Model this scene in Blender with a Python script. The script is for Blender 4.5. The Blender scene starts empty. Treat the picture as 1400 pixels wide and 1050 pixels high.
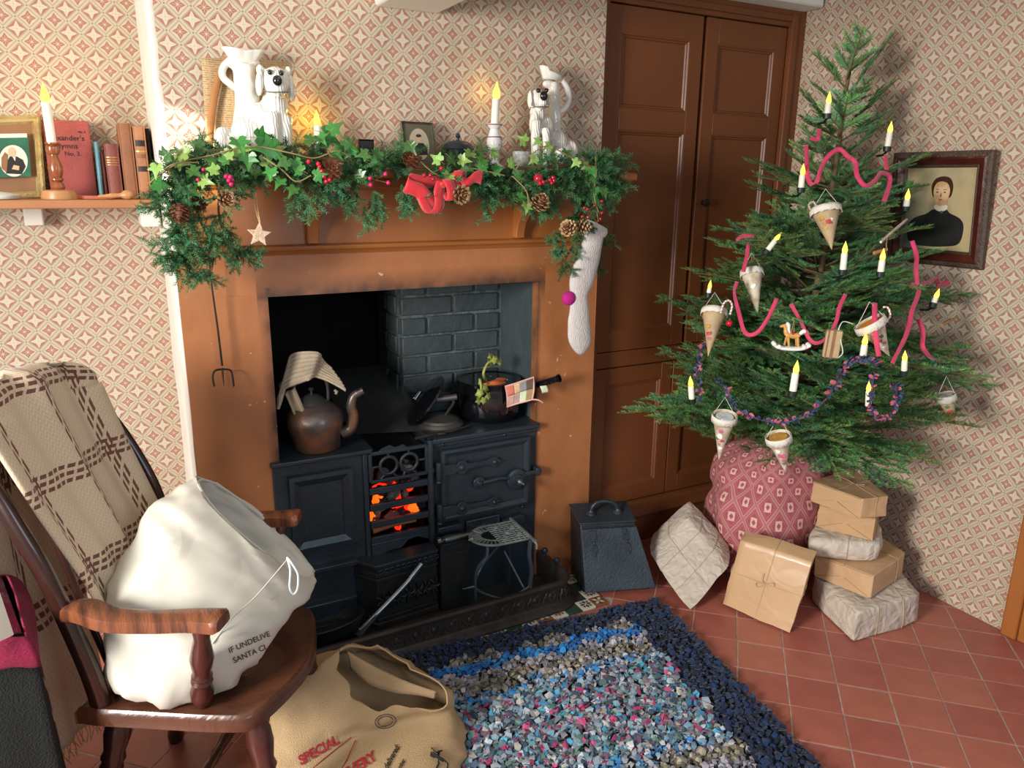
import bpy, bmesh, math, random
from mathutils import Vector, Matrix, noise, Euler
C0 = bpy.context.scene.collection
SC = bpy.context.scene
pi = math.pi
# ------------------------------------------------------------ camera
cam_d = bpy.data.cameras.new('camera'); cam = bpy.data.objects.new('camera', cam_d); C0.objects.link(cam)
cam_d.sensor_width = 36; cam_d.lens = 26.56; cam_d.clip_start = .02
def _cam():
    p, r, y = 0.26093693, 0.01076128, 0.49449251
    f = Vector((math.sin(y)*math.cos(p), math.cos(y)*math.cos(p), -math.sin(p)))
    ri = Vector((math.cos(y), -math.sin(y), 0)); up = ri.cross(f)
    r2 = math.cos(r)*ri+math.sin(r)*up; u2 = -math.sin(r)*ri+math.cos(r)*up
    m = Matrix((r2, u2, -f)).transposed().to_4x4(); m.translation = (0, 0, 1.54)
    cam.matrix_world = m
_cam(); SC.camera = cam
SC.view_settings.view_transform = 'Standard'; SC.view_settings.look = 'None'
SC.view_settings.gamma = 1; SC.view_settings.use_curve_mapping = False
SC.view_settings.exposure = 0.0
# ------------------------------------------------------------ world and lights
W = bpy.data.worlds.new('room_ambient'); SC.world = W; W.use_nodes = True
W.node_tree.nodes['Background'].inputs[0].default_value = (.82, .88, 1, 1)
W.node_tree.nodes['Background'].inputs[1].default_value = .27
def area(name, loc, target, sx, sy, power, col):
    l = bpy.data.lights.new(name, 'AREA'); l.shape = 'RECTANGLE'; l.size = sx; l.size_y = sy; l.energy = power; l.color = col
    o = bpy.data.objects.new(name, l); C0.objects.link(o); o.location = loc
    o.rotation_euler = (Vector(target)-Vector(loc)).to_track_quat('-Z', 'Y').to_euler(); return o
wl = area('window_daylight', (-2.1, .55, 1.62), (2.3, 1.75, .55), .75, .95, 108, (1, .965, .91)); wl.data.spread = math.radians(140)
area('window_sky', (1.0, -1.4, 1.9), (1.3, 2.2, .3), 1.2, 1.2, 24, (.74, .86, 1))
def spot(name, loc, target, power, ang, blend, col, r=.01):
    l = bpy.data.lights.new(name, 'SPOT'); l.energy = power; l.spot_size = math.radians(ang); l.spot_blend = blend; l.color = col; l.shadow_soft_size = r
    o = bpy.data.objects.new(name, l); C0.objects.link(o); o.location = loc
    o.rotation_euler = (Vector(target)-Vector(loc)).to_track_quat('-Z', 'Y').to_euler(); return o
spot('sunbeam', (-1.9, 1.0, 2.15), (.20, 2.40, 1.60), 1000, 6, .12, (1, .95, .85))
# ------------------------------------------------------------ materials
def lin(c):
    if isinstance(c, str):
        c = [int(c[i:i+2], 16)/255 for i in (0, 2, 4)]
        return tuple(x/12.92 if x <= .04045 else ((x+.055)/1.055)**2.4 for x in c)
    return c
def nn(nt, t, **k):
    n = nt.nodes.new(t)
    for a, b in k.items(): setattr(n, a, b)
    return n
def mx(nt, fac, a, b, blend='MIX'):
    n = nt.nodes.new('ShaderNodeMix'); n.data_type = 'RGBA'; n.blend_type = blend
    for i, s in ((0, fac), (6, a), (7, b)):
        if hasattr(s, 'is_linked') or hasattr(s, 'links'): nt.links.new(s, n.inputs[i])
        else: n.inputs[i].default_value = s if i == 0 else tuple(s)+(1,) if len(s) == 3 else s
    return n.outputs[2]
def mth(nt, op, a, b=None, c=None):
    n = nt.nodes.new('ShaderNodeMath'); n.operation = op
    for i, s in enumerate((a, b, c)):
        if s is None: continue
        if hasattr(s, 'links'): nt.links.new(s, n.inputs[i])
        else: n.inputs[i].default_value = s
    return n.outputs[0]
MATS = {}
def mat(name, col, rough=.6, metal=0, var=.15, sc=6, bump=0, bsc=60, col2=None, coat=0, sheen=0, emit=0, ecol=None, objvar=0, spec=.5, attr=None, stretch=None, thr=None, trans=0):
    m = bpy.data.materials.new(name); m.use_nodes = True; nt = m.node_tree; b = nt.nodes['Principled BSDF']; MATS[name] = m
    c = lin(col); tc = nn(nt, 'ShaderNodeTexCoord'); co = tc.outputs['Object']
    if stretch:
        mp = nn(nt, 'ShaderNodeMapping'); mp.inputs['Scale'].default_value = stretch; nt.links.new(co, mp.inputs[0]); co = mp.outputs[0]
    nz = nn(nt, 'ShaderNodeTexNoise'); nz.inputs['Scale'].default_value = sc; nz.inputs['Detail'].default_value = 5; nt.links.new(co, nz.inputs[0])
    rp = nn(nt, 'ShaderNodeMapRange'); lo, hi = thr or (.3, .7)
    rp.inputs[1].default_value = lo; rp.inputs[2].default_value = hi; nt.links.new(nz.outputs[0], rp.inputs[0])
    c2 = lin(col2) if col2 else tuple(min(1, x*(1+var)) for x in c)
    c1 = c if col2 else tuple(x*(1-var) for x in c)
    out = mx(nt, rp.outputs[0], c1, c2)
    if attr:
        at = nn(nt, 'ShaderNodeAttribute', attribute_name=attr); out = mx(nt, 1.0, at.outputs[0], out, 'MULTIPLY')
    if objvar:
        oi = nn(nt, 'ShaderNodeObjectInfo'); hs = nn(nt, 'ShaderNodeHueSaturation')
        v = mth(nt, 'MULTIPLY_ADD', oi.outputs['Random'], objvar*2, 1-objvar); nt.links.new(v, hs.inputs['Value'])
        v2 = mth(nt, 'MULTIPLY_ADD', oi.outputs['Random'], objvar*.1, .5-objvar*.05); nt.links.new(v2, hs.inputs['Hue'])
        nt.links.new(out, hs.inputs['Color']); out = hs.outputs[0]
    nt.links.new(out, b.inputs['Base Color'])
    b.inputs['Roughness'].default_value = rough; b.inputs['Metallic'].default_value = metal; b.inputs['Specular IOR Level'].default_value = spec
    b.inputs['Coat Weight'].default_value = coat; b.inputs['Sheen Weight'].default_value = sheen; b.inputs['Transmission Weight'].default_value = trans
    if emit: b.inputs['Emission Color'].default_value = tuple(lin(ecol or col))+(1,); b.inputs['Emission Strength'].default_value = emit
    if bump:
        n2 = nn(nt, 'ShaderNodeTexNoise'); n2.inputs['Scale'].default_value = bsc; n2.inputs['Detail'].default_value = 4; nt.links.new(co, n2.inputs[0])
        bp = nn(nt, 'ShaderNodeBump'); bp.inputs['Strength'].default_value = bump; bp.inputs['Distance'].default_value = .01
        nt.links.new(n2.outputs[0], bp.inputs['Height']); nt.links.new(bp.outputs[0], b.inputs['Normal'])
    return m
# ------------------------------------------------------------ geometry
def V(*a): return Vector(a[0] if len(a) == 1 else a)
def crom(pts, n, closed=False):
    P = [Vector(p) for p in pts]; N = len(P); out = []
    segs = N if closed else N-1
    for i in range(segs):
        g = (lambda k: P[k % N]) if closed else (lambda k: P[max(0, min(N-1, k))])
        a, b, c, d = g(i-1), g(i), g(i+1), g(i+2)
        for j in range(n):
            t = j/n; out.append(.5*((2*b)+(c-a)*t+(2*a-5*b+4*c-d)*t*t+(3*b-a-3*c+d)*t**3))
    if not closed: out.append(P[-1].copy())
    return out
class G:
    def __init__(s): s.v = []; s.f = []; s.m = []; s.uv = {}; s.col = None
    def add(s, vs, fs, m=0):
        o = len(s.v); s.v += [tuple(p) for p in vs]; s.f += [tuple(i+o for i in f) for f in fs]; s.m += [m]*len(fs); return s
    def box(s, x0, x1, y0, y1, z0, z1, m=0):
        return s.add([(x, y, z) for z in (z0, z1) for y in (y0, y1) for x in (x0, x1)], [(0, 2, 3, 1), (4, 5, 7, 6), (0, 1, 5, 4), (1, 3, 7, 5), (3, 2, 6, 7), (2, 0, 4, 6)], m)
    def hexa(s, b, t, m=0):     # b,t: four points each, same winding (ccw from above)
        return s.add(list(b)+list(t), [(3, 2, 1, 0), (4, 5, 6, 7), (0, 1, 5, 4), (1, 2, 6, 5), (2, 3, 7, 6), (3, 0, 4, 7)], m)
    def tube(s, pts, r, n=8, m=0, closed=False, flat=1, up=None, caps=True):
        P = [Vector(p) for p in pts]; N = len(P); R = r if isinstance(r, (list, tuple)) else [r]*N
        vs = []; nr = None
        for i in range(N):
            a = P[(i-1) % N] if closed or i else P[0]; b = P[(i+1) % N] if closed or i < N-1 else P[-1]
            t = (b-a).normalized() if (b-a).length > 1e-9 else Vector((0, 0, 1))
            if up: nr = Vector(up) - t*t.dot(Vector(up))
            elif nr is None: nr = t.orthogonal()
            else: nr = nr-t*t.dot(nr)
            if nr.length < 1e-6: nr = t.orthogonal()
            nr.normalize(); bn = t.cross(nr)
            for k in range(n):
                an = 2*pi*k/n; vs.append(P[i]+(nr*math.cos(an)*flat+bn*math.sin(an))*R[i])
        fs = []
        for i in range(N if closed else N-1):
            j = (i+1) % N
            for k in range(n): fs.append((i*n+k, i*n+(k+1) % n, j*n+(k+1) % n, j*n+k))
        if not closed and caps: fs += [tuple(range(n))[::-1], tuple((N-1)*n+k for k in range(n))]
        return s.add(vs, fs, m)
    def lathe(s, prof, c=(0, 0, 0), n=32, m=0, M=None, caps=True):
        vs = []; c = Vector(c)
        for r, z in prof:
            for k in range(n):
                p = Vector((r*math.cos(2*pi*k/n), r*math.sin(2*pi*k/n), z)); p = (M @ p if M else p)+c; vs.append(p)
        fs = []
        for i in range(len(prof)-1):
            for k in range(n): fs.append((i*n+k, i*n+(k+1) % n, (i+1)*n+(k+1) % n, (i+1)*n+k))
        if caps:
            if prof[0][0] > 1e-5: fs.append(tuple(range(n))[::-1])
            if prof[-1][0] > 1e-5: fs.append(tuple((len(prof)-1)*n+k for k in range(n)))
        return s.add(vs, fs, m)
    def prism(s, poly, a, b, ax='y', m=0):   # poly: 2-D, the other two axes in order
        def q(p, t): return {'x': (t, p[0], p[1]), 'y': (p[0], t, p[1]), 'z': (p[0], p[1], t)}[ax]
        n = len(poly); vs = [q(p, a) for p in poly]+[q(p, b) for p in poly]
        fs = [tuple(range(n)), tuple(range(2*n-1, n-1, -1))]+[(i, i+n, (i+1) % n+n, (i+1) % n) for i in range(n)]
        return s.add(vs, fs, m)
    def grid(s, fn, nu, nv, cu=False, m=0, uv=True):
        o = len(s.v)
        for j in range(nv+1):
            for i in range(nu if cu else nu+1): s.v.append(tuple(fn(i/nu, j/nv)))
        w = nu if cu else nu+1
        for j in range(nv):
            for i in range(nu):
                a, b = o+j*w+i, o+j*w+(i+1) % w
                if uv: s.uv[len(s.f)] = [(i/nu, j/nv), ((i+1)/nu, j/nv), ((i+1)/nu, (j+1)/nv), (i/nu, (j+1)/nv)]
                s.f.append((a, b, b+w, a+w)); s.m.append(m)
        return s
    def ball(s, c, r, M=None, nu=16, nv=10, m=0, nz=0, seed=0, ns=3):
        c = Vector(c); r = Vector((r, r, r)) if not hasattr(r, '__len__') else Vector(r); vs = []; fs = []
        for j in range(nv+1):
            for i in range(nu):
                th = pi*j/nv; ph = 2*pi*i/nu
                d = Vector((math.sin(th)*math.cos(ph), math.sin(th)*math.sin(ph), math.cos(th)))
                k = 1+nz*noise.noise(d*ns+Vector((seed*7.1, seed*3.3, seed))) if nz else 1
                p = Vector((d.x*r.x, d.y*r.y, d.z*r.z))*k
                vs.append((M @ p if M else p)+c)
        for j in range(nv):
            for i in range(nu): fs.append((j*nu+i, (j+1)*nu+i, (j+1)*nu+(i+1) % nu, j*nu+(i+1) % nu))
        return s.add(vs, fs, m)
    def xf(s, M, i0=0):
        for i in range(i0, len(s.v)): s.v[i] = tuple(M @ Vector(s.v[i]))
        return s
def mesh(name, g, mats, ang=.7, weld=0):
    me = bpy.data.meshes.new(name); me.from_pydata(g.v, [], g.f)
    for m in (mats if isinstance(mats, (list, tuple)) else [mats]): me.materials.append(MATS[m] if isinstance(m, str) else m)
    me.polygons.foreach_set('material_index', g.m)
    if g.uv:
        ul = me.uv_layers.new(name='UVMap'); 
        for fi, uvs in g.uv.items():
            ls = me.polygons[fi].loop_start
            for k, q in enumerate(uvs): ul.data[ls+k].uv = q
    if g.col:
        ca = me.color_attributes.new('tint', 'FLOAT_COLOR', 'POINT')
        flat = []
        for c in g.col: flat += [c[0], c[1], c[2], 1]
        ca.data.foreach_set('color', flat)
    if weld:
        bm = bmesh.new(); bm.from_mesh(me); bmesh.ops.remove_doubles(bm, verts=bm.verts, dist=weld); bmesh.ops.recalc_face_normals(bm, faces=bm.faces); bm.to_mesh(me); bm.free()
    me.update()
    if ang: me.shade_smooth(); me.set_sharp_from_angle(angle=ang)
    return me
def link(name, me, parent=None):
    o = bpy.data.objects.new(name, me); C0.objects.link(o)
    if parent:
        o.parent = parent; o.matrix_parent_inverse = _world(parent).inverted()
    return o
def _world(o):
    m = o.matrix_basis.copy()
    if o.parent: m = _world(o.parent) @ o.matrix_parent_inverse @ m
    return m
def obj(name, g, mats, parent=None, bevel=0, solid=0, sub=0, ang=.7, label=None, weld=0, kind=None, segs=2):
    o = link(name, mesh(name, g, mats, ang, weld), parent)
    if sub: q = o.modifiers.new('s', 'SUBSURF'); q.levels = q.render_levels = sub
    if solid: q = o.modifiers.new('t', 'SOLIDIFY'); q.thickness = abs(solid); q.offset = 0
    if bevel: q = o.modifiers.new('b', 'BEVEL'); q.width = bevel; q.segments = segs; q.limit_method = 'ANGLE'; q.angle_limit = .6
    if label: o['label'] = label
    if kind: o['kind'] = kind
    return o
def thing(name, label, cat, loc=(0, 0, 0), group=None, rz=0):
    o = bpy.data.objects.new(name, None); C0.objects.link(o); o.location = loc; o.rotation_euler[2] = rz; o.empty_display_size = .05
    return tag(o, label, cat, group)
def tag(o, label, cat, group=None):
    o['label'] = label; o['category'] = cat
    if group: o['group'] = group
    return o
def struct(name, g, mats, label=None, cat=None, **k):
    o = obj(name, g, mats, **k); o['kind'] = 'structure'
    if label: o['label'] = label
    if cat: o['category'] = cat
    return o
def copy_tree(o, parent=None):
    c = o.copy(); C0.objects.link(c); c.parent = parent
    for ch in list(o.children): copy_tree(ch, c)
    return c
def rot(axis_from, axis_to):
    return Vector(axis_from).normalized().rotation_difference(Vector(axis_to).normalized()).to_matrix()
def rng(s): return random.Random(s)
def wob(p, s, sc=5, seed=0): return noise.noise(Vector(p)*sc+Vector((seed*3.7, seed, -seed)))*s
def voxel(name, g, m, parent, vox=.004, smooth=6, label=None, ang=None, bumpfn=None):
    o = link(name, mesh(name, g, m, 3.2), parent)
    q = o.modifiers.new('r', 'REMESH'); q.mode = 'VOXEL'; q.voxel_size = vox; q.use_smooth_shade = True
    q = o.modifiers.new('c', 'SMOOTH'); q.factor = .5; q.iterations = smooth
    if label: o['label'] = label
    return o

# ------------------------------------------------------------ wallpaper
def wallpaper(name, ua, phase=(0.221, 1.961), p=.0675):
    m = bpy.data.materials.new(name); m.use_nodes = True; nt = m.node_tree; b = nt.nodes['Principled BSDF']; MATS[name] = m
    tc = nn(nt, 'ShaderNodeTexCoord'); se = nn(nt, 'ShaderNodeSeparateXYZ'); nt.links.new(tc.outputs['Object'], se.inputs[0])
    u = mth(nt, 'DIVIDE', mth(nt, 'SUBTRACT', se.outputs[ua], phase[0]), p); v = mth(nt, 'DIVIDE', mth(nt, 'SUBTRACT', se.outputs[2], phase[1]), p)
    A = mth(nt, 'ADD', u, v); B = mth(nt, 'SUBTRACT', u, v)
    ra = mth(nt, 'ROUND', A); rb = mth(nt, 'ROUND', B)
    la = mth(nt, 'SUBTRACT', A, ra); lb = mth(nt, 'SUBTRACT', B, rb)
    par = mth(nt, 'ABSOLUTE', mth(nt, 'MODULO', mth(nt, 'ADD', ra, rb), 2.0))
    ma = mth(nt, 'MAXIMUM', mth(nt, 'ABSOLUTE', la), mth(nt, 'ABSOLUTE', lb))
    r = mth(nt, 'SQRT', mth(nt, 'ADD', mth(nt, 'MULTIPLY', la, la), mth(nt, 'MULTIPLY', lb, lb)))
    th = mth(nt, 'ARCTAN2', lb, la); s2 = mth(nt, 'ABSOLUTE', mth(nt, 'SINE', mth(nt, 'MULTIPLY', th, 2.0)))
    c4 = mth(nt, 'ABSOLUTE', mth(nt, 'COSINE', mth(nt, 'MULTIPLY', th, 4.0)))
    def lt(a, k): return mth(nt, 'LESS_THAN', a, k)
    def gt(a, k): return mth(nt, 'GREATER_THAN', a, k)
    cream = lin('c8bda9'); band = lin('b3a792'); pink = lin('a46f60'); edge = lin('7f7460'); pale = lin('cdc4b2')
    # flower A: cream four-petal flower on pink
    RA = mth(nt, 'MULTIPLY_ADD', mth(nt, 'POWER', s2, 1.3), .27, .13)
    mi = mth(nt, 'MINIMUM', mth(nt, 'ABSOLUTE', la), mth(nt, 'ABSOLUTE', lb)); df = mth(nt, 'SUBTRACT', ma, mi)
    fa = mth(nt, 'LESS_THAN', ma, mth(nt, 'MULTIPLY_ADD', mi, .42, .205)); vein = mth(nt, 'MULTIPLY', lt(mth(nt, 'ABSOLUTE', mth(nt, 'SUBTRACT', s2, 1.0)), .01), mth(nt, 'MULTIPLY', lt(r, .26), gt(r, .07)))
    ca = mx(nt, mth(nt, 'MULTIPLY', vein, .35), mx(nt, fa, pink, pale), lin('8fa09a'))
    ca = mx(nt, lt(r, .035), ca, lin('9aa79c'))
    # flower B: pink star on cream
    RB = mth(nt, 'MULTIPLY_ADD', mth(nt, 'POWER', s2, 1.2), .17, mth(nt, 'MULTIPLY_ADD', c4, .05, .20))
    fb = mth(nt, 'LESS_THAN', ma, mth(nt, 'MULTIPLY_ADD', mi, .26, .225))
    ve = mth(nt, 'MULTIPLY', lt(mi, .012), lt(r, .19)); ve2 = mth(nt, 'MULTIPLY', lt(df, .014), lt(r, .26))
    cb = mx(nt, mth(nt, 'MAXIMUM', mth(nt, 'MAXIMUM', ve, ve2), lt(r, .05)), mx(nt, fb, cream, pink), pale)
    inner = mx(nt, par, ca, cb)
    # pink outline on A cells only
    frameA = mth(nt, 'MULTIPLY', mth(nt, 'MULTIPLY', gt(ma, .32), lt(ma, .37)), mth(nt, 'SUBTRACT', 1.0, par))
    lattice = mx(nt, gt(ma, .435), band, cream)
    lattice = mx(nt, mth(nt, 'MULTIPLY', mth(nt, 'MULTIPLY', gt(ma, .405), lt(ma, .435)), .75), lattice, edge)
    lattice = mx(nt, mth(nt, 'MULTIPLY', gt(ma, .487), .35), lattice, edge)
    col = mx(nt, gt(ma, .36), inner, lattice)
    col = mx(nt, frameA, col, pink)
    # small grey dot at the crossings
    qa = mth(nt, 'SUBTRACT', .5, mth(nt, 'ABSOLUTE', la)); qb = mth(nt, 'SUBTRACT', .5, mth(nt, 'ABSOLUTE', lb))
    dd = mth(nt, 'SQRT', mth(nt, 'ADD', mth(nt, 'MULTIPLY', qa, qa), mth(nt, 'MULTIPLY', qb, qb)))
    col = mx(nt, lt(dd, .05), col, lin('6f7468'))
    nz = nn(nt, 'ShaderNodeTexNoise'); nz.inputs['Scale'].default_value = 3; nz.inputs['Detail'].default_value = 4; nt.links.new(tc.outputs['Object'], nz.inputs[0])
    col = mx(nt, mth(nt, 'MULTIPLY', nz.outputs[0], .22), col, lin('b98f63'))
    nt.links.new(col, b.inputs['Base Color']); b.inputs['Roughness'].default_value = .8; b.inputs['Specular IOR Level'].default_value = .2
    n2 = nn(nt, 'ShaderNodeTexNoise'); n2.inputs['Scale'].default_value = 9; n2.inputs['Detail'].default_value = 3; nt.links.new(tc.outputs['Object'], n2.inputs[0])
    bp = nn(nt, 'ShaderNodeBump'); bp.inputs['Strength'].default_value = .35; bp.inputs['Distance'].default_value = .03
    nt.links.new(n2.outputs[0], bp.inputs['Height']); nt.links.new(bp.outputs[0], b.inputs['Normal'])
    return m
wallpaper('paper_x', 0); wallpaper('paper_y', 1, (1.521, 1.650))
wallpaper('paper_alcove', 0, (.121, 2.035))
mat('plaster_white', 'ddd6ca', .85, var=.06, sc=7, bump=.35, bsc=14)
mat('ceiling_white', 'e6e4dc', .8, var=.04, sc=3, bump=.1, bsc=20)
mat('grout', 'a89c90', .9, var=.25, sc=30, bump=.2, bsc=150)
mat('quarry', 'a65f50', .37, var=.10, sc=9, bump=.12, bsc=30, objvar=.08, spec=.5)
mat('strip_tile', 'a2695b', .6, var=.1, sc=12, bump=.15, bsc=60)
mat('orange_paint', 'ab6d42', .42, var=.1, sc=5, bump=.35, bsc=11)
def soot_edge(nm):
    nt = MATS[nm].node_tree; b = nt.nodes['Principled BSDF']; src = b.inputs['Base Color'].links[0].from_socket; tc = nn(nt, 'ShaderNodeTexCoord'); se = nn(nt, 'ShaderNodeSeparateXYZ'); nt.links.new(tc.outputs['Object'], se.inputs[0])
    nz = nn(nt, 'ShaderNodeTexNoise'); nz.inputs['Scale'].default_value = 14; nz.inputs['Detail'].default_value = 6; nt.links.new(tc.outputs['Object'], nz.inputs[0])
    def band(x, c, w): return mth(nt, 'MAXIMUM', 0.0, mth(nt, 'SUBTRACT', 1.0, mth(nt, 'DIVIDE', mth(nt, 'ABSOLUTE', mth(nt, 'SUBTRACT', x, c)), w)))
    inx = mth(nt, 'MULTIPLY', mth(nt, 'GREATER_THAN', se.outputs[0], .40), mth(nt, 'LESS_THAN', se.outputs[0], 1.42)); lo = mth(nt, 'LESS_THAN', se.outputs[2], 1.22)
    top = mth(nt, 'MULTIPLY', band(se.outputs[2], 1.19, .07), inx); side = mth(nt, 'MULTIPLY', mth(nt, 'MAXIMUM', band(se.outputs[0], .432, .035), mth(nt, 'MULTIPLY', band(se.outputs[0], 1.392, .016), .7)), lo)
    f = mth(nt, 'MULTIPLY', mth(nt, 'MAXIMUM', top, side), mth(nt, 'MULTIPLY', nz.outputs[0], 1.7)); f = mth(nt, 'MINIMUM', f, .9)
    out = mx(nt, f, src, lin('3b2c26')); n2 = nn(nt, 'ShaderNodeTexNoise'); n2.inputs['Scale'].default_value = 38; n2.inputs['Detail'].default_value = 3; nt.links.new(tc.outputs['Object'], n2.inputs[0])
    ch = mth(nt, 'GREATER_THAN', n2.outputs[0], .735); nt.links.new(mx(nt, mth(nt, 'MULTIPLY', ch, .6), out, lin('d8c4ac')), b.inputs['Base Color'])
soot_edge('orange_paint')
mat('orange_wood', 'a2622f', .36, var=.08, sc=4, bump=.12, bsc=14)
mat('door_paint', '6e3e20', .42, var=.09, sc=3, bump=.1, bsc=18)
mat('plinth_paint', '6b3f28', .4, var=.12, sc=5, bump=.1, bsc=20)
mat('soot', '0c0c0d', .9, var=.3, sc=10, bump=.3, bsc=30, spec=.2)
mat('soot_grey', '2a2c2c', .85, var=.35, sc=6, bump=.5, bsc=25, spec=.3)
mat('brick_grey', '3f494b', .6, var=.16, sc=14, bump=.35, bsc=40, objvar=.12)
mat('mortar_grey', '57605f', .85, var=.3, sc=20, bump=.6, bsc=70, thr=(.4, .6))
mat('hearth_stone', '2c2b29', .7, var=.3, sc=9, bump=.3, bsc=50)
# ------------------------------------------------------------ floor with diagonal quarry tiles
g = G(); g.box(-1.5, 2.85, -.9, 3.1, -.1, -.0016); floor = struct('floor', g, 'grout', ang=0)
TO = Vector((1.8034, 1.6660)); ty = -0.76387; TU = Vector((math.cos(ty), math.sin(ty))); TV = Vector((math.sin(ty), -math.cos(ty))); TS = .15298
HX0, HX1, HY0 = .30, 1.545, 2.035
def clip(poly, a, b, c):    # keep a*x+b*y<=c
    out = []
    for i in range(len(poly)):
        p, q = poly[i], poly[(i+1) % len(poly)]; dp, dq = a*p[0]+b*p[1]-c, a*q[0]+b*q[1]-c
        if dp <= 0: out.append(p)
        if dp*dq < 0: t = dp/(dp-dq); out.append((p[0]+(q[0]-p[0])*t, p[1]+(q[1]-p[1])*t))
    return out
def tile_poly(g, poly, z1, z0=-.006, bv=.0022, m=0):
    n = len(poly); cx = sum(p[0] for p in poly)/n; cy = sum(p[1] for p in poly)/n
    def ins(p, d): v = Vector((p[0]-cx, p[1]-cy)); L = v.length; v = v*(max(0, L-d)/L); return (cx+v.x, cy+v.y)
    vs = [(p[0], p[1], z0) for p in poly]+[(p[0], p[1], z1-bv*.5) for p in poly]+[ins(p, bv*1.5)+(z1,) for p in poly]
    fs = [tuple(range(2*n, 3*n))]
    for k in (0, 1): fs += [(k*n+i, k*n+(i+1) % n, (k+1)*n+(i+1) % n, (k+1)*n+i) for i in range(n)]
    return g.add(vs, fs, m)
h = TS/2-.0018; base = [(-h, -h), (h, -h), (h, h), (-h, h)]
gt_ = G(); tile_poly(gt_, base, 0); tile_me = mesh('tile', gt_, 'quarry', 0)
R = rng(5); rest = G(); nt_ = 0
for i in range(-16, 14):
    for j in range(-14, 20):
        c = TO+TS*((i+.5)*TU+(j+.5)*TV)
        P = [tuple(c+a*TU+b*TV) for a, b in base][::-1]
        P0 = list(P)
        if c.x < -.75 or c.y < .55 or c.x > 2.8 or c.y > 3.0: continue
        P = clip(P, 1, 0, 2.699); 
        if c.x > HX0: P = clip(P, 0, 1, HY0) if c.x < HX1 else P
        if c.y > HY0: P = clip(P, -1, 0, -HX1) if c.x > 1 else clip(P, 1, 0, HX0) if c.x > HX0-.1 and c.y > HY0+.1 else P
        if c.x > HX1-.1: P = clip(P, 0, 1, 2.43)
        else: P = clip(P, 0, 1, 2.84)
        if len(P) < 3: continue
        ar = abs(sum(P[k][0]*P[(k+1) % len(P)][1]-P[(k+1) % len(P)][0]*P[k][1] for k in range(len(P))))/2
        if ar < .0004: continue
        z = R.uniform(-.0008, .0008)
        vis = c.y > .9 and c.x > -.35
        if len(P) == 4 and P == P0:
            if not vis or nt_ > 285: 
                tile_poly(rest, P, z); continue
            o = link('tile', tile_me, floor); o.location = (c.x, c.y, z)
            o.rotation_euler = (R.uniform(-.003, .003), R.uniform(-.003, .003), math.atan2(TU.y, TU.x)+R.uniform(-.006, .006)); nt_ += 1
        elif vis and nt_ <= 285:
            q = G(); tile_poly(q, P, z); obj('tile', q, 'quarry', floor, ang=0); nt_ += 1
        else: tile_poly(rest, P, z)
obj('tile', rest, 'quarry', floor, ang=0, kind='stuff')
# hearth slab, plain red strip and patterned tile border
g = G(); g.box(HX0, HX1-.06, HY0+.058, 2.40, -.01, .004); g.box(.425, 1.405, 2.40, 3.0, -.01, .004); hearth = struct('hearth', g, 'hearth_stone', 'dark stone hearth slab under the black range', 'hearth', bevel=.002)
q = 0; x = HX0
while x < HX1-.01:
    x2 = min(x+.152, HX1-.002); g = G(); tile_poly(g, [(x, HY0), (x, HY0+.03), (x2-.002, HY0+.03), (x2-.002, HY0)][::-1], .002); obj('strip_tile', g, 'strip_tile', hearth, ang=0); x = x2
mat('tile_white', 'cfc9b6', .35, var=.06, sc=40); mat('tile_green', '2f4a3c', .35, var=.15, sc=20); mat('tile_brown', '8a5a38', .4, var=.15, sc=30); mat('tile_blackish', '2a2a28', .4, var=.2)
def enc(x, y, s, k):
    g = G(); tile_poly(g, [(x, y), (x+s-.002, y), (x+s-.002, y+s-.002), (x, y+s-.002)], .006, m=0)
    o = obj('patterned_tile', g, [('tile_white', 'tile_green', 'tile_white', 'tile_brown')[k % 4]], hearth, ang=0)
    if k % 4 == 1: return
    g = G(); c = (x+s/2, y+s/2)
    for a in range(4):
        an = a*pi/2+(pi/4 if k % 2 else 0); L = s*.42
        pts = [(c[0]+L*t*math.cos(an)-w*L*math.sin(an), c[1]+L*t*math.sin(an)+w*L*math.cos(an)) for t, w in ((.08, 0), (.5, .26), (1, 0), (.5, -.26))]
        g.add([(p[0], p[1], .0064) for p in pts], [(0, 3, 2, 1)[::-1], ], 0)
        pts = [(c[0]+L*.9*math.cos(an+pi/4+t), c[1]+L*.9*math.sin(an+pi/4+t)) for t in (-.25, 0, .25)]
        g.add([(p[0], p[1], .0064) for p in pts]+[(c[0]+L*.35*math.cos(an+pi/4), c[1]+L*.35*math.sin(an+pi/4), .0064)], [(0, 1, 2, 3)], 1)
    obj('motif', g, [('tile_brown', 'tile_white', 'tile_green', 'tile_white')[k % 4], 'tile_green'], o, ang=0)
k = 0; x = HX0+.01
while x < HX1-.06: enc(x, HY0+.033, .062, k); k += 1; x += .062
for yy in range(5): enc(HX1-.062, HY0+.033+.062*yy+.0, .062, k); k += 1
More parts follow.
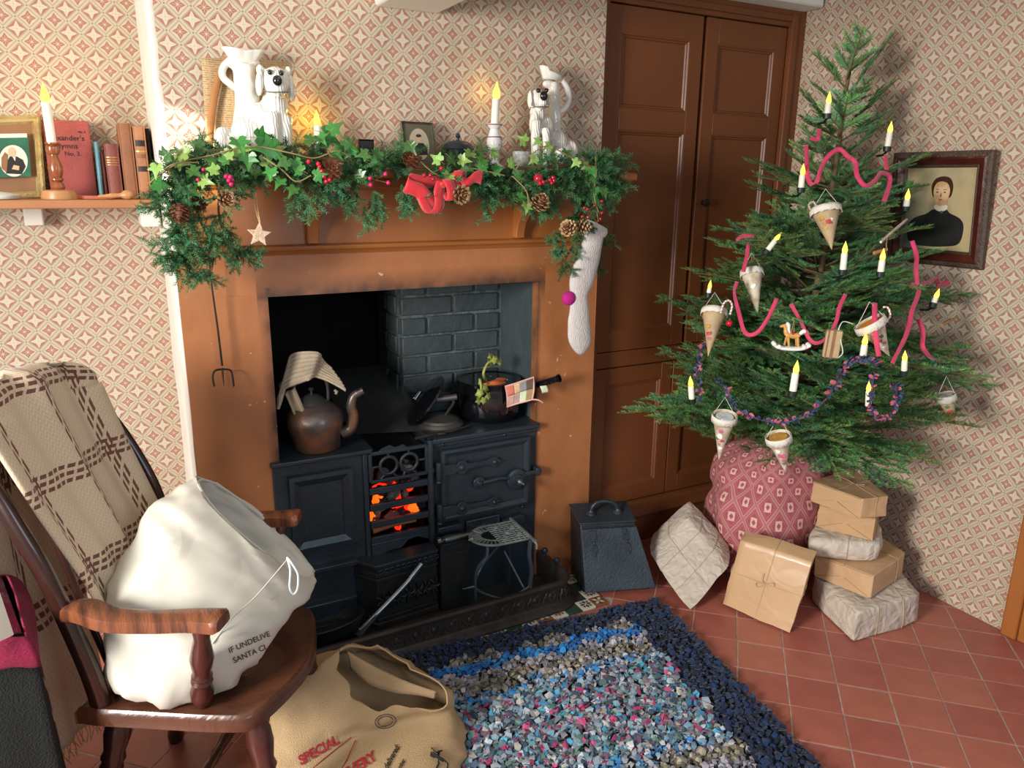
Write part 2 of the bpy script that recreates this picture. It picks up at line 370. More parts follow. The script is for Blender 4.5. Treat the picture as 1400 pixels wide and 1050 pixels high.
# ------------------------------------------------------------ walls
g = G(); g.box(.18, 1.655, 2.40, 2.7, 1.50, 2.42)            # breast above the mantel
g.box(.18, 1.655, 2.42, 2.7, 1.2, 1.50)
struct('wall_back', g, 'paper_x', ang=0)
g = G()
def edge_strip(u, v):   # rough lime plaster round the corner of the breast
    z = v*2.42; w = .012+.006*noise.noise(Vector((0, 1, z*14)))+.003*noise.noise(Vector((0, 5, z*50)))
    pts = [(.18-.001, 2.86), (.18-.004, 2.6), (.176, 2.43), (.176, 2.408), (.181, 2.3985), (.184+w, 2.3975)]
    i = min(4, int(u*5)); t = u*5-i; a, b = pts[i], pts[i+1]
    x, y = a[0]+(b[0]-a[0])*t, a[1]+(b[1]-a[1])*t
    if u > .999: y = 2.4005
    return (x+(.004*noise.noise(Vector((x, y*6, z*6))) if u < .99 else 0), y, z)
g.grid(edge_strip, 10, 150)
g.add([(.178, 2.86, 0), (.25, 2.86, 0), (.25, 2.5, 0), (.25, 2.5, 2.42), (.25, 2.86, 2.42)], [(1, 2, 3, 4)])
struct('wall_left_return', g, 'plaster_white', ang=1.2)
g = G(); g.box(-1.5, .3, 2.86, 2.95, -.0, 2.42); struct('wall_alcove', g, 'paper_alcove', ang=0)
g = G(); g.box(2.70, 2.80, 1.268, 3.0, 0, 2.42); g.box(2.70, 2.80, -.9, .5, 0, 2.42); struct('wall_right', g, 'paper_y', ang=0)
g = G(); g.box(-1.5, 2.8, .2, 3.0, 2.42, 2.5); struct('ceiling', g, 'ceiling_white', ang=0)
g = G(); g.box(.806, 1.018, .7, 2.40, 2.048, 2.42); struct('trim_1', g, 'ceiling_white', 'white painted ceiling beam running out from the wall above the mantelpiece', 'beam', bevel=.012)
g = G(); g.box(1.75, 2.69, 2.36, 2.47, 2.236, 2.42); struct('trim_2', g, 'ceiling_white', 'white painted boxed lintel above the brown cupboard', 'lintel', bevel=.008)
# door casing at the right edge
g = G(); g.box(2.672, 2.74, 1.215, 1.268, 0, 2.1); g.box(2.68, 2.76, 1.17, 1.215, 0, 2.1); struct('trim_3', g, 'orange_wood', 'brown wooden doorway casing at the right edge of the room', 'door frame', bevel=.006)
g = G(); g.box(2.675, 2.85, .5, 1.168, -.004, .03); struct('trim_4', g, 'quarry', 'worn stone threshold at the foot of the doorway', 'threshold', bevel=.01)
# ------------------------------------------------------------ firebox
g = G()
g.box(.40, 1.42, 2.99, 3.02, .0, 1.4); g.box(.40, .425, 2.60, 3.0, .66, 1.4); g.box(.43, .70, 2.80, 2.84, .655, 1.26); g.box(.40, 1.42, 2.42, 3.0, 1.34, 1.42)
struct('wall_firebox', g, 'soot', 'soot black back of the fireplace opening', 'fireplace back')
g = G(); g.box(1.399, 1.45, 2.42, 2.74, 0, 1.36)
cheek = struct('wall_cheek', g, 'brick_grey', 'smooth dark grey plastered cheek inside the fireplace opening', 'fireplace cheek', bevel=.004)
# painted brickwork pier: mortar core and separate bricks
g = G(); g.box(.976, 1.40, 2.697, 2.985, 0, 1.336)
pier = struct('wall_brickwork', g, 'mortar_grey', 'grey painted brick pier at the back right of the fireplace', 'brickwork')
bm_ = {}
def brick(x0, x1, y0, y1, z0, z1):
    g = G(); g.box(x0, x1, y0, y1, z0, z1); o = obj('brick', g, 'brick_grey', pier, bevel=.005)
R = rng(3); z = .66; row = 0
while z < 1.33:
    x = .972; L = (.105, .215)[row % 2]; first = True
    while x < 1.39:
        x1 = min(x+L, 1.392)
        if x1-x > .02: brick(x, x1-.008, 2.687+R.uniform(-.002, .002), 2.72, z, z+.067+R.uniform(-.002, .002))
        x = x1+.002; L = .2
    for k in range(2): brick(.966, .99, 2.73+k*.115+(row % 2)*.02, 2.84+k*.105, z, z+.067)
    z += .077; row += 1
# sloping smoky plate down to the fire
g = G(); g.add([(.72, 2.55, .655), (.965, 2.47, .655), (.975, 2.69, .78), (.975, 2.95, .80), (.70, 2.95, .80)], [(0, 1, 2, 3, 4)]); g.add([(.965, 2.47, .655), (.975, 2.69, .655), (.975, 2.69, .78)], [(0, 1, 2)])
struct('wall_flue_slope', g, 'soot_grey', 'sooty sloping plate behind the grate', 'flue plate')
# ------------------------------------------------------------ painted surround
def wobble(g, a=.004, sc=6):
    for i, p in enumerate(g.v): g.v[i] = (p[0]+wob(p, a, sc, 1), p[1]+wob(p, a*.5, sc, 2), p[2]+wob(p, a, sc, 3))
    return g
def slab(x0, x1, z0, z1, y0, y1, nx, nz, edge=.004):
    g = G(); g.grid(lambda u, v: (x0+(x1-x0)*u, y0+wob((u*3, v*3, x0), .004, 1.5), z0+(z1-z0)*v), nx, nz, uv=False)
    g.grid(lambda u, v: (x0+wob((0, v, 3), .004, 6), y1+(y0-y1)*u, z0+(z1-z0)*v), 2, nz, uv=False)
    g.grid(lambda u, v: (x1+wob((4, v, 3), .004, 6), y0+(y1-y0)*u, z0+(z1-z0)*v), 2, nz, uv=False)
    g.grid(lambda u, v: (x0+(x1-x0)*u, y1+(y0-y1)*v, z0+wob((u*2, 0, 7), edge, 3)), nx, 2, uv=False)
    g.grid(lambda u, v: (x0+(x1-x0)*u, y0+(y1-y0)*v, z1), nx, 2, uv=False); return g
sur = thing('fireplace_surround', 'orange-brown painted plaster fireplace surround with mantelshelf around the black range', 'fireplace', (.9, 2.39, 0))
obj('jamb', slab(.182, .432, 0, 1.20, 2.385, 2.72, 10, 40), 'orange_paint', sur, ang=.9)
obj('jamb', slab(1.392, 1.648, 0, 1.20, 2.385, 2.43, 10, 40), 'orange_paint', sur, ang=.9)
obj('lintel', slab(.182, 1.648, 1.192, 1.335, 2.385, 2.72, 40, 6), 'orange_paint', sur, ang=.9)
g = G(); g.box(.20, 1.64, 2.372, 2.40, 1.345, 1.545); obj('fascia_board', g, 'orange_wood', sur, bevel=.003)
g = G(); g.prism([(2.40, 1.318), (2.378, 1.318), (2.372, 1.328), (2.360, 1.334), (2.358, 1.344), (2.366, 1.350), (2.40, 1.352)], .19, 1.648, 'x'); obj('moulding', g, 'orange_wood', sur, bevel=.0015)
g = G(); g.box(.183, 1.665, 2.185, 2.40, 1.548, 1.575); obj('mantelshelf', g, 'orange_wood', sur, bevel=.006)
g = G(); g.box(.19, 1.648, 2.355, 2.372, 1.515, 1.548); obj('moulding', g, 'orange_wood', sur, bevel=.005)
for bx in (.572, 1.292):
    g = G(); pf = [(2.374, 1.548), (2.215, 1.548), (2.21, 1.53), (2.23, 1.515), (2.265, 1.505), (2.285, 1.485), (2.292, 1.462), (2.277, 1.458), (2.277, 1.446), (2.292, 1.440), (2.31, 1.43), (2.335, 1.40), (2.345, 1.368), (2.345, 1.352), (2.374, 1.352)]
    g.prism(pf, bx-.017, bx+.017, 'x'); obj('bracket', g, 'orange_wood', sur, bevel=.003, ang=.5)
mat('charred', '3a2a22', .8, var=.3, sc=20, bump=.3)
# ------------------------------------------------------------ built-in cupboard
cup = thing('built_in_cupboard', 'tall brown painted built-in cupboard with four panelled doors beside the fireplace', 'cupboard', (2.18, 2.46, 0))
g = G(); g.box(1.656, 1.705, 2.445, 2.60, 0, 2.24); obj('frame', g, 'door_paint', cup, bevel=.004)
g = G(); g.box(2.628, 2.70, 2.452, 2.6, 0, 2.24); g.box(2.612, 2.645, 2.440, 2.47, 0, 2.22); obj('frame', g, 'door_paint', cup, bevel=.005)
g = G(); g.box(1.70, 2.65, 2.455, 2.6, 2.172, 2.24); g.box(1.705, 2.645, 2.443, 2.47, 2.19, 2.215); obj('frame', g, 'door_paint', cup, bevel=.004)
g = G(); g.box(1.70, 2.63, 2.462, 2.5, .808, .872); obj('rail', g, 'door_paint', cup, bevel=.003)
g = G(); g.box(1.68, 2.66, 2.66, 2.68, 0, 2.3); obj('back', g, 'soot', cup)
g = G(); g.box(1.656, 2.698, 2.435, 2.52, 0, .12); obj('plinth', g, 'plinth_paint', cup, bevel=.004)
g = G(); g.prism([(2.52, .118), (2.428, .118), (2.424, .13), (2.432, .14), (2.44, .15), (2.444, .17), (2.458, .18), (2.458, .19), (2.52, .19)], 1.656, 2.698, 'x'); obj('moulding', g, 'door_paint', cup, bevel=.002)
mat('brass_dull', '6b5233', .35, metal=.8, var=.2); mat('knob_dark', '241a14', .3, var=.2)
def door(x0, x1, z0, z1, panels, knob=None, y=2.462, hinge=None, name='door'):
    g = G(); st = .058 if x1-x0 < .42 else .062; t = .026
    zs = [z0]+[q for p in panels for q in p]+[z1]
    g.box(x0, x0+st, y, y+t, z0, z1); g.box(x1-st, x1, y, y+t, z0, z1)
    for k in range(0, len(zs), 2): g.box(x0+st, x1-st, y, y+t, zs[k], zs[k+1])
    d = obj(name, g, 'door_paint', cup, bevel=.002)
    for a, b in panels:
        g = G(); g.box(x0+st-.005, x1-st+.005, y+.012, y+.02, a-.005, b+.005); obj('panel', g, 'door_paint', d)
        g = G(); xa, xb = x0+st, x1-st; w = .016
        ring = lambda i, yy: [(xa+i, yy, a+i), (xb-i, yy, a+i), (xb-i, yy, b-i), (xa+i, yy, b-i)]
        levels = [ring(0, y), ring(.004, y+.0005), ring(.008, y+.006), ring(.012, y+.0065), ring(w, y+.0118)]
        vs = [p for l in levels for p in l]; fs = [(k*4+i, k*4+(i+1) % 4, k*4+4+(i+1) % 4, k*4+4+i) for k in range(4) for i in range(4)]
        g.add(vs, fs); obj('panel_moulding', g, 'door_paint', d, ang=.5)
    if knob:
        g = G(); g.lathe([(0, 0), (.009, 0), (.007, .012), (.013, .018), (.0165, .026), (.013, .034), (0, .037)], (knob[0], y, knob[1]), 20, M=rot((0, 0, 1), (0, -1, 0)).to_3x3()); obj('knob', g, 'knob_dark', d)
    if hinge is not None:
        for hz in hinge:
            g = G(); g.tube([(x0-.004, y-.002, hz), (x0-.004, y-.002, hz+.05)], .0035, 8); obj('hinge', g, 'brass_dull', d)
cu = (.905, 1.575); 
door(1.712, 2.156, .876, 2.168, [(.955, 1.735), (1.815, 2.075)], None, hinge=(1.0, 1.9))
door(2.175, 2.607, .876, 2.168, [(.955, 1.735), (1.815, 2.075)], (2.213, 1.467))
door(1.712, 2.113, .195, .803, [(.268, .735)], None, hinge=(.28, .7))
door(2.119, 2.607, .195, .803, [(.268, .735)], (2.165, .54))
# alcove shelf
mat('shelf_wood', 'a87048', .5, var=.12, sc=4, stretch=(1, 6, 6), bump=.1)
sh = thing('wall_shelf', 'plain wooden shelf in the alcove left of the chimney breast', 'shelf', (-.3, 2.86, 1.45))
g = G(); g.box(-.75, .172, 2.60, 2.86, 1.452, 1.477); sb = obj('shelf_board', g, 'shelf_wood', sh, bevel=.003)
g = G(); g.box(.118, .172, 2.63, 2.86, 1.395, 1.451); obj('batten', g, 'plaster_white', sh, bevel=.003)
g = G(); g.box(-.2, -.15, 2.80, 2.86, 1.395, 1.451); obj('batten', g, 'plaster_white', sh, bevel=.003)
# plain passage seen through the doorway from a step to the side
g = G(); g.box(3.5, 3.56, .2, 1.6, 0, 2.42); g.box(2.8, 3.5, 1.5, 1.56, 0, 2.42); struct('wall_passage', g, 'plaster_white', ang=0)
g = G(); g.box(2.85, 3.5, .2, 1.5, -.1, -.002); struct('floor_passage', g, 'quarry', ang=0)

# ------------------------------------------------------------ cast iron range
mat('iron', '303b43', .38, metal=.35, var=.18, sc=12, bump=.15, bsc=60, spec=.6)
mat('iron_dull', '222526', .55, metal=.25, var=.25, sc=14, bump=.35, bsc=70)
mat('iron_worn', '3a3531', .5, metal=.35, var=.3, sc=16, bump=.3, bsc=60)
mat('steel', '6f787c', .25, metal=.9, var=.15, sc=20)
mat('coal', '1d1d1f', .5, var=.4, sc=30, bump=.8, bsc=40); mat('ash', '6a6763', .9, var=.3, sc=25, bump=.5, bsc=60)
mat('ember', 'ff3a14', .6, emit=1.1, ecol='ff2a10', var=.5, sc=30, bump=.8, bsc=40)
mat('ember_orange', 'ff7a20', .6, emit=1.2, ecol='ff6a14', var=.4, sc=30)
mat('log', '9a6238', .7, var=.3, sc=20, bump=.5, bsc=40)
Y = 2.38
rg = thing('kitchen_range', 'black cast iron kitchen range with barred fire grate and oven door in the orange fireplace', 'range', (.9, 2.6, 0))
def P(g, name, m='iron', bv=.003, par=None, **k): return obj(name, g, m, par or rg, bevel=bv, **k)
# left hob cabinet
g = G(); g.box(.405, .722, Y, 2.60, 0, .640); g.box(.722, .952, 2.60, 2.62, 0, .5); P(g, 'side_cabinet')
g = G(); g.prism([(.40, Y-.02), (.735, Y-.02), (.742, Y-.005), (.742, 2.62), (.40, 2.62)], .641, .657, 'z'); P(g, 'hob_plate', bv=.004)
g = G(); g.box(.452, .663, Y-.012, Y, .329, .60); P(g, 'side_panel', bv=.006)
fr = lambda x0, x1, z0, z1, w, y0, y1: [G().box(x0, x1, y0, y1, z1-w, z1), G().box(x0, x1, y0, y1, z0, z0+w), G().box(x0, x0+w, y0, y1, z0+w, z1-w), G().box(x1-w, x1, y0, y1, z0+w, z1-w)]
def frame(name, x0, x1, z0, z1, w, y0, y1, m='iron', par=None, bv=.003):
    g = G()
    for q in ((x0, z0, x1, z0, 0), (x1, z0, x1, z1, 1), (x1, z1, x0, z1, 2), (x0, z1, x0, z0, 3)): pass
    o = [(x0, z0), (x1, z0), (x1, z1), (x0, z1)]; i = [(x0+w, z0+w), (x1-w, z0+w), (x1-w, z1-w), (x0+w, z1-w)]; mid = [(x0+w*.4, z0+w*.4), (x1-w*.4, z0+w*.4), (x1-w*.4, z1-w*.4), (x0+w*.4, z1-w*.4)]
    vs = [(a, y1, b) for a, b in o]+[(a, y0+.003, b) for a, b in o]+[(a, y0, b) for a, b in mid]+[(a, (y0+y1)/2, b) for a, b in i]+[(a, y1, b) for a, b in i]
    fs = [(k*4+a, k*4+(a+1) % 4, k*4+4+(a+1) % 4, k*4+4+a) for k in range(4) for a in range(4)]
    g.add(vs, fs); return obj(name, g, m, par or rg, ang=.4)
frame('panel_moulding', .452, .663, .329, .60, .035, Y-.024, Y-.008)
g = G(); g.box(.415, .665, Y-.03, Y, .245, .262); P(g, 'ledge')
g = G(); g.box(.415, .66, Y-.022, Y, .108, .122); P(g, 'ledge')
g = G(); g.box(.703, .72, Y-.012, Y, .03, .64); P(g, 'upright')
# fire front
g = G(); g.box(.722, .955, 2.56, 2.60, .03, .655); g.box(.722, .955, Y+.03, 2.6, .275, .285); g.box(.722, .735, Y+.04, 2.6, .03, .62, ); g.box(.94, .955, Y+.04, 2.6, .03, .62); P(g, 'firebox', 'soot', 0)
g = G(); g.tube([(.950, Y-.012, .02), (.950, Y-.012, .655)], .012, 12); g.tube([(.950, Y-.012, .535), (.950, Y-.012, .55)], .016, 12); P(g, 'column', bv=0)
frm = [(.727, .535), (.935, .535), (.935, .637), (.727, .637)]
g = G(); w = .011
for a, b in zip(frm, frm[1:]+frm[:1]): g.tube([(a[0], Y-.012, a[1]), (b[0], Y-.012, b[1])], w*.8, 4)
for cx in (.793, .868):
    g.tube([(cx+.031*math.cos(t*pi/12), Y-.014, .587+.031*math.sin(t*pi/12)) for t in range(24)], .0065, 8, closed=True)
for a, b in (((.727, .587), (.762, .587)), ((.824, .587), (.837, .587)), ((.899, .587), (.935, .587)), ((.78, .556), (.76, .535)), ((.806, .556), (.83, .535)), ((.855, .556), (.845, .535)), ((.88, .556), (.9, .535)), ((.793, .618), (.793, .637)), ((.868, .618), (.868, .637))):
    g.tube([(a[0], Y-.012, a[1]), (b[0], Y-.012, b[1])], .005, 6)
g.prism([(.75, .637), (.87, .637), (.85, .655), (.82, .648), (.80, .66), (.77, .65)], Y-.016, Y-.006, 'y')
P(g, 'fret_panel', bv=.002)
for z in (.497, .436, .372, .312):
    g = G(); g.prism([(Y-.012, z-.012), (Y+.006, z-.016), (Y+.006, z+.010), (Y-.012, z+.012)], .722, .942, 'x'); P(g, 'grate_bar', bv=.002)
g = G(); pts = [(.722, .30), (.722, .235), (.745, .235), (.752, .25), (.79, .262), (.83, .262), (.842, .27), (.86, .288), (.895, .292), (.92, .28), (.94, .272), (.94, .30)]
g.prism(pts, Y-.012, Y-.002, 'y'); P(g, 'grate_apron', bv=.002)
R = rng(11)
for k in range(46):
    x, z = R.uniform(.742, .925), R.uniform(.31, .535); y = R.uniform(Y+.03, Y+.10); z = min(z, .50+.03*(y > Y+.05))
    hot = z < .48 and R.random() < .62
    g = G(); r = R.uniform(.014, .028); g.ball((x, y, z), (r*1.3, r, r*.9), M=Euler((R.random()*3, R.random()*3, 0)).to_matrix(), nu=8, nv=6, nz=.5, seed=k, ns=2)
    P(g, 'coal', ('ember', 'ember_orange')[R.random() < .3] if hot else ('coal', 'ash')[R.random() < .25], 0, ang=.3)
for a, b, rr in (((.745, Y+.02, .405), (.84, Y+.022, .425), .011), ((.735, Y+.02, .338), (.90, Y+.02, .345), .014), ((.83, Y+.025, .335), (.86, Y+.03, .36), .009)):
    g = G(); g.tube([a, [(p+q)/2+.004 for p, q in zip(a, b)], b], [rr, rr*.8, rr*.6], 7); P(g, 'firewood', 'log' if rr > .012 else 'ash', 0, ang=.4)
# oven side
g = G(); g.box(.957, 1.392, Y, 2.68, 0, .636); P(g, 'oven_body')
g = G(); g.box(.95, 1.397, Y-.022, 2.69, .637, .655); P(g, 'hob_plate', bv=.004)
g = G(); g.box(.957, 1.392, Y-.008, Y, .62, .636); P(g, 'cornice')
dr = P(G().box(.988, 1.353, Y-.016, Y, .335, .608), 'oven_door', bv=.004)
frame('door_moulding', .988, 1.353, .335, .608, .026, Y-.026, Y-.012, par=dr)
for z in (.535, .374):
    g = G(); g.prism([(.975, z-.02), (1.035, z-.02), (1.045, z-.012), (1.055, z-.024), (1.075, z-.026), (1.088, z-.012), (1.10, z-.010), (1.17, z-.006), (1.19, z-.018), (1.205, z-.018), (1.216, z-.005), (1.235, z), (1.216, z+.007), (1.205, z+.02), (1.19, z+.02), (1.17, z+.010), (1.10, z+.012), (1.088, z+.014), (1.075, z+.028), (1.055, z+.026), (1.045, z+.014), (1.035, z+.02), (.975, z+.02)], Y-.030, Y-.024, 'y')
    for bx, rr in ((1.065, .012), (1.198, .010)): g.lathe([(rr, 0), (rr, .003), (rr*.5, .004), (rr*.4, .007), (0, .008)], (bx, Y-.030, z), 14, M=rot((0, 0, 1), (0, -1, 0)))
    g.tube([(.975, Y-.028, z-.035), (.975, Y-.028, z+.035)], .011, 10); g.ball((.975, Y-.028, z-.04), (.012, .012, .008), nu=10, nv=6)
    P(g, 'hinge', bv=.0015, par=dr)
MY = rot((0, 0, 1), (0, -1, 0))
g = G(); g.lathe([(.024, 0), (.024, .004), (.018, .006), (.010, .007), (.009, .014), (0, .016)], (1.135, Y-.024, .462), 20, M=MY)
g.tube([(1.15, Y-.03, .462), (1.22, Y-.03, .466), (1.26, Y-.03, .460)], .008, 8); P(g, 'latch_bar', 'iron', .001, dr)
g = G(); g.lathe([(.042, 0), (.042, .006), (.036, .010), (.024, .011), (.022, .018), (.012, .02), (.009, .03), (.014, .034), (.017, .04), (.013, .046), (.006, .052), (.004, .06), (0, .063)], (1.293, Y-.026, .449), 26, M=MY); P(g, 'latch_knob', 'steel' if 0 else 'iron', 0, dr)
g = G(); g.box(1.325, 1.40, Y-.034, Y-.022, .455, .472); g.box(1.375, 1.395, Y-.036, Y, .448, .48); P(g, 'latch_catch', bv=.003, par=dr)
sb_ = P(G().box(1.086, 1.227, Y-.014, Y, .262, .314), 'flue_door', bv=.003); frame('door_moulding', 1.086, 1.227, .262, .314, .011, Y-.022, Y-.010, par=sb_)
g = G(); g.tube([(1.12, Y-.026, .285), (1.155, Y-.034, .292), (1.19, Y-.026, .288)], [.004, .009, .004], 8); P(g, 'handle', bv=0, par=sb_)
g = G(); g.prism([(1.235, .262), (1.33, .262), (1.33, .292), (1.315, .298), (1.24, .288)], Y-.03, Y, 'y'); P(g, 'damper_block')
g = G(); g.box(.965, 1.06, Y-.04, Y, .30, .32); P(g, 'damper_block')
g = G(); g.box(.955, 1.07, 2.30, Y, .0, .275); P(g, 'ash_pillar', 'iron_dull', .004)
g = G(); g.lathe([(0, -.012), (.012, -.01), (.016, 0), (.012, .01), (.009, .014), (.014, .018), (.016, .04), (.014, .07), (.010, .10), (.009, .13), (0, .131)], (.945, 2.285, .30), 18, M=rot((0, 0, 1), (1, .02, 0))); P(g, 'roller', 'steel', 0)
for x, z in ((1.0, .628), (1.25, .628), (.98, .32), (1.33, .32), (.975, .29)):
    g = G(); g.ball((x, Y-.008, z), .006, nu=8, nv=5); P(g, 'rivet', bv=0)
# ash-pit cover standing in front of the grate
ac = thing('ash_cover', 'black cast iron ash-pit cover with moulded top and fretwork under the grate', 'ash cover', (.8, 2.33, 0))
def poly_off(o): return [(.655-o, 2.378), (.712-o*.6, 2.295-o), (.95, 2.318-o), (.95, 2.378)]
def lay(n, o, z0, z1, m='iron_dull', par=None, bv=.002): g = G(); g.prism(poly_off(o), z0, z1, 'z'); return obj(n, g, m, par or ac, bevel=bv)
lay('base', .006, .006, .03, 'iron_worn'); lay('base', .0, .03, .045); bd = lay('body', -.006, .045, .19); lay('cornice', .004, .19, .202); lay('cornice', -.002, .202, .22); lay('top', .008, .245, .256, 'iron'); lay('top', .003, .235, .245); lay('top', -.001, .22, .235)
dx, dy = (.95-.712), (2.318-2.295)
for k in range(11):
    t = (k+.5)/11; c = (.716+dx*t, 2.293+dy*t-.001, .228)
    g = G(); g.tube([(c[0]+.008*math.cos(a*pi/6), c[1]-.002, c[2]+.007*math.sin(a*pi/6)) for a in range(12)], .0022, 5, closed=True); obj('ring_ornament', g, 'iron', ac)
R = rng(9)
for k in range(7):
    t = (k+.5)/7; c = Vector((.714+dx*t, 2.299+dy*t, .11)); g = G()
    for a in range(6):
        an = a*pi/3+.3*k; L = .026; g.tube([c+Vector((math.cos(an+q*.5)*L*q, -.003-.003*math.sin(q*3), math.sin(an+q*.5)*L*q*1.5)) for q in (.15, .5, .8, 1)], [.004, .005, .004, .001], 5)
    g.ball(c+Vector((0, -.003, 0)), .007, nu=8, nv=5); obj('fretwork', g, 'iron_dull', ac)
# ------------------------------------------------------------ fender
fe = thing('hearth_fender', 'low black cast iron fender with embossed flower band along the hearth edge', 'fender', (.9, 2.14, 0))
def arc(cx, cy, r, a0, a1, n=8): return [(cx+r*math.cos(a0+(a1-a0)*k/n), cy+r*math.sin(a0+(a1-a0)*k/n)) for k in range(n+1)]
fp = [(.345, 2.40)]+arc(.395, 2.165, .05, pi, 1.5*pi)+[(.5+.1*k, 2.115+.001*k) for k in range(8)]+arc(1.345, 2.195, .07, -.5*pi, 0)+[(1.415, 2.375)]
prof = [(-.012, .006), (.032, .006), (.034, .014), (.026, .02), (.024, .026), (.012, .032), (.008, .036), (.002, .09), (.004, .098), (.012, .102), (.013, .108), (.004, .114), (-.010, .112), (-.014, .100), (-.012, .02)]
def sweep(path, prof, n=0):
    g = G(); N = len(path); vs = []
    for i in range(N):
        a = Vector(path[max(0, i-1)]); b = Vector(path[min(N-1, i+1)]); t = (b-a).normalized(); o = Vector((t.y, -t.x))
        for d, z in prof: vs.append((path[i][0]+o.x*d, path[i][1]+o.y*d, z))
    K = len(prof); fs = [(i*K+k, (i+1)*K+k, (i+1)*K+(k+1) % K, i*K+(k+1) % K) for i in range(N-1) for k in range(K)]
    fs += [tuple(range(K)), tuple((N-1)*K+k for k in range(K))[::-1]]
    return g.add(vs, fs)
obj('rail', sweep(fp, prof), 'iron_worn', fe, ang=.5)
def on_path(s):
    L = 0
    for a, b in zip(fp, fp[1:]):
        d = (Vector(b)-Vector(a)).length
        if L+d >= s: t = (s-L)/d; q = Vector(a).lerp(Vector(b), t); tt = (Vector(b)-Vector(a)).normalized(); return q, tt
        L += d
    return None, None
s = .30; k = 0
while s < 1.36:
    q, t = on_path(s)
    if q is None: break
    o = Vector((t.y, -t.x)); g = G()
    def w3(a, z, e): return (q.x+t.x*a+o.x*(.0055+e-(z-.036)*.11*.9), q.y+t.y*a+o.y*(.0055+e-(z-.036)*.11*.9), z)
    for sg in (-1, 1):
        g.tube([w3(0, .04, .002), w3(sg*.012, .052, .004), w3(sg*.022, .068, .004), w3(sg*.016, .083, .003), w3(sg*.006, .078, .002)], [.002, .0035, .0035, .003, .0015], 5)
        g.tube([w3(sg*.030, .041, .002), w3(sg*.031, .055, .004), w3(sg*.026, .07, .003)], [.004, .003, .001], 5)
    g.ball(w3(0, .066, .002), (.009, .006, .014), nu=8, nv=6); g.ball(w3(0, .050, .002), (.004, .004, .008), nu=6, nv=5)
    obj('embossed_flower', g, 'iron_worn', fe); s += .0665; k += 1
for x, y in ((1.412, 2.33), (1.412, 2.24)):
    g = G(); g.lathe([(.005, 0), (.005, .008), (.011, .014), (.013, .022), (.009, .030), (0, .033)], (x, y, .112), 14); obj('finial', g, 'iron', fe)
# ------------------------------------------------------------ trivet
mat('trivet_iron', '8d948f', .4, metal=.5, var=.25, sc=25, bump=.2)
mat('trivet_leg', '46535c', .4, metal=.5, var=.2)
tv = thing('trivet', 'fretted cast iron trivet standing on bent legs inside the fender', 'trivet', (1.18, 2.22, .006))
tc_ = Vector((1.175, 2.238)); A = Vector((.985, -.10)).normalized(); A = Vector((.97, -.05)).normalized(); B = Vector((-A.y, A.x)); zt = .30
def tp(a, b, z=0): return (tc_.x+A.x*a+B.x*b, tc_.y+A.y*a+B.y*b, zt+z)
g = G(); arcp = [tp(-.02+.085*math.cos(t)-.02, .078*math.sin(t)) for t in [pi*.5+pi*k/14 for k in range(15)]]
outl = [tp(.075, .078)]+arcp+[tp(.075, -.078)]
g.tube(outl, .0055, 6, closed=True, flat=.8, up=(0, 0, 1)); g.tube([tp(.078, .10), tp(.078, -.105)], .007, 6); g.tube([tp(.078, -.10), tp(.085, -.107, -.012), tp(.085, -.108, -.03)], .004, 6)
g.tube([tp(-.12, 0), tp(-.135, .0)], [.008, .003], 6)
obj('top_rim', g, 'trivet_iron', tv)
g = G()
for k in range(15):
    t = pi*.5+pi*(k+.0)/14; g.tube([tp(-.04+.045*math.cos(t), .042*math.sin(t)), tp(-.04+.083*math.cos(t), .076*math.sin(t))], .0028, 5)
g.tube([tp(-.04+.045*math.cos(t), .042*math.sin(t)) for t in [pi*.5+pi*k/10 for k in range(11)]], .0028, 5)
for a in (-.02, 0, .02, .04, .058): g.tube([tp(a, -.075), tp(a, .075)], .0022, 5)
for b in (-.06, -.045, -.03, -.015, 0, .015, .03, .045, .06): g.tube([tp(-.04, b), tp(.075, b)], .0024, 5)
for a, b in ((.05, -.03), (.05, .03), (.02, 0), (-.01, .04), (-.01, -.04)): g.tube([tp(a+.012*math.cos(q*pi/4), b+.012*math.sin(q*pi/4)) for q in range(8)], .003, 5, closed=True)
obj('fretwork', g, 'trivet_iron', tv)
L3 = lambda pts, r=.006: obj('leg', G().tube(crom(pts, 4), r, 6), 'trivet_leg', tv)
L3([tp(-.08, -.04), tp(-.085, -.05, -.05), tp(-.12, -.05, -.09), tp(-.13, -.05, -.15), tp(-.125, -.055, -.293)])
L3([tp(.072, -.085), tp(.066, -.088, -.06), tp(.075, -.09, -.12), tp(.07, -.09, -.2), tp(.072, -.10, -.293)], .008)
L3([tp(.06, .07), tp(.06, .07, -.15), tp(.062, .072, -.293)])
g = G(); g.tube(crom([tp(.055, .06, -.045), tp(-.04, .0, -.07), tp(-.105, -.04, -.10), tp(-.13, -.05, -.155), tp(-.10, -.06, -.19), tp(-.02, -.085, -.215), tp(.065, -.092, -.185)], 5), .0045, 6)
g.tube([tp(-.13, -.05, -.16), tp(-.175, -.04, -.165)], [.006, .002], 6); g.tube([tp(.02, .03, -.09), tp(.07, -.09, -.24)], .0045, 6); obj('brace', g, 'trivet_leg', tv)
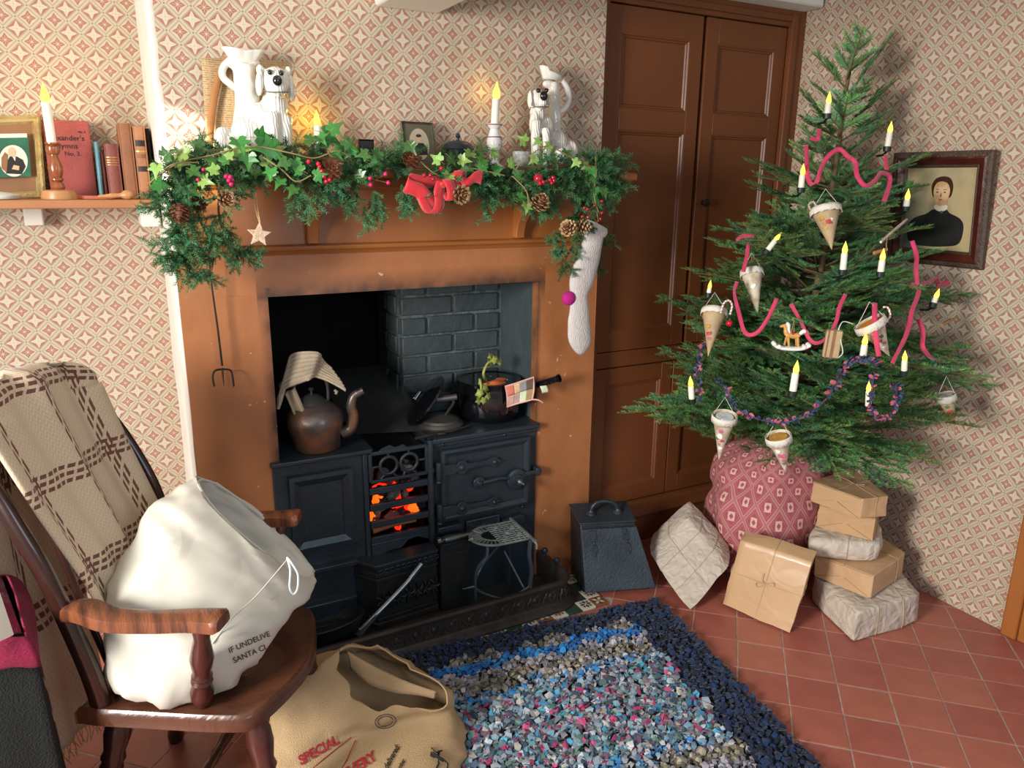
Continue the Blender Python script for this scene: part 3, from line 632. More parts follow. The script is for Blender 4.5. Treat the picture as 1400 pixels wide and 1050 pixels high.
# frying pan on the hearth
pn = thing('frying_pan', 'black round iron frying pan lying on the hearth behind the chair, handle raised', 'pan', (.55, 2.235, .006))
g = G(); g.lathe([(0, .0), (.095, 0), (.118, .035), (.121, .036), (.118, .040), (.112, .036), (.09, .006), (0, .006)], (0, 0, 0), 36)
Mp = Matrix.Translation((.545, 2.275, .062)) @ Euler((-.30, -.12, 0)).to_matrix().to_4x4(); g.xf(Mp); obj('bowl', g, 'iron_dull', pn)
g = G(); g.tube(crom([(.615, 2.20, .085), (.68, 2.225, .11), (.80, 2.25, .185), (.865, 2.265, .235)], 5), .008, 8, flat=1.3); g.tube([(.82, 2.256, .20), (.868, 2.267, .238)], .0105, 10); obj('handle', g, 'steel', pn, ang=1)
g = G(); g.tube([(.60, 2.19, .075), (.64, 2.21, .09), (.70, 2.23, .12)], [.022, .014, .009], 8, flat=.5, up=(0, 0, 1)); obj('handle_root', g, 'iron_dull', pn)
g = G(); g.box(.50, .60, 2.33, 2.36, .004, .055); obj('rest', g, 'iron_dull', pn, bevel=.003)
# ------------------------------------------------------------ kettle, pot, lids
mat('old_copper', '6f6560', .38, metal=.7, col2='b07a58', sc=9, bump=.5, bsc=14, thr=(.45, .7))
mat('old_pewter', '6d6a66', .38, metal=.75, var=.2, sc=12, bump=.25, bsc=20)
kt = thing('kettle', 'battered old copper kettle with curved spout standing on the left hob', 'kettle', (.572, 2.46, .657))
K = Vector((.572, 2.46, .657))
g = G(); g.lathe([(0, 0), (.072, 0), (.076, .006), (.084, .05), (.094, .09), (.095, .105), (.090, .125), (.07, .148), (.05, .16), (.047, .163)], K, 40)
for i, p in enumerate(g.v): g.v[i] = (p[0]+wob(p, .006, 16, 2), p[1]+wob(p, .006, 16, 3), p[2])
obj('body', g, 'old_copper', kt, ang=1.2)
g = G(); g.lathe([(.053, 0), (.054, .004), (.045, .012), (.03, .026), (.012, .033), (.004, .034), (.0035, .043), (.008, .048), (.010, .052), (.007, .056), (0, .057)], K+Vector((-.008, 0, .158)), 28); obj('lid', g, 'old_pewter', kt, ang=.8)
g = G(); g.tube(crom([(.655, 2.44, .705), (.683, 2.43, .72), (.693, 2.425, .765), (.686, 2.422, .80), (.697, 2.42, .835), (.727, 2.41, .853)], 6), [.022-.009*k/30 for k in range(31)], 14); obj('spout', g, 'old_copper', kt, ang=1.2)
g = G(); g.tube(crom([(.515, 2.46, .80), (.50, 2.46, .86), (.53, 2.46, .915), (.585, 2.46, .92), (.618, 2.46, .88), (.618, 2.46, .80)], 6), .0075, 8, flat=.6); obj('handle', g, 'old_pewter', kt, ang=1.2)
mat('knit_cloth', 'b5a48c', .9, var=.2, sc=18, bump=.3, bsc=200)
KC = [[(388,533),(386,528),(392,519),(400,509)], ]
pc = thing('knitted_potholder', 'beige ribbed knitted cloth draped over the kettle handle', 'cloth', (.55, 2.46, .87))
def knit(u, v):
    a = crom([(.462, 2.475, .872), (.488, 2.465, .915), (.52, 2.45, .945), (.56, 2.44, .958), (.60, 2.43, .952), (.634, 2.42, .925)], 12)
    k = u*(len(a)-1); i = min(len(a)-2, int(k)); c = a[i].lerp(a[i+1], k-i)
    d = Vector((-.35+.5*u, -.55, -.75)).normalized(); w = (v-.2)*.085*(1-.25*math.sin(pi*u))
    rb = .0028*math.sin(v*44+u*3); f = .016*math.sin(u*12+2.2*v)
    c = c+d*w+Vector((f*.6, -f-rb, .03*math.sin(pi*u)*(1-v)+rb))
    return c
g = G(); g.grid(knit, 60, 90); obj('cloth', g, 'knit_cloth', pc, solid=.009, ang=3)
def knit2(u, v): return Vector((.478+.03*u+.025*v, 2.455-.03*v+.012*math.sin(u*6), .86-.085*v+.02*u+.002*math.sin(u*50)))
g = G(); g.grid(knit2, 30, 16); obj('corner', g, 'knit_cloth', pc, solid=.006, ang=3)
def tp2(): return crom([(.545, 2.40, .93), (.56, 2.395, .90), (.60, 2.385, .90), (.635, 2.39, .875)], 4)
g = G(); g.tube([(.628, 2.405, .868), (.634, 2.40, .862), (.63, 2.40, .855)], .005, 6); obj('loop', g, 'knit_cloth', pc)
mat('black_enamel', '0d0e11', .12, var=.1, coat=.6, spec=.6); mat('enamel_blue', '8fb2bf', .25, var=.1, coat=.4)
pt = thing('stock_pot', 'shiny black enamel cooking pot with hollow side handle on the right hob', 'pot', (1.262, 2.525, .656))
K = Vector((1.262, 2.525, .656))
g = G(); g.lathe([(0, 0), (.098, 0), (.110, .006), (.118, .03), (.121, .07), (.121, .12), (.118, .145), (.121, .149), (.121, .153), (.116, .154), (.113, .150)], K, 48); body = obj('body', g, 'black_enamel', pt, ang=.9)
g = G(); g.lathe([(.114, .151), (.115, .12), (.114, .09), (0, .085)], K, 48, caps=False); obj('inside', g, 'enamel_blue', pt, ang=.9)
hd = Vector((.72, -.80, .12)).normalized(); h0 = K+Vector((.09, -.075, .128))
hh = Vector((.92, -.36, .16)).normalized(); h0 = (1.343,2.420,0.778); h1 = (1.437,2.295,0.843)
g = G(); h0 = Vector(h0); h1 = Vector(h1); dd = (h1-h0).normalized(); g.lathe([(.011, 0), (.0125, (h1-h0).length*.5), (.0135, (h1-h0).length-.012), (.016, (h1-h0).length-.008), (.016, (h1-h0).length), (.0105, (h1-h0).length), (.0095, (h1-h0).length-.03), (0, (h1-h0).length-.03)], h0, 20, M=rot((0, 0, 1), dd)); g.tube([K+Vector((.085, -.07, .118)), h0+dd*.01], .011, 12); obj('handle', g, 'black_enamel', pt, ang=.6)
# contents
mat('celery', 'a3a65a', .5, var=.25, sc=30); mat('carrot', 'd9703a', .5, var=.15, sc=30); mat('leafy', '8a9446', .55, var=.3, sc=25)
for nm, lab, m_, pts, rr in (('celery_stick', 'limp green celery stick drooping over the pot rim', 'celery', [(1.20, 2.50, .765), (1.195, 2.47, .815), (1.175, 2.43, .835), (1.168, 2.405, .818), (1.165, 2.40, .795)], .006),
                              ('celery_stick', 'upright celery stalk with a leafy head rising out of the pot', 'celery', [(1.27, 2.52, .75), (1.23, 2.49, .81), (1.205, 2.46, .85), (1.225, 2.47, .88), (1.25, 2.48, .89)], .006),
                              ('carrot', 'orange carrot at the front inside the black pot', 'carrot', [(1.195, 2.455, .792), (1.235, 2.44, .808), (1.29, 2.455, .80)], .016),
                              ('carrot', 'second orange carrot lying behind the first in the pot', 'carrot', [(1.25, 2.47, .80), (1.29, 2.49, .805), (1.32, 2.50, .80)], .013)):
    t_ = thing(nm, lab, 'vegetable', pts[0], 'vegetables in the pot'); c_ = crom(pts, 6)
    obj('stalk' if nm[0:2] == 'ce' else 'root', G().tube(c_, [rr*(1.1-.5*i/len(c_)) for i in range(len(c_))], 8), m_, t_)
    if nm == 'celery_stick':
        R = rng(len(lab))
        for k in range(7):
            e = Vector(pts[-1])+Vector((R.uniform(-.015, .035), R.uniform(-.02, .02), R.uniform(-.035, .02) if 'limp' in lab else R.uniform(-.015, .018))); g = G()
            n_ = Vector((R.uniform(-.4, .4), -1, R.uniform(-.2, .6))).normalized(); a_ = n_.orthogonal().normalized(); b_ = n_.cross(a_)
            g.add([e]+[e+(a_*math.cos(t*pi/5)+b_*math.sin(t*pi/5))*(.017 if t % 2 else .010)+n_*.002*(t % 3) for t in range(10)], [(0, 1+i, 1+(i+1) % 10) for i in range(10)]); obj('leaf', g, 'leafy', t_, solid=.001)
mat('straw', 'cfd6cf', .8, var=.2)
R = rng(4); g = G()
for k in range(60):
    a, b = R.uniform(0, 6.3), R.uniform(0, .09); c = K+Vector((math.cos(a)*b, math.sin(a)*b, .095+R.random()*.02+.03*(b > .05 and math.cos(a) > 0))); a2 = R.uniform(0, 6.3); g.tube([c, c+Vector((math.cos(a2)*.02, math.sin(a2)*.02, .008)), c+Vector((math.cos(a2+.6)*.035, math.sin(a2+.6)*.035, 0))], .0012, 4)
o = obj('shredded_vegetables', g, 'straw', None); tag(o, 'pale shredded vegetables filling the black pot', 'food'); o['kind'] = 'stuff'
# patchwork holder hung over the pot handle
PC = ['c9735f', 'bf9a8a', 'd8b488', 'b08d84', '8d8a8c', 'c8cfae', '5b4a3c', '9a7f5c']
for i, c in enumerate(PC): mat('patch_%d' % i, c, .85, var=.12, sc=80, bump=.2, bsc=300)
mat('pink_binding', 'dba79b', .85, bump=.2, bsc=200)
ph = thing('patchwork_holder', 'small patchwork pot holder with pink edging draped over the pot handle', 'pot holder', (1.353,2.420,0.771))
q00, q10, q11, q01 = (Vector(p) for p in ((1.258,2.385,0.811), (1.351,2.335,0.846), (1.343,2.335,0.763), (1.265,2.385,0.731)))
def phs(u, v): return q00.lerp(q10, u).lerp(q01.lerp(q11, u), v)+Vector((.004*math.sin(v*3), -.003*math.sin(u*5+v*3), 0))
k = 0
for i in range(4):
    for j in range(2):
        u0, u1 = (0, .28, .5, .75)[i], (.28, .5, .75, 1)[i]; v0, v1 = (0, .5)[j]+.0, (.5, 1)[j]
        g = G(); g.grid(lambda u, v: phs(u0+(u1-u0)*u, v0+(v1-v0)*v), 5, 5); obj('patch', g, 'patch_%d' % k, ph, solid=.004); k += 1
g = G(); g.tube([phs(u, 0) for u in (0, .3, .6, 1)]+[phs(1, v) for v in (.3, .6, 1)]+[phs(u, 1) for u in (.7, .4, 0)]+[phs(0, v) for v in (.7, .3)], .0035, 6, closed=True)
g.tube(crom([phs(1, 1), phs(1, 1)+Vector((.02, -.01, -.002)), phs(1, 1)+Vector((.04, -.01, -.015))], 4), .003, 6); obj('binding', g, 'pink_binding', ph)
g = G(); g.grid(lambda u, v: Vector((1.373,2.330,0.811)).lerp(Vector((1.396,2.320,0.814)), u)+Vector((.01*v, -.004*math.sin(3*v), -.028*v)), 4, 4); obj('tab', g, 'patch_5', ph, solid=.003)
# pot lid leaning and a flat lid
ld = thing('pot_lid', 'black enamel pot lid propped on edge beside the pot', 'lid', (1.0, 2.58, .656))
g = G(); g.lathe([(.105, 0), (.112, .004), (.112, .012), (.100, .018), (.06, .030), (.02, .036), (0, .036)], (0, 0, 0), 40); g.lathe([(.103, .0), (.095, .008), (.05, .022), (0, .028)], (0, 0, 0), 40, caps=False)
Ml = Matrix.Translation((1.0, 2.60, .748)) @ rot((0, 0, 1), (-.62, -.30, .62)).to_4x4()
Ml = Matrix.Translation((1.008,2.545,0.742)) @ rot((0, 0, 1), (-.72, .18, .60)).to_4x4(); g.xf(Ml); obj('disc', g, 'black_enamel', ld, ang=.6)
g = G(); g.box(-.022, .022, -.006, .006, .036, .052); g.xf(Ml); obj('knob', g, 'black_enamel', ld, bevel=.004)
fl = thing('stove_lid', 'flat grey iron stove lid with lifting bracket lying on the hob', 'lid', (1.05, 2.50, .656))
g = G(); g.lathe([(.085, 0), (.088, .008), (.08, .018), (.076, .019), (.07, .028), (.04, .040), (.015, .044), (0, .044)], (1.045, 2.505, .6565), 40); obj('disc', g, 'old_pewter', fl, ang=.5)
g = G(); g.tube(crom([(1.06, 2.49, .695), (1.07, 2.475, .72), (1.085, 2.47, .745), (1.085, 2.47, .762)], 4), .005, 6, flat=2); g.tube([(1.015, 2.47, .768), (1.09, 2.45, .775)], .0115, 12); obj('lifter', g, 'old_pewter', fl)
ir = thing('hob_lifter', 'thin iron bar tool lying along the front of the hob', 'tool', (1.0, 2.40, .656))
g = G(); g.tube(crom([(.90, 2.385, .662), (.96, 2.39, .664), (1.0, 2.40, .662), (1.06, 2.405, .664), (1.13, 2.43, .662)], 4), .0055, 6); obj('rod', g, 'iron_worn', ir)
g = G(); g.box(.99, 1.02, 2.388, 2.408, .658, .667); obj('collar', g, 'iron_worn', ir, bevel=.002)
# coal scuttle
mat('scuttle_metal', '2c3338', .42, metal=.5, var=.25, sc=9, bump=.2, bsc=90, spec=.5)
mat('scuttle_lid', '39424a', .5, metal=.4, var=.3, sc=6, bump=.35, bsc=120)
cs = thing('coal_scuttle', 'black metal coal scuttle with sloping hinged lid and curved handle beside the fireplace', 'scuttle', (1.62, 2.23, 0))
b4 = [(1.495, 2.175, .012), (1.755, 2.085, .012), (1.80, 2.235, .012), (1.535, 2.325, .012)]
t4 = [(1.512, 2.235, .262), (1.718, 2.163, .262), (1.762, 2.285, .285), (1.545, 2.362, .285)]
g = G(); g.hexa(b4, t4); obj('body', g, 'scuttle_metal', cs, bevel=.004)
n_ = Vector((-.33, -.94, .2)).normalized()
def qd(b, t, u, v, o): return Vector(b[0]).lerp(Vector(b[1]), u).lerp(Vector(t[0]).lerp(Vector(t[1]), u), v)+n_*o
g = G(); l4 = [qd(b4, t4, u, v, .004) for u, v in ((-.01, .03), (1.02, .03), (1.0, .94), (.0, .94))]; l5 = [p+n_*.010 for p in l4]; l5[0] = l5[0]+n_*.035; l5[1] = l5[1]+n_*.035; l4[0] = l4[0]+n_*.03; l4[1] = l4[1]+n_*.03
g.hexa([l4[0], l4[1], l4[2], l4[3]], [l5[0], l5[1], l5[2], l5[3]]); lid_ = obj('lid', g, 'scuttle_lid', cs, bevel=.003, weld=1e-5)
for u in (.2, .76):
    g = G()
    for v0, v1, w in ((.98, .8, .05), (.8, .74, .02), (.74, .62, .04), (.62, .56, .012)):
        a = [l5[3].lerp(l5[2], u-w).lerp(l5[0].lerp(l5[1], u-w), 1-v0), l5[3].lerp(l5[2], u+w).lerp(l5[0].lerp(l5[1], u+w), 1-v0), l5[3].lerp(l5[2], u+w).lerp(l5[0].lerp(l5[1], u+w), 1-v1), l5[3].lerp(l5[2], u-w).lerp(l5[0].lerp(l5[1], u-w), 1-v1)]
        g.hexa([a[3], a[2], a[1], a[0]], [p+n_*.004 for p in (a[3], a[2], a[1], a[0])])
    obj('strap_hinge', g, 'scuttle_metal', cs, bevel=.001, weld=1e-6)
g = G(); tpv = lambda u, v, h: Vector(t4[0]).lerp(Vector(t4[1]), u).lerp(Vector(t4[3]).lerp(Vector(t4[2]), u), v)+Vector((0, 0, h))
g.hexa([tpv(u, v, .001) for u, v in ((-.02, -.03), (1.02, -.03), (1.02, 1.02), (-.02, 1.02))], [tpv(u, v, .007) for u, v in ((-.02, -.03), (1.02, -.03), (1.02, 1.02), (-.02, 1.02))]); obj('top_plate', g, 'scuttle_lid', cs, bevel=.002)
g = G(); g.tube(crom([tpv(.28, .45, .006), tpv(.29, .45, .03), tpv(.38, .45, .052), tpv(.55, .45, .056), tpv(.70, .45, .044), tpv(.76, .45, .02), tpv(.77, .45, .006)], 5), .0075, 10)
for u in (.28, .77): g.lathe([(.022, 0), (.018, .006), (.012, .010), (.010, .016)], tpv(u, .45, .006), 18)
obj('handle', g, 'iron', cs)
for p in b4: g = G(); g.lathe([(.008, 0), (.011, .012)], (p[0]+(1.64-p[0])*.08, p[1]+(2.2-p[1])*.08, 0.001), 10); obj('foot', g, 'scuttle_metal', cs)

# ------------------------------------------------------------ things on the mantelshelf and alcove shelf
mat('wax', 'efe9d8', .45, var=.04, sc=5, spec=.4); mat('flame', 'ffc21a', .4, emit=2.6, ecol='ffd84e', var=.1, sc=40); mat('flame_tip', 'fff0a0', .4, emit=4, ecol='ffe070')
def candle(th, base, r, h, fl=1.0, ax=(0, 0, 1), light=0):
    base = Vector(base); M = rot((0, 0, 1), ax); ax = Vector(ax).normalized()
    g = G(); g.lathe([(r*.96, 0), (r, .002), (r*.97, h-.003), (r*.85, h), (r*.3, h)], base, 16, M=M); obj('wax_stem', g, 'wax', th)
    g = G(); s = r*fl; g.lathe([(s*.55, 0), (s*.8, s*.6), (s*.82, s*1.2), (s*.55, s*2.2), (s*.22, s*3.1), (0, s*3.8)], base+ax*(h-.001), 12, M=M); obj('flame', g, 'flame', th)
    if light:
        l = bpy.data.lights.new('flame_light', 'POINT'); l.energy = light; l.color = (1, .62, .08); l.shadow_soft_size = .012
        o = bpy.data.objects.new('flame_light', l); C0.objects.link(o); o.location = base+ax*(h+s*2)+Vector((0, .045, .0))
mat('holder_dark', '2a1a18', .3, var=.2, coat=.3)
t = thing('candle', 'white candle with a yellow flame in a dark red holder beside the left china dog', 'candle', (.59, 2.30, 1.576))
g = G(); g.lathe([(.030, 0), (.032, .004), (.022, .012), (.013, .02), (.013, .03), (.021, .04), (.022, .062), (.018, .066), (.013, .066)], (.59, 2.30, 1.576), 24); obj('holder', g, 'holder_dark', t, ang=.6)
candle(t, (.59, 2.30, 1.64), .0115, .052, 1.05, light=.32)
mat('china_white', 'dfe0dc', .12, var=.03, coat=.5); mat('china_pink', 'a86a86', .2, var=.2, sc=60)
t = thing('candlestick', 'white china candlestick with pink bands holding a lit white candle on the mantelshelf', 'candlestick', (1.165, 2.30, 1.576))
g = G(); g.lathe([(.0, 0), (.040, 0), (.042, .006), (.034, .014), (.018, .022), (.013, .034), (.017, .05), (.024, .075), (.025, .095), (.017, .118), (.014, .13), (.023, .14), (.024, .146), (.014, .146)], (1.165, 2.30, 1.576), 28); cs_ = obj('stem', g, 'china_white', t, ang=.7)
for z, r in ((.003, .0425), (.105, .0235), (.143, .025)):
    g = G(); g.tube([(1.165+r*math.cos(a*pi/12), 2.30+r*math.sin(a*pi/12), 1.576+z+.003*math.sin(a*pi)) for a in range(24)], .002, 5, closed=True); obj('pink_band', g, 'china_pink', t)
R = rng(2)
for k in range(10):
    g = G(); a = R.uniform(3.4, 6); z = R.uniform(.05, .1); g.ball((1.165+.0235*math.cos(a), 2.30+.0235*math.sin(a), 1.576+z), (.004, .0018, .003), nu=6, nv=4); obj('painted_flower', g, 'china_pink', t)
candle(t, (1.166, 2.30, 1.72), .0125, .078, 1.15, ax=(.06, 0, 1), light=.12)
# china spaniel jugs
mat('china_cream', 'e4e0d6', .14, var=.04, sc=8, coat=.5, bump=.0); mat('china_black', '171311', .1, var=.1, coat=.5); mat('china_grey', '6b6a66', .2, var=.2)
mat('fur_china', 'e6e2d8', .16, var=.05, sc=8, coat=.5)
nt = MATS['fur_china'].node_tree; b_ = nt.nodes['Principled BSDF']; tc_n = nn(nt, 'ShaderNodeTexCoord'); mp_ = nn(nt, 'ShaderNodeMapping'); mp_.inputs['Scale'].default_value = (1, 1, .32); mp_.inputs['Rotation'].default_value = (0, .25, 0)
nt.links.new(tc_n.outputs['Object'], mp_.inputs[0]); wv = nn(nt, 'ShaderNodeTexWave'); wv.inputs['Scale'].default_value = 34; wv.inputs['Distortion'].default_value = 9; wv.inputs['Detail'].default_value = 1.5; wv.inputs['Detail Scale'].default_value = 1.4; nt.links.new(mp_.outputs[0], wv.inputs[0])
bp_ = nn(nt, 'ShaderNodeBump'); bp_.inputs['Strength'].default_value = .55; bp_.inputs['Distance'].default_value = .003; nt.links.new(wv.outputs[1], bp_.inputs['Height']); nt.links.new(bp_.outputs[0], b_.inputs['Normal'])
def dog(t, P, s, flip, mirror_y=0):
    # P: named points (already in the room); s: metres per unit
    body = G()
    for p, r in P['balls']: body.ball(p, tuple(q*s for q in r) if hasattr(r, '__len__') else r*s, nu=20, nv=14)
    for pts, r in P['limbs']: body.tube(crom(pts, 5), [q*s for q in r] if len(r) > 2 else [r[0]*s+(r[1]-r[0])*s*k/(5*(len(pts)-1)) for k in range(5*(len(pts)-1)+1)], 12)
    voxel('body', body, 'fur_china', t, .0042, 5)
    jug = G()
    jug.tube(crom(P['trunk'], 5), [P['tr'][0]*s+(P['tr'][1]-P['tr'][0])*s*(k/(5*(len(P['trunk'])-1))) for k in range(5*(len(P['trunk'])-1)+1)], 20)
    for p, r in P['spout']: jug.ball(p, tuple(q*s for q in r), nu=16, nv=10)
    for i, p in enumerate(jug.v): jug.v[i] = (p[0]+wob(p, .004, 40), p[1]+wob(p, .004, 40, 2), p[2])
    voxel('jug', jug, 'china_cream', t, .0042, 3)
    h = G(); h.tube(crom(P['handle'], 6), 5.2*s, 10); obj('jug_handle', h, 'china_cream', t)
    rim = G(); rim.grid(lambda u, v: P['rimf'](u, v), 40, 5, cu=True); obj('jug_rim', rim, 'china_cream', t, solid=.004, ang=3)
    for e in P['eyes']:
        g = G(); g.ball(e, 3.3*s, nu=12, nv=8); ey = obj('eye', g, 'china_black', t)
        g = G(); g.tube(crom([Vector(e)+Vector((4.6*s*math.cos(a), -.2*s, 3.6*s*math.sin(a))) for a in (2.8, 2.2, 1.57, .9, .3)], 3), .6*s, 5); obj('brow', g, 'china_grey', t)
    g = G(); g.ball(P['nose'], (6.6*s, 5*s, 7.2*s), nu=18, nv=12); obj('muzzle', g, 'china_black', t)
    for a in P['ears']:
        g = G(); g.ball(a[0], tuple(q*s for q in a[1]), M=Euler((0, a[2], 0)).to_matrix(), nu=14, nv=12, nz=.1, ns=4); obj('ear', g, 'fur_china', t)
    g = G(); g.tube(crom(P['collar'], 4), .9*s, 6); obj('collar', g, 'china_grey', t); g = G(); g.ball(P['lock'], 2.6*s, nu=10, nv=8); obj('padlock', g, 'china_cream', t)
Yd = 2.30
def dp(px, py, y=Yd): return None
d1 = thing('china_dog', 'left white china spaniel jug, larger, sitting in front of the newspaper', 'ornament', (.46, 2.30, 1.576))
s1 = .00193
def rimf1(u, v):
    c = Vector((0.406,2.330,1.864)); a = 2*pi*u; rr = (13+7*v+ (6*v if math.cos(a) < -.3 else 0)+6*v*(math.cos(a) > .6))*s1
    return c+Vector((math.cos(a)*rr*1.15, math.sin(a)*rr*.75, (v-.5)*16*s1+ (4*s1*abs(math.cos(a))*v)))
P1 = dict(balls=[((0.476,2.275,1.801), (20, 19, 21)), ((0.475,2.260,1.780), (13, 12, 12)), ((0.472,2.290,1.739), (19, 19, 24)), ((0.444,2.300,1.700), (27, 22, 26)), ((0.397,2.300,1.659), (26, 23, 26)), ((0.359,2.300,1.619), (24, 24, 24)), ((0.482,2.270,1.680), (11, 12, 30)), ((0.401,2.300,1.581), (42, 26, 9)), ((0.439,2.290,1.830), (6, 8, 8)), ((0.512,2.280,1.830), (5, 8, 8))],
          limbs=[([(0.457,2.260,1.717), (0.452,2.245,1.658), (0.449,2.240,1.600), (0.451,2.235,1.555)], (11, 9, 9, 8)[:2]), ([(0.494,2.270,1.710), (0.488,2.260,1.651), (0.486,2.255,1.601), (0.488,2.250,1.556)], (11, 9)), ([(0.377,2.250,1.627), (0.361,2.235,1.579), (0.397,2.230,1.554)], (15, 8)), ([(0.352,2.300,1.628), (0.329,2.290,1.665), (0.320,2.275,1.634), (0.339,2.260,1.617)], (9, 9))],
          trunk=[(0.383,2.340,1.567), (0.397,2.340,1.671), (0.406,2.335,1.749), (0.404,2.330,1.805), (0.403,2.330,1.847)], tr=(20, 15), spout=[((0.382,2.330,1.849), (16, 11, 9)), ((0.427,2.330,1.853), (12, 10, 8)), ((0.407,2.325,1.786), (16, 14, 20))],
          handle=[(0.375,2.330,1.860), (0.350,2.330,1.836), (0.346,2.330,1.811), (0.366,2.330,1.792), (0.392,2.330,1.774)], rimf=rimf1,
          eyes=[(0.455,2.243,1.820), (0.485,2.240,1.820)], nose=(0.472,2.236,1.800), ears=[((0.431,2.270,1.796), (5.5, 8, 18), .1), ((0.516,2.280,1.791), (5, 8, 20), -.06)],
          collar=[(0.438,2.250,1.773), (0.452,2.235,1.769), (0.480,2.232,1.771), (0.506,2.250,1.774)], lock=(0.471,2.236,1.761))
dog(d1, P1, s1, 1)
d2 = thing('china_dog', 'right cream china spaniel jug, facing the cupboard end of the mantelshelf', 'ornament', (1.38, 2.30, 1.576))
s2 = .00235
def rimf2(u, v):
    c = Vector((1.391,2.330,1.883)); a = 2*pi*u; rr = (9+5*v)*s2
    return c+Vector((math.cos(a)*rr*1.25, math.sin(a)*rr*.8, ((v-.5)*9-4.5*math.cos(a)*v+(5*v*(math.cos(a) < -.5)))*s2))
P2 = dict(balls=[((1.310,2.275,1.807), (12.5, 13, 14)), ((1.318,2.260,1.792), (8, 9, 8)), ((1.320,2.290,1.761), (13, 13, 16)), ((1.352,2.300,1.717), (18, 15, 20)), ((1.405,2.300,1.672), (18, 16, 20)), ((1.430,2.300,1.637), (18, 16, 18)), ((1.387,2.300,1.583), (30, 18, 6)), ((1.301,2.275,1.725), (9, 9, 20))],
          limbs=[([(1.298,2.260,1.735), (1.290,2.250,1.678), (1.289,2.245,1.620), (1.284,2.240,1.571)], (8, 6.5)), ([(1.328,2.255,1.713), (1.330,2.245,1.656), (1.326,2.240,1.572)], (8, 6)), ([(1.384,2.255,1.646), (1.388,2.240,1.599), (1.348,2.235,1.570)], (11, 6)), ([(1.434,2.300,1.673), (1.464,2.290,1.661), (1.462,2.280,1.618)], (7, 6))],
          trunk=[(1.426,2.340,1.589), (1.420,2.340,1.710), (1.409,2.335,1.780), (1.404,2.330,1.837), (1.400,2.330,1.867)], tr=(12, 10), spout=[((1.383,2.330,1.859), (11, 8, 7)), ((1.402,2.325,1.814), (9.5, 9, 13))],
          handle=[(1.435,2.330,1.874), (1.456,2.330,1.852), (1.466,2.330,1.820), (1.452,2.330,1.789), (1.421,2.330,1.768)], rimf=rimf2,
          eyes=[(1.294,2.243,1.825), (1.325,2.245,1.827)], nose=(1.312,2.238,1.810), ears=[((1.279,2.270,1.800), (3.5, 6, 13), .0), ((1.355,2.280,1.803), (2.5, 5, 9), -.1)],
          collar=[(1.269,2.250,1.778), (1.284,2.238,1.775), (1.309,2.238,1.777), (1.338,2.250,1.779)], lock=(1.299,2.240,1.767))
s1_, s2 = s1, s2
for k_ in ('eyes',): pass
dog(d2, P2, s2*.88, -1)
# newspaper and folded brown paper behind the left dog
mat('newsprint', 'c9ab80', .8, col2='b39062', sc=4, var=.1)
nt = MATS['newsprint'].node_tree; b_ = nt.nodes['Principled BSDF']; tc_n = nn(nt, 'ShaderNodeTexCoord'); src = b_.inputs['Base Color'].links[0].from_socket
se = nn(nt, 'ShaderNodeSeparateXYZ'); nt.links.new(tc_n.outputs['Object'], se.inputs[0]); ln = mth(nt, 'LESS_THAN', mth(nt, 'FRACT', mth(nt, 'MULTIPLY', se.outputs[2], 170)), .45)
nz = nn(nt, 'ShaderNodeTexNoise'); nz.inputs['Scale'].default_value = 160; nt.links.new(tc_n.outputs['Object'], nz.inputs[0]); ln2 = mth(nt, 'MULTIPLY', ln, mth(nt, 'GREATER_THAN', nz.outputs[0], .47))
cl_ = mth(nt, 'GREATER_THAN', mth(nt, 'FRACT', mth(nt, 'MULTIPLY', se.outputs[0], 19)), .08); ln2 = mth(nt, 'MULTIPLY', mth(nt, 'MULTIPLY', ln2, cl_), .5)
nt.links.new(mx(nt, ln2, src, lin('4a3a2a')), b_.inputs['Base Color'])
mat('brown_paper_fold', 'a8703a', .6, var=.15, sc=8)
t = thing('newspaper', 'yellowed newspaper sheet propped against the wallpaper behind the left china dog', 'newspaper', (.36, 2.37, 1.577))
g = G(); A_ = [Vector(p) for p in ((0.291,2.375,1.564), (0.511,2.375,1.567), (0.535,2.392,1.872), (0.302,2.392,1.864))]
g.grid(lambda u, v: A_[0].lerp(A_[1], u).lerp(A_[3].lerp(A_[2], u), v)+Vector((0, -.004*math.sin(u*6+v*2), 0)), 14, 14); obj('sheet', g, 'newsprint', t, solid=.0016, ang=3)
g = G(); A2 = [Vector(p) for p in ((0.300,2.352,1.563), (0.420,2.355,1.565), (0.445,2.370,1.870), (0.368,2.370,1.864))]
g.grid(lambda u, v: A2[0].lerp(A2[1], u).lerp(A2[3].lerp(A2[2], u), v)+Vector((-.012*math.sin(pi*v)*(1-u), -.01*math.sin(pi*u), 0)), 12, 12); obj('folded_page', g, 'newsprint', t, solid=.0016, ang=3)
g = G(); cpts = [(0.288,2.335,1.567), (0.305,2.340,1.686), (0.326,2.345,1.774), (0.349,2.352,1.832), (0.368,2.360,1.863)]
g.tube(crom(cpts, 6), [.0045]*25, 8, flat=2.2, up=(1, 0, 0)); obj('fold', g, 'brown_paper_fold', t)
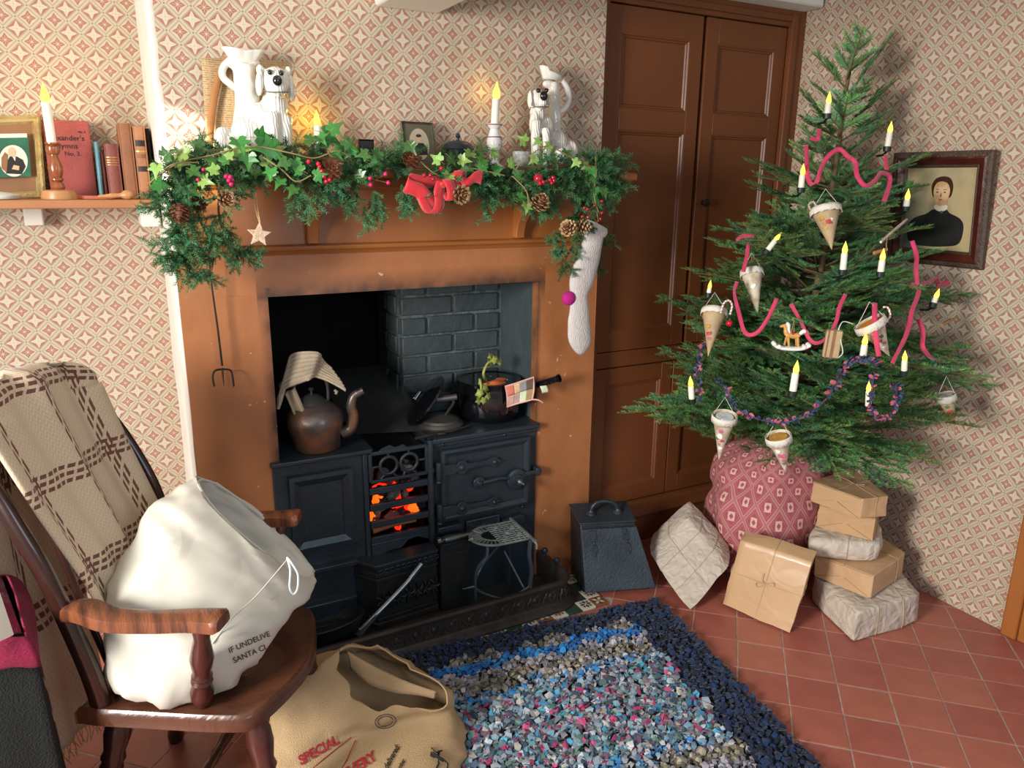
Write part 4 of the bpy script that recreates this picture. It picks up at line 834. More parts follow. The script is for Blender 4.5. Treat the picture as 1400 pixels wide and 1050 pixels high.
# small picture frame, tin, little framed glass, glass tumbler
mat('frame_silver', '77705f', .35, metal=.6, var=.2, sc=30); mat('photo_sepia', 'b6a88e', .5, var=.08, sc=20); mat('mount_dark', '5c5646', .7, var=.1)
mat('coat_dark', '25221f', .8, var=.15, sc=20); mat('skin_sepia', 'c7ab86', .6, var=.06); mat('hair_dark', '33271e', .8, var=.2, sc=60); mat('glass_dark', '10181a', .08, var=.1, coat=.6); mat('oval_pale', 'd8d2c2', .5, var=.05)
def disc(g, c, ux, uz, rx, rz, n=28, m=0, off=0):
    nrm = ux.cross(uz)
    return g.add([c+ux*math.cos(2*pi*k/n)*rx+uz*math.sin(2*pi*k/n)*rz+nrm*off for k in range(n)], [tuple(range(n))], m)
def flatpoly(g, c, ux, uz, pts, off, n_=None):
    nrm = ux.cross(uz); return g.add([c+ux*a+uz*b+nrm*off for a, b in pts], [tuple(range(len(pts)))])
def pframe(t, q, w, dpth, m, inner=.0, lip=None):
    # q: bl, br, tr, tl
    q = [Vector(p) for p in q]; c = sum(q, Vector())/4; ux = (q[1]-q[0]).normalized(); uz = (q[3]-q[0]).normalized(); nr = ux.cross(uz).normalized()
    def ins(d, o): 
        sgn = [(1, 1), (-1, 1), (-1, -1), (1, -1)]; return [p+ux*d*a+uz*d*b+nr*o for p, (a, b) in zip(q, sgn)]
    L = [ins(0, -dpth), ins(0, 0), ins(w*.2, .004), ins(w*.45, -.001), ins(w*.7, .001), ins(w, -dpth*.5)]
    g = G(); g.add([p for l in L for p in l], [(k*4+i, k*4+(i+1) % 4, k*4+4+(i+1) % 4, k*4+4+i) for k in range(len(L)-1) for i in range(4)]+[(3, 2, 1, 0)])
    obj('frame', g, m, t, ang=.3); return c, ux, uz, nr, ins
t = thing('small_photo_frame', 'small tarnished metal frame with oval portrait leaning on the mantelshelf wall side', 'picture', (.93, 2.36, 1.577))
c, ux, uz, nr, ins = pframe(t, ((0.871,2.335,1.566), (0.984,2.335,1.572), (0.978,2.365,1.721), (0.870,2.365,1.722)), .007, .008, 'frame_silver')
g = G(); q = ins(.006, -.0035); g.add(q, [(0, 1, 2, 3)]); obj('mount', g, 'mount_dark', t, ang=0)
cc = c+uz*.008; g = G(); disc(g, cc+nr*-.003, ux, uz, .034, .050); obj('oval_print', g, 'photo_sepia', t, ang=0)
g = G(); flatpoly(g, cc, ux, uz, [(-.026, -.033), (.026, -.033), (.026, -.012), (.014, .004), (-.012, .006), (-.024, -.008)], -.0025); obj('coat', g, 'coat_dark', t, ang=0)
g = G(); disc(g, cc+uz*.018, ux, uz, .0085, .0115, off=-.002); obj('face', g, 'skin_sepia', t, ang=0); g = G(); disc(g, cc+uz*.027, ux, uz, .009, .005, off=-.0018); obj('hair', g, 'hair_dark', t, ang=0)
t = thing('small_dark_frame', 'tiny dark framed glass half hidden in the ivy, middle of the mantelshelf', 'picture', (.75, 2.34, 1.577))
c, ux, uz, nr, ins = pframe(t, ((0.719,2.330,1.564), (0.767,2.330,1.564), (0.773,2.345,1.662), (0.725,2.345,1.662)), .004, .006, 'holder_dark')
g = G(); g.add(ins(.0035, -.003), [(0, 1, 2, 3)]); obj('glass', g, 'glass_dark', t, ang=0)
t = thing('lidded_tin', 'black lidded metal dish with knob handle beside the small photo frame', 'tin', (1.045, 2.32, 1.576))
c = (1.045, 2.32, 1.576); g = G(); g.lathe([(.030, 0), (.034, .003), (.036, .035), (.044, .055), (.046, .062)], c, 28); obj('dish', g, 'iron', t, ang=.6)
g = G(); g.lathe([(.050, .062), (.052, .066), (.046, .078), (.030, .088), (.008, .092)], c, 28); g.lathe([(.005, .09), (.004, .098), (.008, .104), (.006, .112), (0, .116)], c, 12); obj('lid', g, 'iron', t, ang=.6)
mat('cut_glass', 'ccd2ce', .08, var=.3, sc=60, bump=.8, bsc=70, coat=.6)
t = thing('glass_tumbler', 'cut glass tumbler sparkling beside the right china dog', 'glass', (1.255, 2.28, 1.576))
g = G(); g.lathe([(.0, 0), (.024, 0), (.026, .01), (.029, .062), (.027, .062), (.024, .012), (0, .010)], (1.255, 2.28, 1.576), 16); obj('cup', g, 'cut_glass', t, ang=.3)
# ------------------------------------------------------------ garland
mat('needle_faux', '447a4c', .55, var=.35, sc=40, objvar=.35, spec=.35); mat('twig', '6d5638', .8, var=.2, sc=40)
mat('ivy', '437a34', .33, col2='2f602b', sc=30, thr=(.35, .65), objvar=.45, spec=.5); mat('ivy_pale', '82a653', .35, var=.25, sc=40, objvar=.25); mat('ivy_stem', '8a7a4c', .7, var=.2)
def needle(g, p, d, L, w, nrm, m=1):
    s_ = d.cross(nrm).normalized()*w; e = p+d*L; q = p+d*L*.5+nrm*(L*.06)
    g.add([p-s_*.6, p+s_*.6, q+s_, e, q-s_], [(0, 1, 2, 3, 4)], m)
def faux_sprig(seed, L=.10):
    R = rng(seed); g = G(); ax = [(Vector((0, 0, 0)), Vector((0, 0, 1)), L)]
    for k in range(8): a = k*2.4+R.random(); ax.append((Vector((0, 0, L*(.06+.11*k))), Vector((math.cos(a)*.8, math.sin(a)*.8, .7)).normalized(), L*R.uniform(.35, .55)))
    for o, d, l in ax:
        bend = Vector((R.uniform(-.25, .25), R.uniform(-.25, .25), 0)); n = int(l/.0017)
        g.tube([o, o+d*l*.5+bend*l*.15, o+(d+bend*.5)*l], [.0012, .001, .0006], 4, m=0)
        for i in range(n):
            t_ = i/n; p = o+d*l*t_+bend*l*t_*t_*.5; a = i*2.4; u_ = d.orthogonal().normalized(); v_ = d.cross(u_)
            nd = (d*.75+(u_*math.cos(a)+v_*math.sin(a))*R.uniform(.6, 1)).normalized(); needle(g, p, nd, R.uniform(.012, .019), .0015, nd.orthogonal().normalized())
    return mesh('sprig', g, ['twig', 'needle_faux'], 0)
SPR = [faux_sprig(s) for s in range(5)]
ga = thing('evergreen_garland', 'thick green artificial fir garland laid along the front of the mantelshelf', 'garland', (.9, 2.2, 1.576))
g = G(); path = crom([(.19, 2.17, 1.58), (.3, 2.16, 1.61), (.5, 2.15, 1.60), (.7, 2.15, 1.59), (.9, 2.16, 1.58), (1.1, 2.16, 1.58), (1.3, 2.16, 1.59), (1.46, 2.16, 1.6), (1.565, 2.17, 1.58)], 8)
g.tube(path, .006, 6); obj('core_wire', g, 'twig', ga)
R = rng(21)
def sprig(p, d, s=1.0, par=None):
    o = link('sprig', R.choice(SPR), par or ga); o.location = p; d = Vector(d).normalized(); o.rotation_mode = 'QUATERNION'
    from mathutils import Quaternion
    o.rotation_quaternion = Vector((0, 0, 1)).rotation_difference(d) @ Quaternion((0, 0, 1), R.uniform(0, 6)); o.scale = (s, s, s)
for i in range(165):
    k = (i+R.random())/165*(len(path)-1); p = path[int(k)].copy(); x = p.x
    hgt = (.0 if x > .42 else .02)
    dn = R.random() < .62
    p += Vector((R.uniform(-.01, .01), R.uniform(-.015, .03), R.uniform(-.035, .02)))
    d = Vector((R.uniform(-.9, .9), R.uniform(-.8, -.1), R.uniform(-1.1, -.25))) if dn else Vector((R.uniform(-1, 1), R.uniform(-.7, .35), R.uniform(.0, .42)))
    sprig(p, d, R.uniform(.7, 1.1) if dn else R.uniform(.6, .85))
for (a, b, c_) in ((.69, 1.47, 5), (.62, 1.50, 4), (.50, 1.50, 4), (1.07, 1.50, 4), (1.24, 1.49, 5), (1.30, 1.485, 5), (.80, 1.5, 3), (1.16, 1.5, 3), (1.40, 1.5, 3)):
    for k in range(c_): sprig((a+R.uniform(-.03, .03), 2.15+R.uniform(-.02, .01), b+R.uniform(.0, .05)), (R.uniform(-.4, .4), -.25, -1), R.uniform(.6, .8))
# left hanging swag and right hanging swag
ls = thing('hanging_swag', 'bushy green artificial fir swag hanging from the left end of the mantelshelf', 'garland', (.25, 2.18, 1.52))
lanes = [[(0.153,2.160,1.520), (0.168,2.170,1.438), (0.180,2.200,1.351), (0.216,2.220,1.270)], [(0.219,2.140,1.508), (0.236,2.150,1.429), (0.265,2.200,1.349), (0.247,2.220,1.262)], [(0.286,2.130,1.531), (0.283,2.160,1.437), (0.316,2.200,1.367), (0.339,2.220,1.330)], [(0.182,2.150,1.508), (0.188,2.200,1.380), (0.169,2.220,1.317)]]
for ln_ in lanes:
    pp = crom(ln_, 8); obj('core_wire', G().tube(pp, .003, 5), 'twig', ls)
    for i in range(19):
        p = pp[int(i/19*(len(pp)-1))]; sprig(p+Vector((R.uniform(-.015, .015), R.uniform(-.02, .01), R.uniform(-.01, .02))), (R.uniform(-1, 1), R.uniform(-.7, .1), R.uniform(-1, .1)), R.uniform(.5, .72), ls)
rs = thing('hanging_swag', 'darker fir swag hanging behind the stocking at the right end of the mantelshelf', 'garland', (1.6, 2.19, 1.52))
for ln_ in [[(1.465,2.160,1.553), (1.465,2.180,1.469), (1.435,2.200,1.372), (1.406,2.220,1.297), (1.398,2.220,1.268)], [(1.444,2.180,1.529), (1.499,2.250,1.342), (1.554,2.270,1.249)], [(1.487,2.180,1.565), (1.551,2.250,1.417), (1.590,2.280,1.299)], [(1.493,2.200,1.541), (1.403,2.220,1.371), (1.391,2.230,1.309)]]:
    pp = crom(ln_, 8); obj('core_wire', G().tube(pp, .003, 5), 'twig', rs)
    for i in range(12):
        p = pp[int(i/12*(len(pp)-1))]; sprig(p+Vector((R.uniform(-.015, .015), R.uniform(-.02, .01), R.uniform(-.01, .02))), (R.uniform(-1, .5), R.uniform(-.7, .1), R.uniform(-1, .1)), R.uniform(.5, .7), rs)
# ivy
def ivy_leaf(fold, seed):
    R = rng(seed); lobes = [(-90, .18), (-62, .48), (-35, .30), (-8, .86), (15, .45), (42, .72)]; pts = []
    half = [(.0, -.12), (.22, -.34), (.36, -.30), (.52, -.10), (.40, .02), (.66, .22), (.62, .30), (.32, .28), (.16, .55), (.06, .86), (0, 1.0)]
    out = half+[(-a, b) for a, b in half[-2:0:-1]]
    g = G(); n = len(out); z = lambda a, b: fold*abs(a)-.12*b*b+.03*math.sin(a*7+b*5)
    mid = [(0, .0), (0, .35), (0, .65)]
    vs = [(a, b, z(a, b)) for a, b in out]+[(a, b, z(a, b)) for a, b in mid]; m0 = n
    fs = []
    for i in range(n):
        j = (i+1) % n; my = (out[i][1]+out[j][1])/2; mm = m0+(0 if my < .12 else 1 if my < .45 else 2); fs.append((i, j, mm))
    for k in (0, 1): pass
    # stitch changes of centre
    ex = []
    for i in range(n):
        j = (i+1) % n; a = fs[i][2]; b = fs[(i+1) % n][2]
        if a != b: ex.append((a, j, b))
    g.add(vs, fs+ex); g.tube([(0, -.12, .0), (.02, -.35, -.05), (0, -.55, -.18)], .018, 5, m=1); g.tube([(0, -.1, .008), (0, .5, .01-.03), (0, .95, -.1)], [.012, .009, .003], 4, m=2); return g
IVY = [mesh('leaf', ivy_leaf(f, s), ['ivy', 'ivy_stem', 'ivy_pale'], .0) for f, s in ((.12, 1), (.3, 2), (-.1, 3))]; IVP = [mesh('leaf', ivy_leaf(f, s), ['ivy_pale', 'ivy_stem', 'ivy_stem'], .0) for f, s in ((.15, 4), (.3, 5))]
R = rng(77)
def trail(label, pts, stem, pale=.3, s0=.033, tilt=.5):
    t = thing('ivy_trail', label, 'ivy', pts[0][0], 'ivy trails over the mantelshelf garland')
    for i, (p, s) in enumerate(pts):
        o = link('leaf', R.choice(IVP) if R.random() < pale else R.choice(IVY), t); o.location = p; k = s*s0; o.scale = (k, k, k)
        n_ = Vector((-.25+R.uniform(-tilt, tilt), -.9, .35+R.uniform(-tilt, tilt))).normalized(); a = R.uniform(-2.3, 2.3)
        yv = Vector((math.sin(a), 0, math.cos(a)*-1)); yv = (yv-n_*yv.dot(n_)).normalized(); xv = yv.cross(n_)
        o.rotation_mode = 'QUATERNION'; o.rotation_quaternion = Matrix((xv, yv, n_)).transposed().to_quaternion()
    for s_ in stem: obj('stem', G().tube(crom(s_, 5), .0018, 5), 'ivy_stem', t)

trail('ivy trail with pale leaves at the left end of the garland', [((0.159,2.055,1.593), 1.00), ((0.139,2.075,1.567), 1.00), ((0.135,2.095,1.528), 1.20), ((0.205,2.055,1.599), 1.00), ((0.240,2.075,1.616), 1.00), ((0.211,2.095,1.513), 1.00), ((0.269,2.055,1.561), 1.00), ((0.261,2.075,1.582), 1.00), ((0.329,2.095,1.614), 1.50), ((0.329,2.055,1.631), 1.30), ((0.189,2.095,1.580), 1.00), ((0.238,2.055,1.536), 1.00), ((0.294,2.075,1.582), 1.00), ((0.216,2.055,1.560), 1.00), ((0.307,2.075,1.602), 1.00)], [[(0.133,2.085,1.538), (0.190,2.075,1.578), (0.267,2.075,1.597), (0.339,2.075,1.620)], [(0.121,2.075,1.530), (0.173,2.065,1.573), (0.232,2.075,1.579)]])
trail('ivy trail with big dark leaves below the left china dog', [((0.354,2.075,1.596), 1.20), ((0.349,2.095,1.575), 1.00), ((0.385,2.085,1.645), 1.30), ((0.415,2.075,1.617), 1.70), ((0.421,2.095,1.611), 1.30), ((0.440,2.055,1.585), 1.00), ((0.469,2.075,1.586), 1.00), ((0.411,2.095,1.550), 1.00), ((0.404,2.055,1.563), 1.00), ((0.464,2.075,1.516), 1.00), ((0.433,2.095,1.538), 1.00), ((0.519,2.055,1.552), 1.00), ((0.505,2.075,1.643), 1.00), ((0.568,2.125,1.659), 1.60), ((0.574,2.085,1.670), 1.20), ((0.609,2.075,1.641), 1.30), ((0.628,2.095,1.622), 1.00), ((0.540,2.085,1.651), 1.00), ((0.640,2.075,1.555), 1.00), ((0.687,2.095,1.591), 1.00), ((0.782,2.055,1.635), 1.00), ((0.696,2.075,1.614), 1.00), ((0.372,2.095,1.563), 1.00), ((0.393,2.095,1.585), 1.00), ((0.478,2.055,1.564), 1.00), ((0.574,2.075,1.609), 1.00), ((0.604,2.095,1.621), 1.00), ((0.654,2.055,1.610), 1.00)], [[(0.320,2.075,1.611), (0.374,2.075,1.621), (0.462,2.065,1.606), (0.521,2.075,1.596), (0.580,2.075,1.615), (0.622,2.085,1.601)], [(0.388,2.065,1.595), (0.430,2.055,1.565), (0.465,2.055,1.536), (0.504,2.055,1.552)]], .15)
trail('ivy trail between the red bow and the glass tumbler', [((0.793,2.085,1.636), 1.00), ((0.906,2.075,1.557), 1.00), ((0.999,2.095,1.516), 1.00), ((0.902,2.055,1.605), 1.00), ((0.945,2.075,1.600), 1.00), ((0.983,2.095,1.620), 1.00), ((1.177,2.055,1.609), 0.85), ((1.220,2.105,1.663), 0.85), ((1.163,2.075,1.472), 1.00), ((1.151,2.095,1.495), 1.00), ((1.013,2.075,1.585), 1.00), ((1.057,2.095,1.622), 1.00), ((1.093,2.055,1.593), 1.00), ((1.126,2.075,1.562), 1.00), ((1.004,2.055,1.601), 1.00), ((1.169,2.105,1.661), 1.00), ((1.065,2.095,1.574), 1.00), ((0.866,2.055,1.598), 1.00), ((0.959,2.075,1.584), 1.00)], [[(0.791,2.085,1.624), (0.874,2.075,1.556), (0.966,2.075,1.578), (1.081,2.065,1.559)], [(1.111,2.075,1.559), (1.151,2.055,1.513), (1.157,2.055,1.464)]], .35)
trail('thin ivy trail with small leaves around the right china dog feet', [((1.310,2.095,1.628), 0.85), ((1.245,2.085,1.650), 0.85), ((1.384,2.055,1.579), 0.85), ((1.405,2.075,1.548), 0.85), ((1.438,2.095,1.488), 0.85), ((1.435,2.055,1.516), 0.85), ((1.394,2.095,1.592), 0.85), ((1.268,2.095,1.603), 0.85), ((1.329,2.055,1.604), 0.85), ((1.414,2.075,1.521), 0.85)], [[(1.123,2.075,1.577), (1.156,2.075,1.607), (1.198,2.075,1.635), (1.243,2.085,1.648), (1.309,2.085,1.624), (1.379,2.085,1.596), (1.421,2.085,1.591)], [(1.430,2.105,1.623), (1.422,2.085,1.564), (1.409,2.075,1.507), (1.429,2.075,1.450)], [(1.151,2.055,1.513), (1.167,2.055,1.474)]], .5)

# ------------------------------------------------------------ pine cones, berries, bow, star, stocking, toasting fork
mat('cone_brown', '6a3c22', .6, var=.3, sc=60); mat('cone_pale', 'b39468', .6, var=.3, sc=60)
def cone(px, r, h, ax, m, label):
    t = thing('pine_cone', label, 'pine cone', px, 'pine cones in the garland'); g = G(); ax = Vector(ax).normalized(); M = rot((0, 0, 1), ax)
    g.lathe([(.002, -h*.5), (r*.5, -h*.3), (r*.45, h*.1), (.002, h*.48)], px, 10, m=0, M=M)
    n = 46; c = Vector(px)
    for i in range(n):
        f = i/n; z = -h*.48+h*.92*f; rr = r*max(.12, math.sin(pi*(f*.88+.14)))**.8; a = i*2.39996; d = Vector((math.cos(a), math.sin(a), 0)); s_ = Vector((-d.y, d.x, 0)); w = r*.30*(1-.4*f); up = Vector((0, 0, 1))
        A0 = d*rr*.25+up*z; A1 = d*rr*.85+up*(z+h*.10); A2 = d*rr*1.12+up*(z+h*.15); dn_ = up*-.0022
        g.add([c+M @ p for p in (A0-s_*w*.4, A0+s_*w*.4, A1+s_*w, A1-s_*w)], [(0, 1, 2, 3)], 0)
        g.add([c+M @ p for p in (A1-s_*w, A1+s_*w, A2+s_*w*.5, A2-s_*w*.5, A1-s_*w*.9+dn_-d*.001, A1+s_*w*.9+dn_-d*.001, A2+s_*w*.4+dn_, A2-s_*w*.4+dn_)], [(0, 1, 2, 3), (4, 7, 6, 5), (2, 6, 7, 3), (0, 3, 7, 4), (1, 5, 6, 2)], 1)
    obj('scales', g, ['cone_brown', m], t, ang=.4)
cone((0.182,2.090,1.458), .024, .052, (-.3, -.5, -1), 'cone_brown', 'red-brown pine cone in the swag at the far left of the garland')
cone((0.291,2.070,1.492), .022, .042, (.4, -1, .2), 'cone_pale', 'pine cone above the hanging star, left part of the garland')
cone((0.560,2.060,1.567), .027, .05, (.1, -1, .25), 'cone_brown', 'pine cone below the left candle with berries beside it')
cone((0.793,2.080,1.601), .024, .048, (.1, -.9, .5), 'cone_brown', 'pine cone in front of the small photo frame')
cone((0.938,2.060,1.504), .027, .045, (.2, -1, -.2), 'cone_pale', 'open pale-tipped pine cone at the right of the red bow')
cone((1.209,2.070,1.480), .028, .06, (0, -.7, .8), 'cone_pale', 'tan pine cone hanging below the right china dog')
cone((1.332,2.100,1.399), .026, .055, (-.6, -.6, .3), 'cone_pale', 'left of the two pale pine cones beside the stocking top')
cone((1.392,2.110,1.400), .024, .06, (.9, -.6, .1), 'cone_pale', 'right of the two pale pine cones, nearly touching the stocking top')
cone((0.233,2.130,1.480), .02, .04, (.2, -.6, -.6), 'cone_brown', 'dark pine cone half buried in the swag left of the star')
mat('berry_red', 'b3122e', .18, var=.15, coat=.4); mat('berry_pink', 'c41a5a', .2, var=.15, coat=.4); mat('wire_brown', '6b4a34', .7)
def berries(label, pts, m='berry_red', r=.0062, stem=True):
    t = thing('berry_spray', label, 'berries', pts[0], 'berry sprays in the garland'); c = sum((Vector(p) for p in pts), Vector())/len(pts)+Vector((0, .03, .0))
    for p in pts:
        g = G(); g.ball(p, r, nu=12, nv=8); obj('berry', g, m, t); obj('stem', G().tube([p, (Vector(p)+c)/2, c], .0009, 4), 'wire_brown', t)
berries('two small pink berries among the leftmost ivy leaves', [(0.242,2.060,1.562), (0.228,2.060,1.538)], 'berry_pink', .005)
berries('magenta berries right above the hanging star', [(0.294,2.060,1.547), (0.303,2.055,1.545), (0.299,2.055,1.537), (0.304,2.055,1.528), (0.307,2.060,1.538)], 'berry_pink')
berries('red berries left of the pine cone below the left candle', [(0.501,2.060,1.586), (0.526,2.060,1.581), (0.529,2.060,1.574), (0.533,2.055,1.563), (0.538,2.055,1.550), (0.543,2.055,1.537), (0.552,2.050,1.541)])
berries('four pink berries spread on the fir left of the red bow', [(0.662,2.050,1.546), (0.706,2.050,1.558), (0.663,2.050,1.529), (0.713,2.050,1.535)], 'berry_pink')
berries('berries just above the red bow', [(0.819,2.050,1.556), (0.837,2.050,1.556), (0.845,2.050,1.546), (0.875,2.060,1.576)], 'berry_red')
berries('red berries with one big berry below the right china dog', [(1.194,2.050,1.537), (1.206,2.050,1.541), (1.246,2.060,1.555), (1.236,2.060,1.546), (1.249,2.060,1.546), (1.241,2.060,1.539)])
berries('spray of little red berries over the stocking top', [(1.365,2.060,1.464), (1.376,2.060,1.460), (1.358,2.060,1.437), (1.380,2.060,1.435), (1.410,2.070,1.471), (1.445,2.080,1.484), (1.447,2.080,1.447), (1.442,2.080,1.428)], 'berry_red', .005)
t = thing('red_bauble', 'shiny round red bauble beside the berries below the right china dog', 'bauble', (1.208,2.085,1.552)); g = G(); g.ball((1.208,2.085,1.552), .0145, nu=20, nv=14); obj('ball', g, 'berry_red', t); g = G(); g.tube([(1.208,2.085,1.563), (1.214,2.090,1.570)], .0025, 8); obj('cap', g, 'frame_silver', t)
mat('velvet_red', 'cc1420', .55, var=.2, sc=18, sheen=.6, bump=.15, bsc=60)
def ribbon(g, path, w, up, tw=None, n=5, m=0, seg=1, ws=1.0):
    pp = crom(path, n); N = len(pp); U = [Vector(u) for u in up] if hasattr(up[0], '__len__') else [Vector(up)]*2; vs = []
    for i, p in enumerate(pp):
        k = i/(N-1)*(len(U)-1); a = int(min(k, len(U)-2)); u = U[a].lerp(U[a+1], k-a).normalized(); ww = w if not hasattr(w, '__len__') else w[0]+(w[-1]-w[0])*i/(N-1) if len(w) == 2 else w[min(len(w)-1, int(i/(N-1)*(len(w)-1)+.5))]
        vs += [p-u*ww/2, p-u*ww*.17+Vector((0, -.002, 0)), p+u*ww*.17+Vector((0, -.002, 0)), p+u*ww/2]
    o = len(g.v); g.v += [tuple(q) for q in vs]
    for i in range(N-1):
        for k in range(3): g.f.append((o+i*4+k, o+i*4+k+1, o+i*4+5+k, o+i*4+4+k)); g.m.append(m)
    return g
t = thing('red_bow', 'bright red velvet ribbon bow in the middle of the garland', 'bow', (0.882,2.080,1.526))
g = G(); ribbon(g, [(0.887,2.090,1.540), (0.831,2.080,1.538), (0.785,2.075,1.543), (0.774,2.070,1.527), (0.813,2.065,1.512), (0.843,2.060,1.465)], (.032, .046), [(0, -.3, 1), (.3, -.3, 1), (1, 0, .6)]); obj('tail', g, 'velvet_red', t, solid=.0016, ang=3)
g = G(); ribbon(g, [(0.817,2.065,1.500), (0.830,2.055,1.464), (0.848,2.050,1.453), (0.868,2.060,1.475), (0.869,2.065,1.512), (0.881,2.070,1.544)], .035, [(1, 0, .3), (1, .2, .0), (1, .3, -.2), (1, 0, .2)]); obj('loop', g, 'velvet_red', t, solid=.0016, ang=3)
g = G(); ribbon(g, [(0.887,2.080,1.536), (0.894,2.060,1.545), (0.908,2.060,1.512), (0.903,2.060,1.488), (0.896,2.075,1.512), (0.891,2.085,1.532)], .034, [(1, 0, 0), (1, .3, 0), (1, 0, .1)]); obj('loop', g, 'velvet_red', t, solid=.0016, ang=3)
g = G(); ribbon(g, [(0.901,2.075,1.512), (0.922,2.070,1.543), (0.940,2.075,1.570), (0.947,2.085,1.557), (0.938,2.085,1.526)], (.034, .042), [(1, 0, .1), (1, .2, 0)]); obj('loop', g, 'velvet_red', t, solid=.0016, ang=3)
g = G(); ribbon(g, [(0.931,2.080,1.541), (0.959,2.070,1.537), (0.987,2.070,1.554), (1.011,2.075,1.552)], (.022, .04), [(0, -.2, 1), (.2, 0, 1)]); obj('tail', g, 'velvet_red', t, solid=.0016, ang=3)
g = G(); g.ball((0.884,2.068,1.534), (.013, .010, .012), nu=12, nv=8); obj('knot', g, 'velvet_red', t)
mat('star_card', 'cdb295', .8, var=.2, sc=90, bump=.5, bsc=120); mat('twine', 'c7a878', .8, var=.2)
t = thing('hanging_star', 'glittery beige five-pointed star hanging by twine from the mantelshelf', 'ornament', (0.387,2.200,1.395))
c = Vector((0.377,2.140,1.397)); g = G(); pts = [(c.x+(.034 if k % 2 == 0 else .0155)*math.sin(k*pi/5+.12), c.z+(.034 if k % 2 == 0 else .0155)*math.cos(k*pi/5+.12)) for k in range(10)]
g.prism(pts, 2.134, 2.146, 'y'); obj('star', g, 'star_card', t, bevel=.002, ang=.4)
for dx in (-.004, .004): obj('twine', G().tube([(c.x+.004+dx*.2, 2.138, c.z+.03), (c.x-.002+dx*.8, 2.14, c.z+.07), (c.x-.003+dx, 2.15, c.z+.115)], .0011, 5), 'twine', t)
mat('wool_white', 'c9c0bb', .9, var=.08, sc=60, bump=.4, bsc=260, stretch=(1, 1, .25)); mat('wool_pink', 'b3157a', .85, var=.12, sc=60, bump=.3, bsc=200)
t = thing('stocking', 'long cream knitted stocking with magenta heel hanging at the right end of the mantelshelf', 'stocking', (1.502,2.170,1.409))
def ringsock(rows, t, name, m, par=None):
    g = G(); n = 20; vs = []
    S = []
    for (xl, xr, dy) in rows: a, b = Vector(xl), Vector(xr); S.append(((a+b)/2, (b-a)/2, dy))
    Cc = crom([s[0] for s in S], 4); Hh = crom([s[1] for s in S], 4); D = crom([Vector((s[2], 0, 0)) for s in S], 4)
    for c, h, d in zip(Cc, Hh, D):
        for k in range(n): a = 2*pi*k/n; vs.append(c+h*math.cos(a)+Vector((0, math.sin(a)*d.x, 0))+Vector((wob(c, .003, 25), 0, 0)))
    fs = [(i*n+k, i*n+(k+1) % n, (i+1)*n+(k+1) % n, (i+1)*n+k) for i in range(len(Cc)-1) for k in range(n)]
    g.add(vs, fs+[tuple((len(Cc)-1)*n+k for k in range(n))]); return obj(name, g, m, t, ang=3)
ringsock([((1.454,2.170,1.419), (1.531,2.170,1.384), .015), ((1.448,2.180,1.368), (1.521,2.180,1.347), .02), ((1.432,2.200,1.293), (1.529,2.200,1.290), .02), ((1.414,2.210,1.215), (1.515,2.210,1.210), .02), ((1.419,2.210,1.167), (1.492,2.210,1.162), .016), ((1.417,2.205,1.134), (1.490,2.205,1.130), .016), ((1.407,2.200,1.064), (1.499,2.200,1.056), .018), ((1.409,2.195,1.002), (1.502,2.195,0.994), .018), ((1.435,2.195,0.963), (1.481,2.195,0.961), .012), ((1.454,2.195,0.950), (1.466,2.195,0.949), .003)], t, 'leg', 'wool_white')
ringsock([((1.450,2.168,1.422), (1.532,2.168,1.387), .017), ((1.455,2.170,1.402), (1.534,2.170,1.372), .018), ((1.450,2.175,1.383), (1.526,2.175,1.359), .021)], t, 'cuff', 'wool_white')
g = G(); g.ball((1.409,2.205,1.153), (.0265, .018, .025), nu=18, nv=12); obj('heel', g, 'wool_pink', t)
obj('loop', G().tube(crom([(1.503,2.180,1.413), (1.502,2.190,1.445), (1.495,2.190,1.481)], 4), .0015, 5), 'twine', t)
mat('wrought', '2e2c2b', .5, metal=.6, var=.3, sc=40)
t = thing('toasting_fork', 'long black wrought iron toasting fork hanging against the orange left jamb', 'fork', (0.270,2.340,1.242))
g = G(); g.tube([(0.269,2.340,1.368), (0.270,2.345,1.231), (0.276,2.350,1.111), (0.279,2.350,0.999)], [.0022, .0025, .003, .0032], 6); obj('shaft', g, 'wrought', t)
g = G(); g.tube(crom([(0.250,2.335,0.941), (0.249,2.345,0.970), (0.258,2.350,0.986), (0.279,2.352,0.988), (0.301,2.350,0.983), (0.305,2.345,0.964), (0.305,2.335,0.934)], 5), [.0012]+[.003]*29+[.0012], 6); g.tube([(0.279,2.352,0.992), (0.278,2.348,0.966), (0.277,2.335,0.942)], [.003, .0025, .001], 6); obj('prongs', g, 'wrought', t)
g = G(); g.lathe([(.003, 0), (.003, .04)], (.272, 2.345, 1.352), 8, M=rot((0, 0, 1), (0, 1, 0))); obj('hook', g, 'wrought', t)
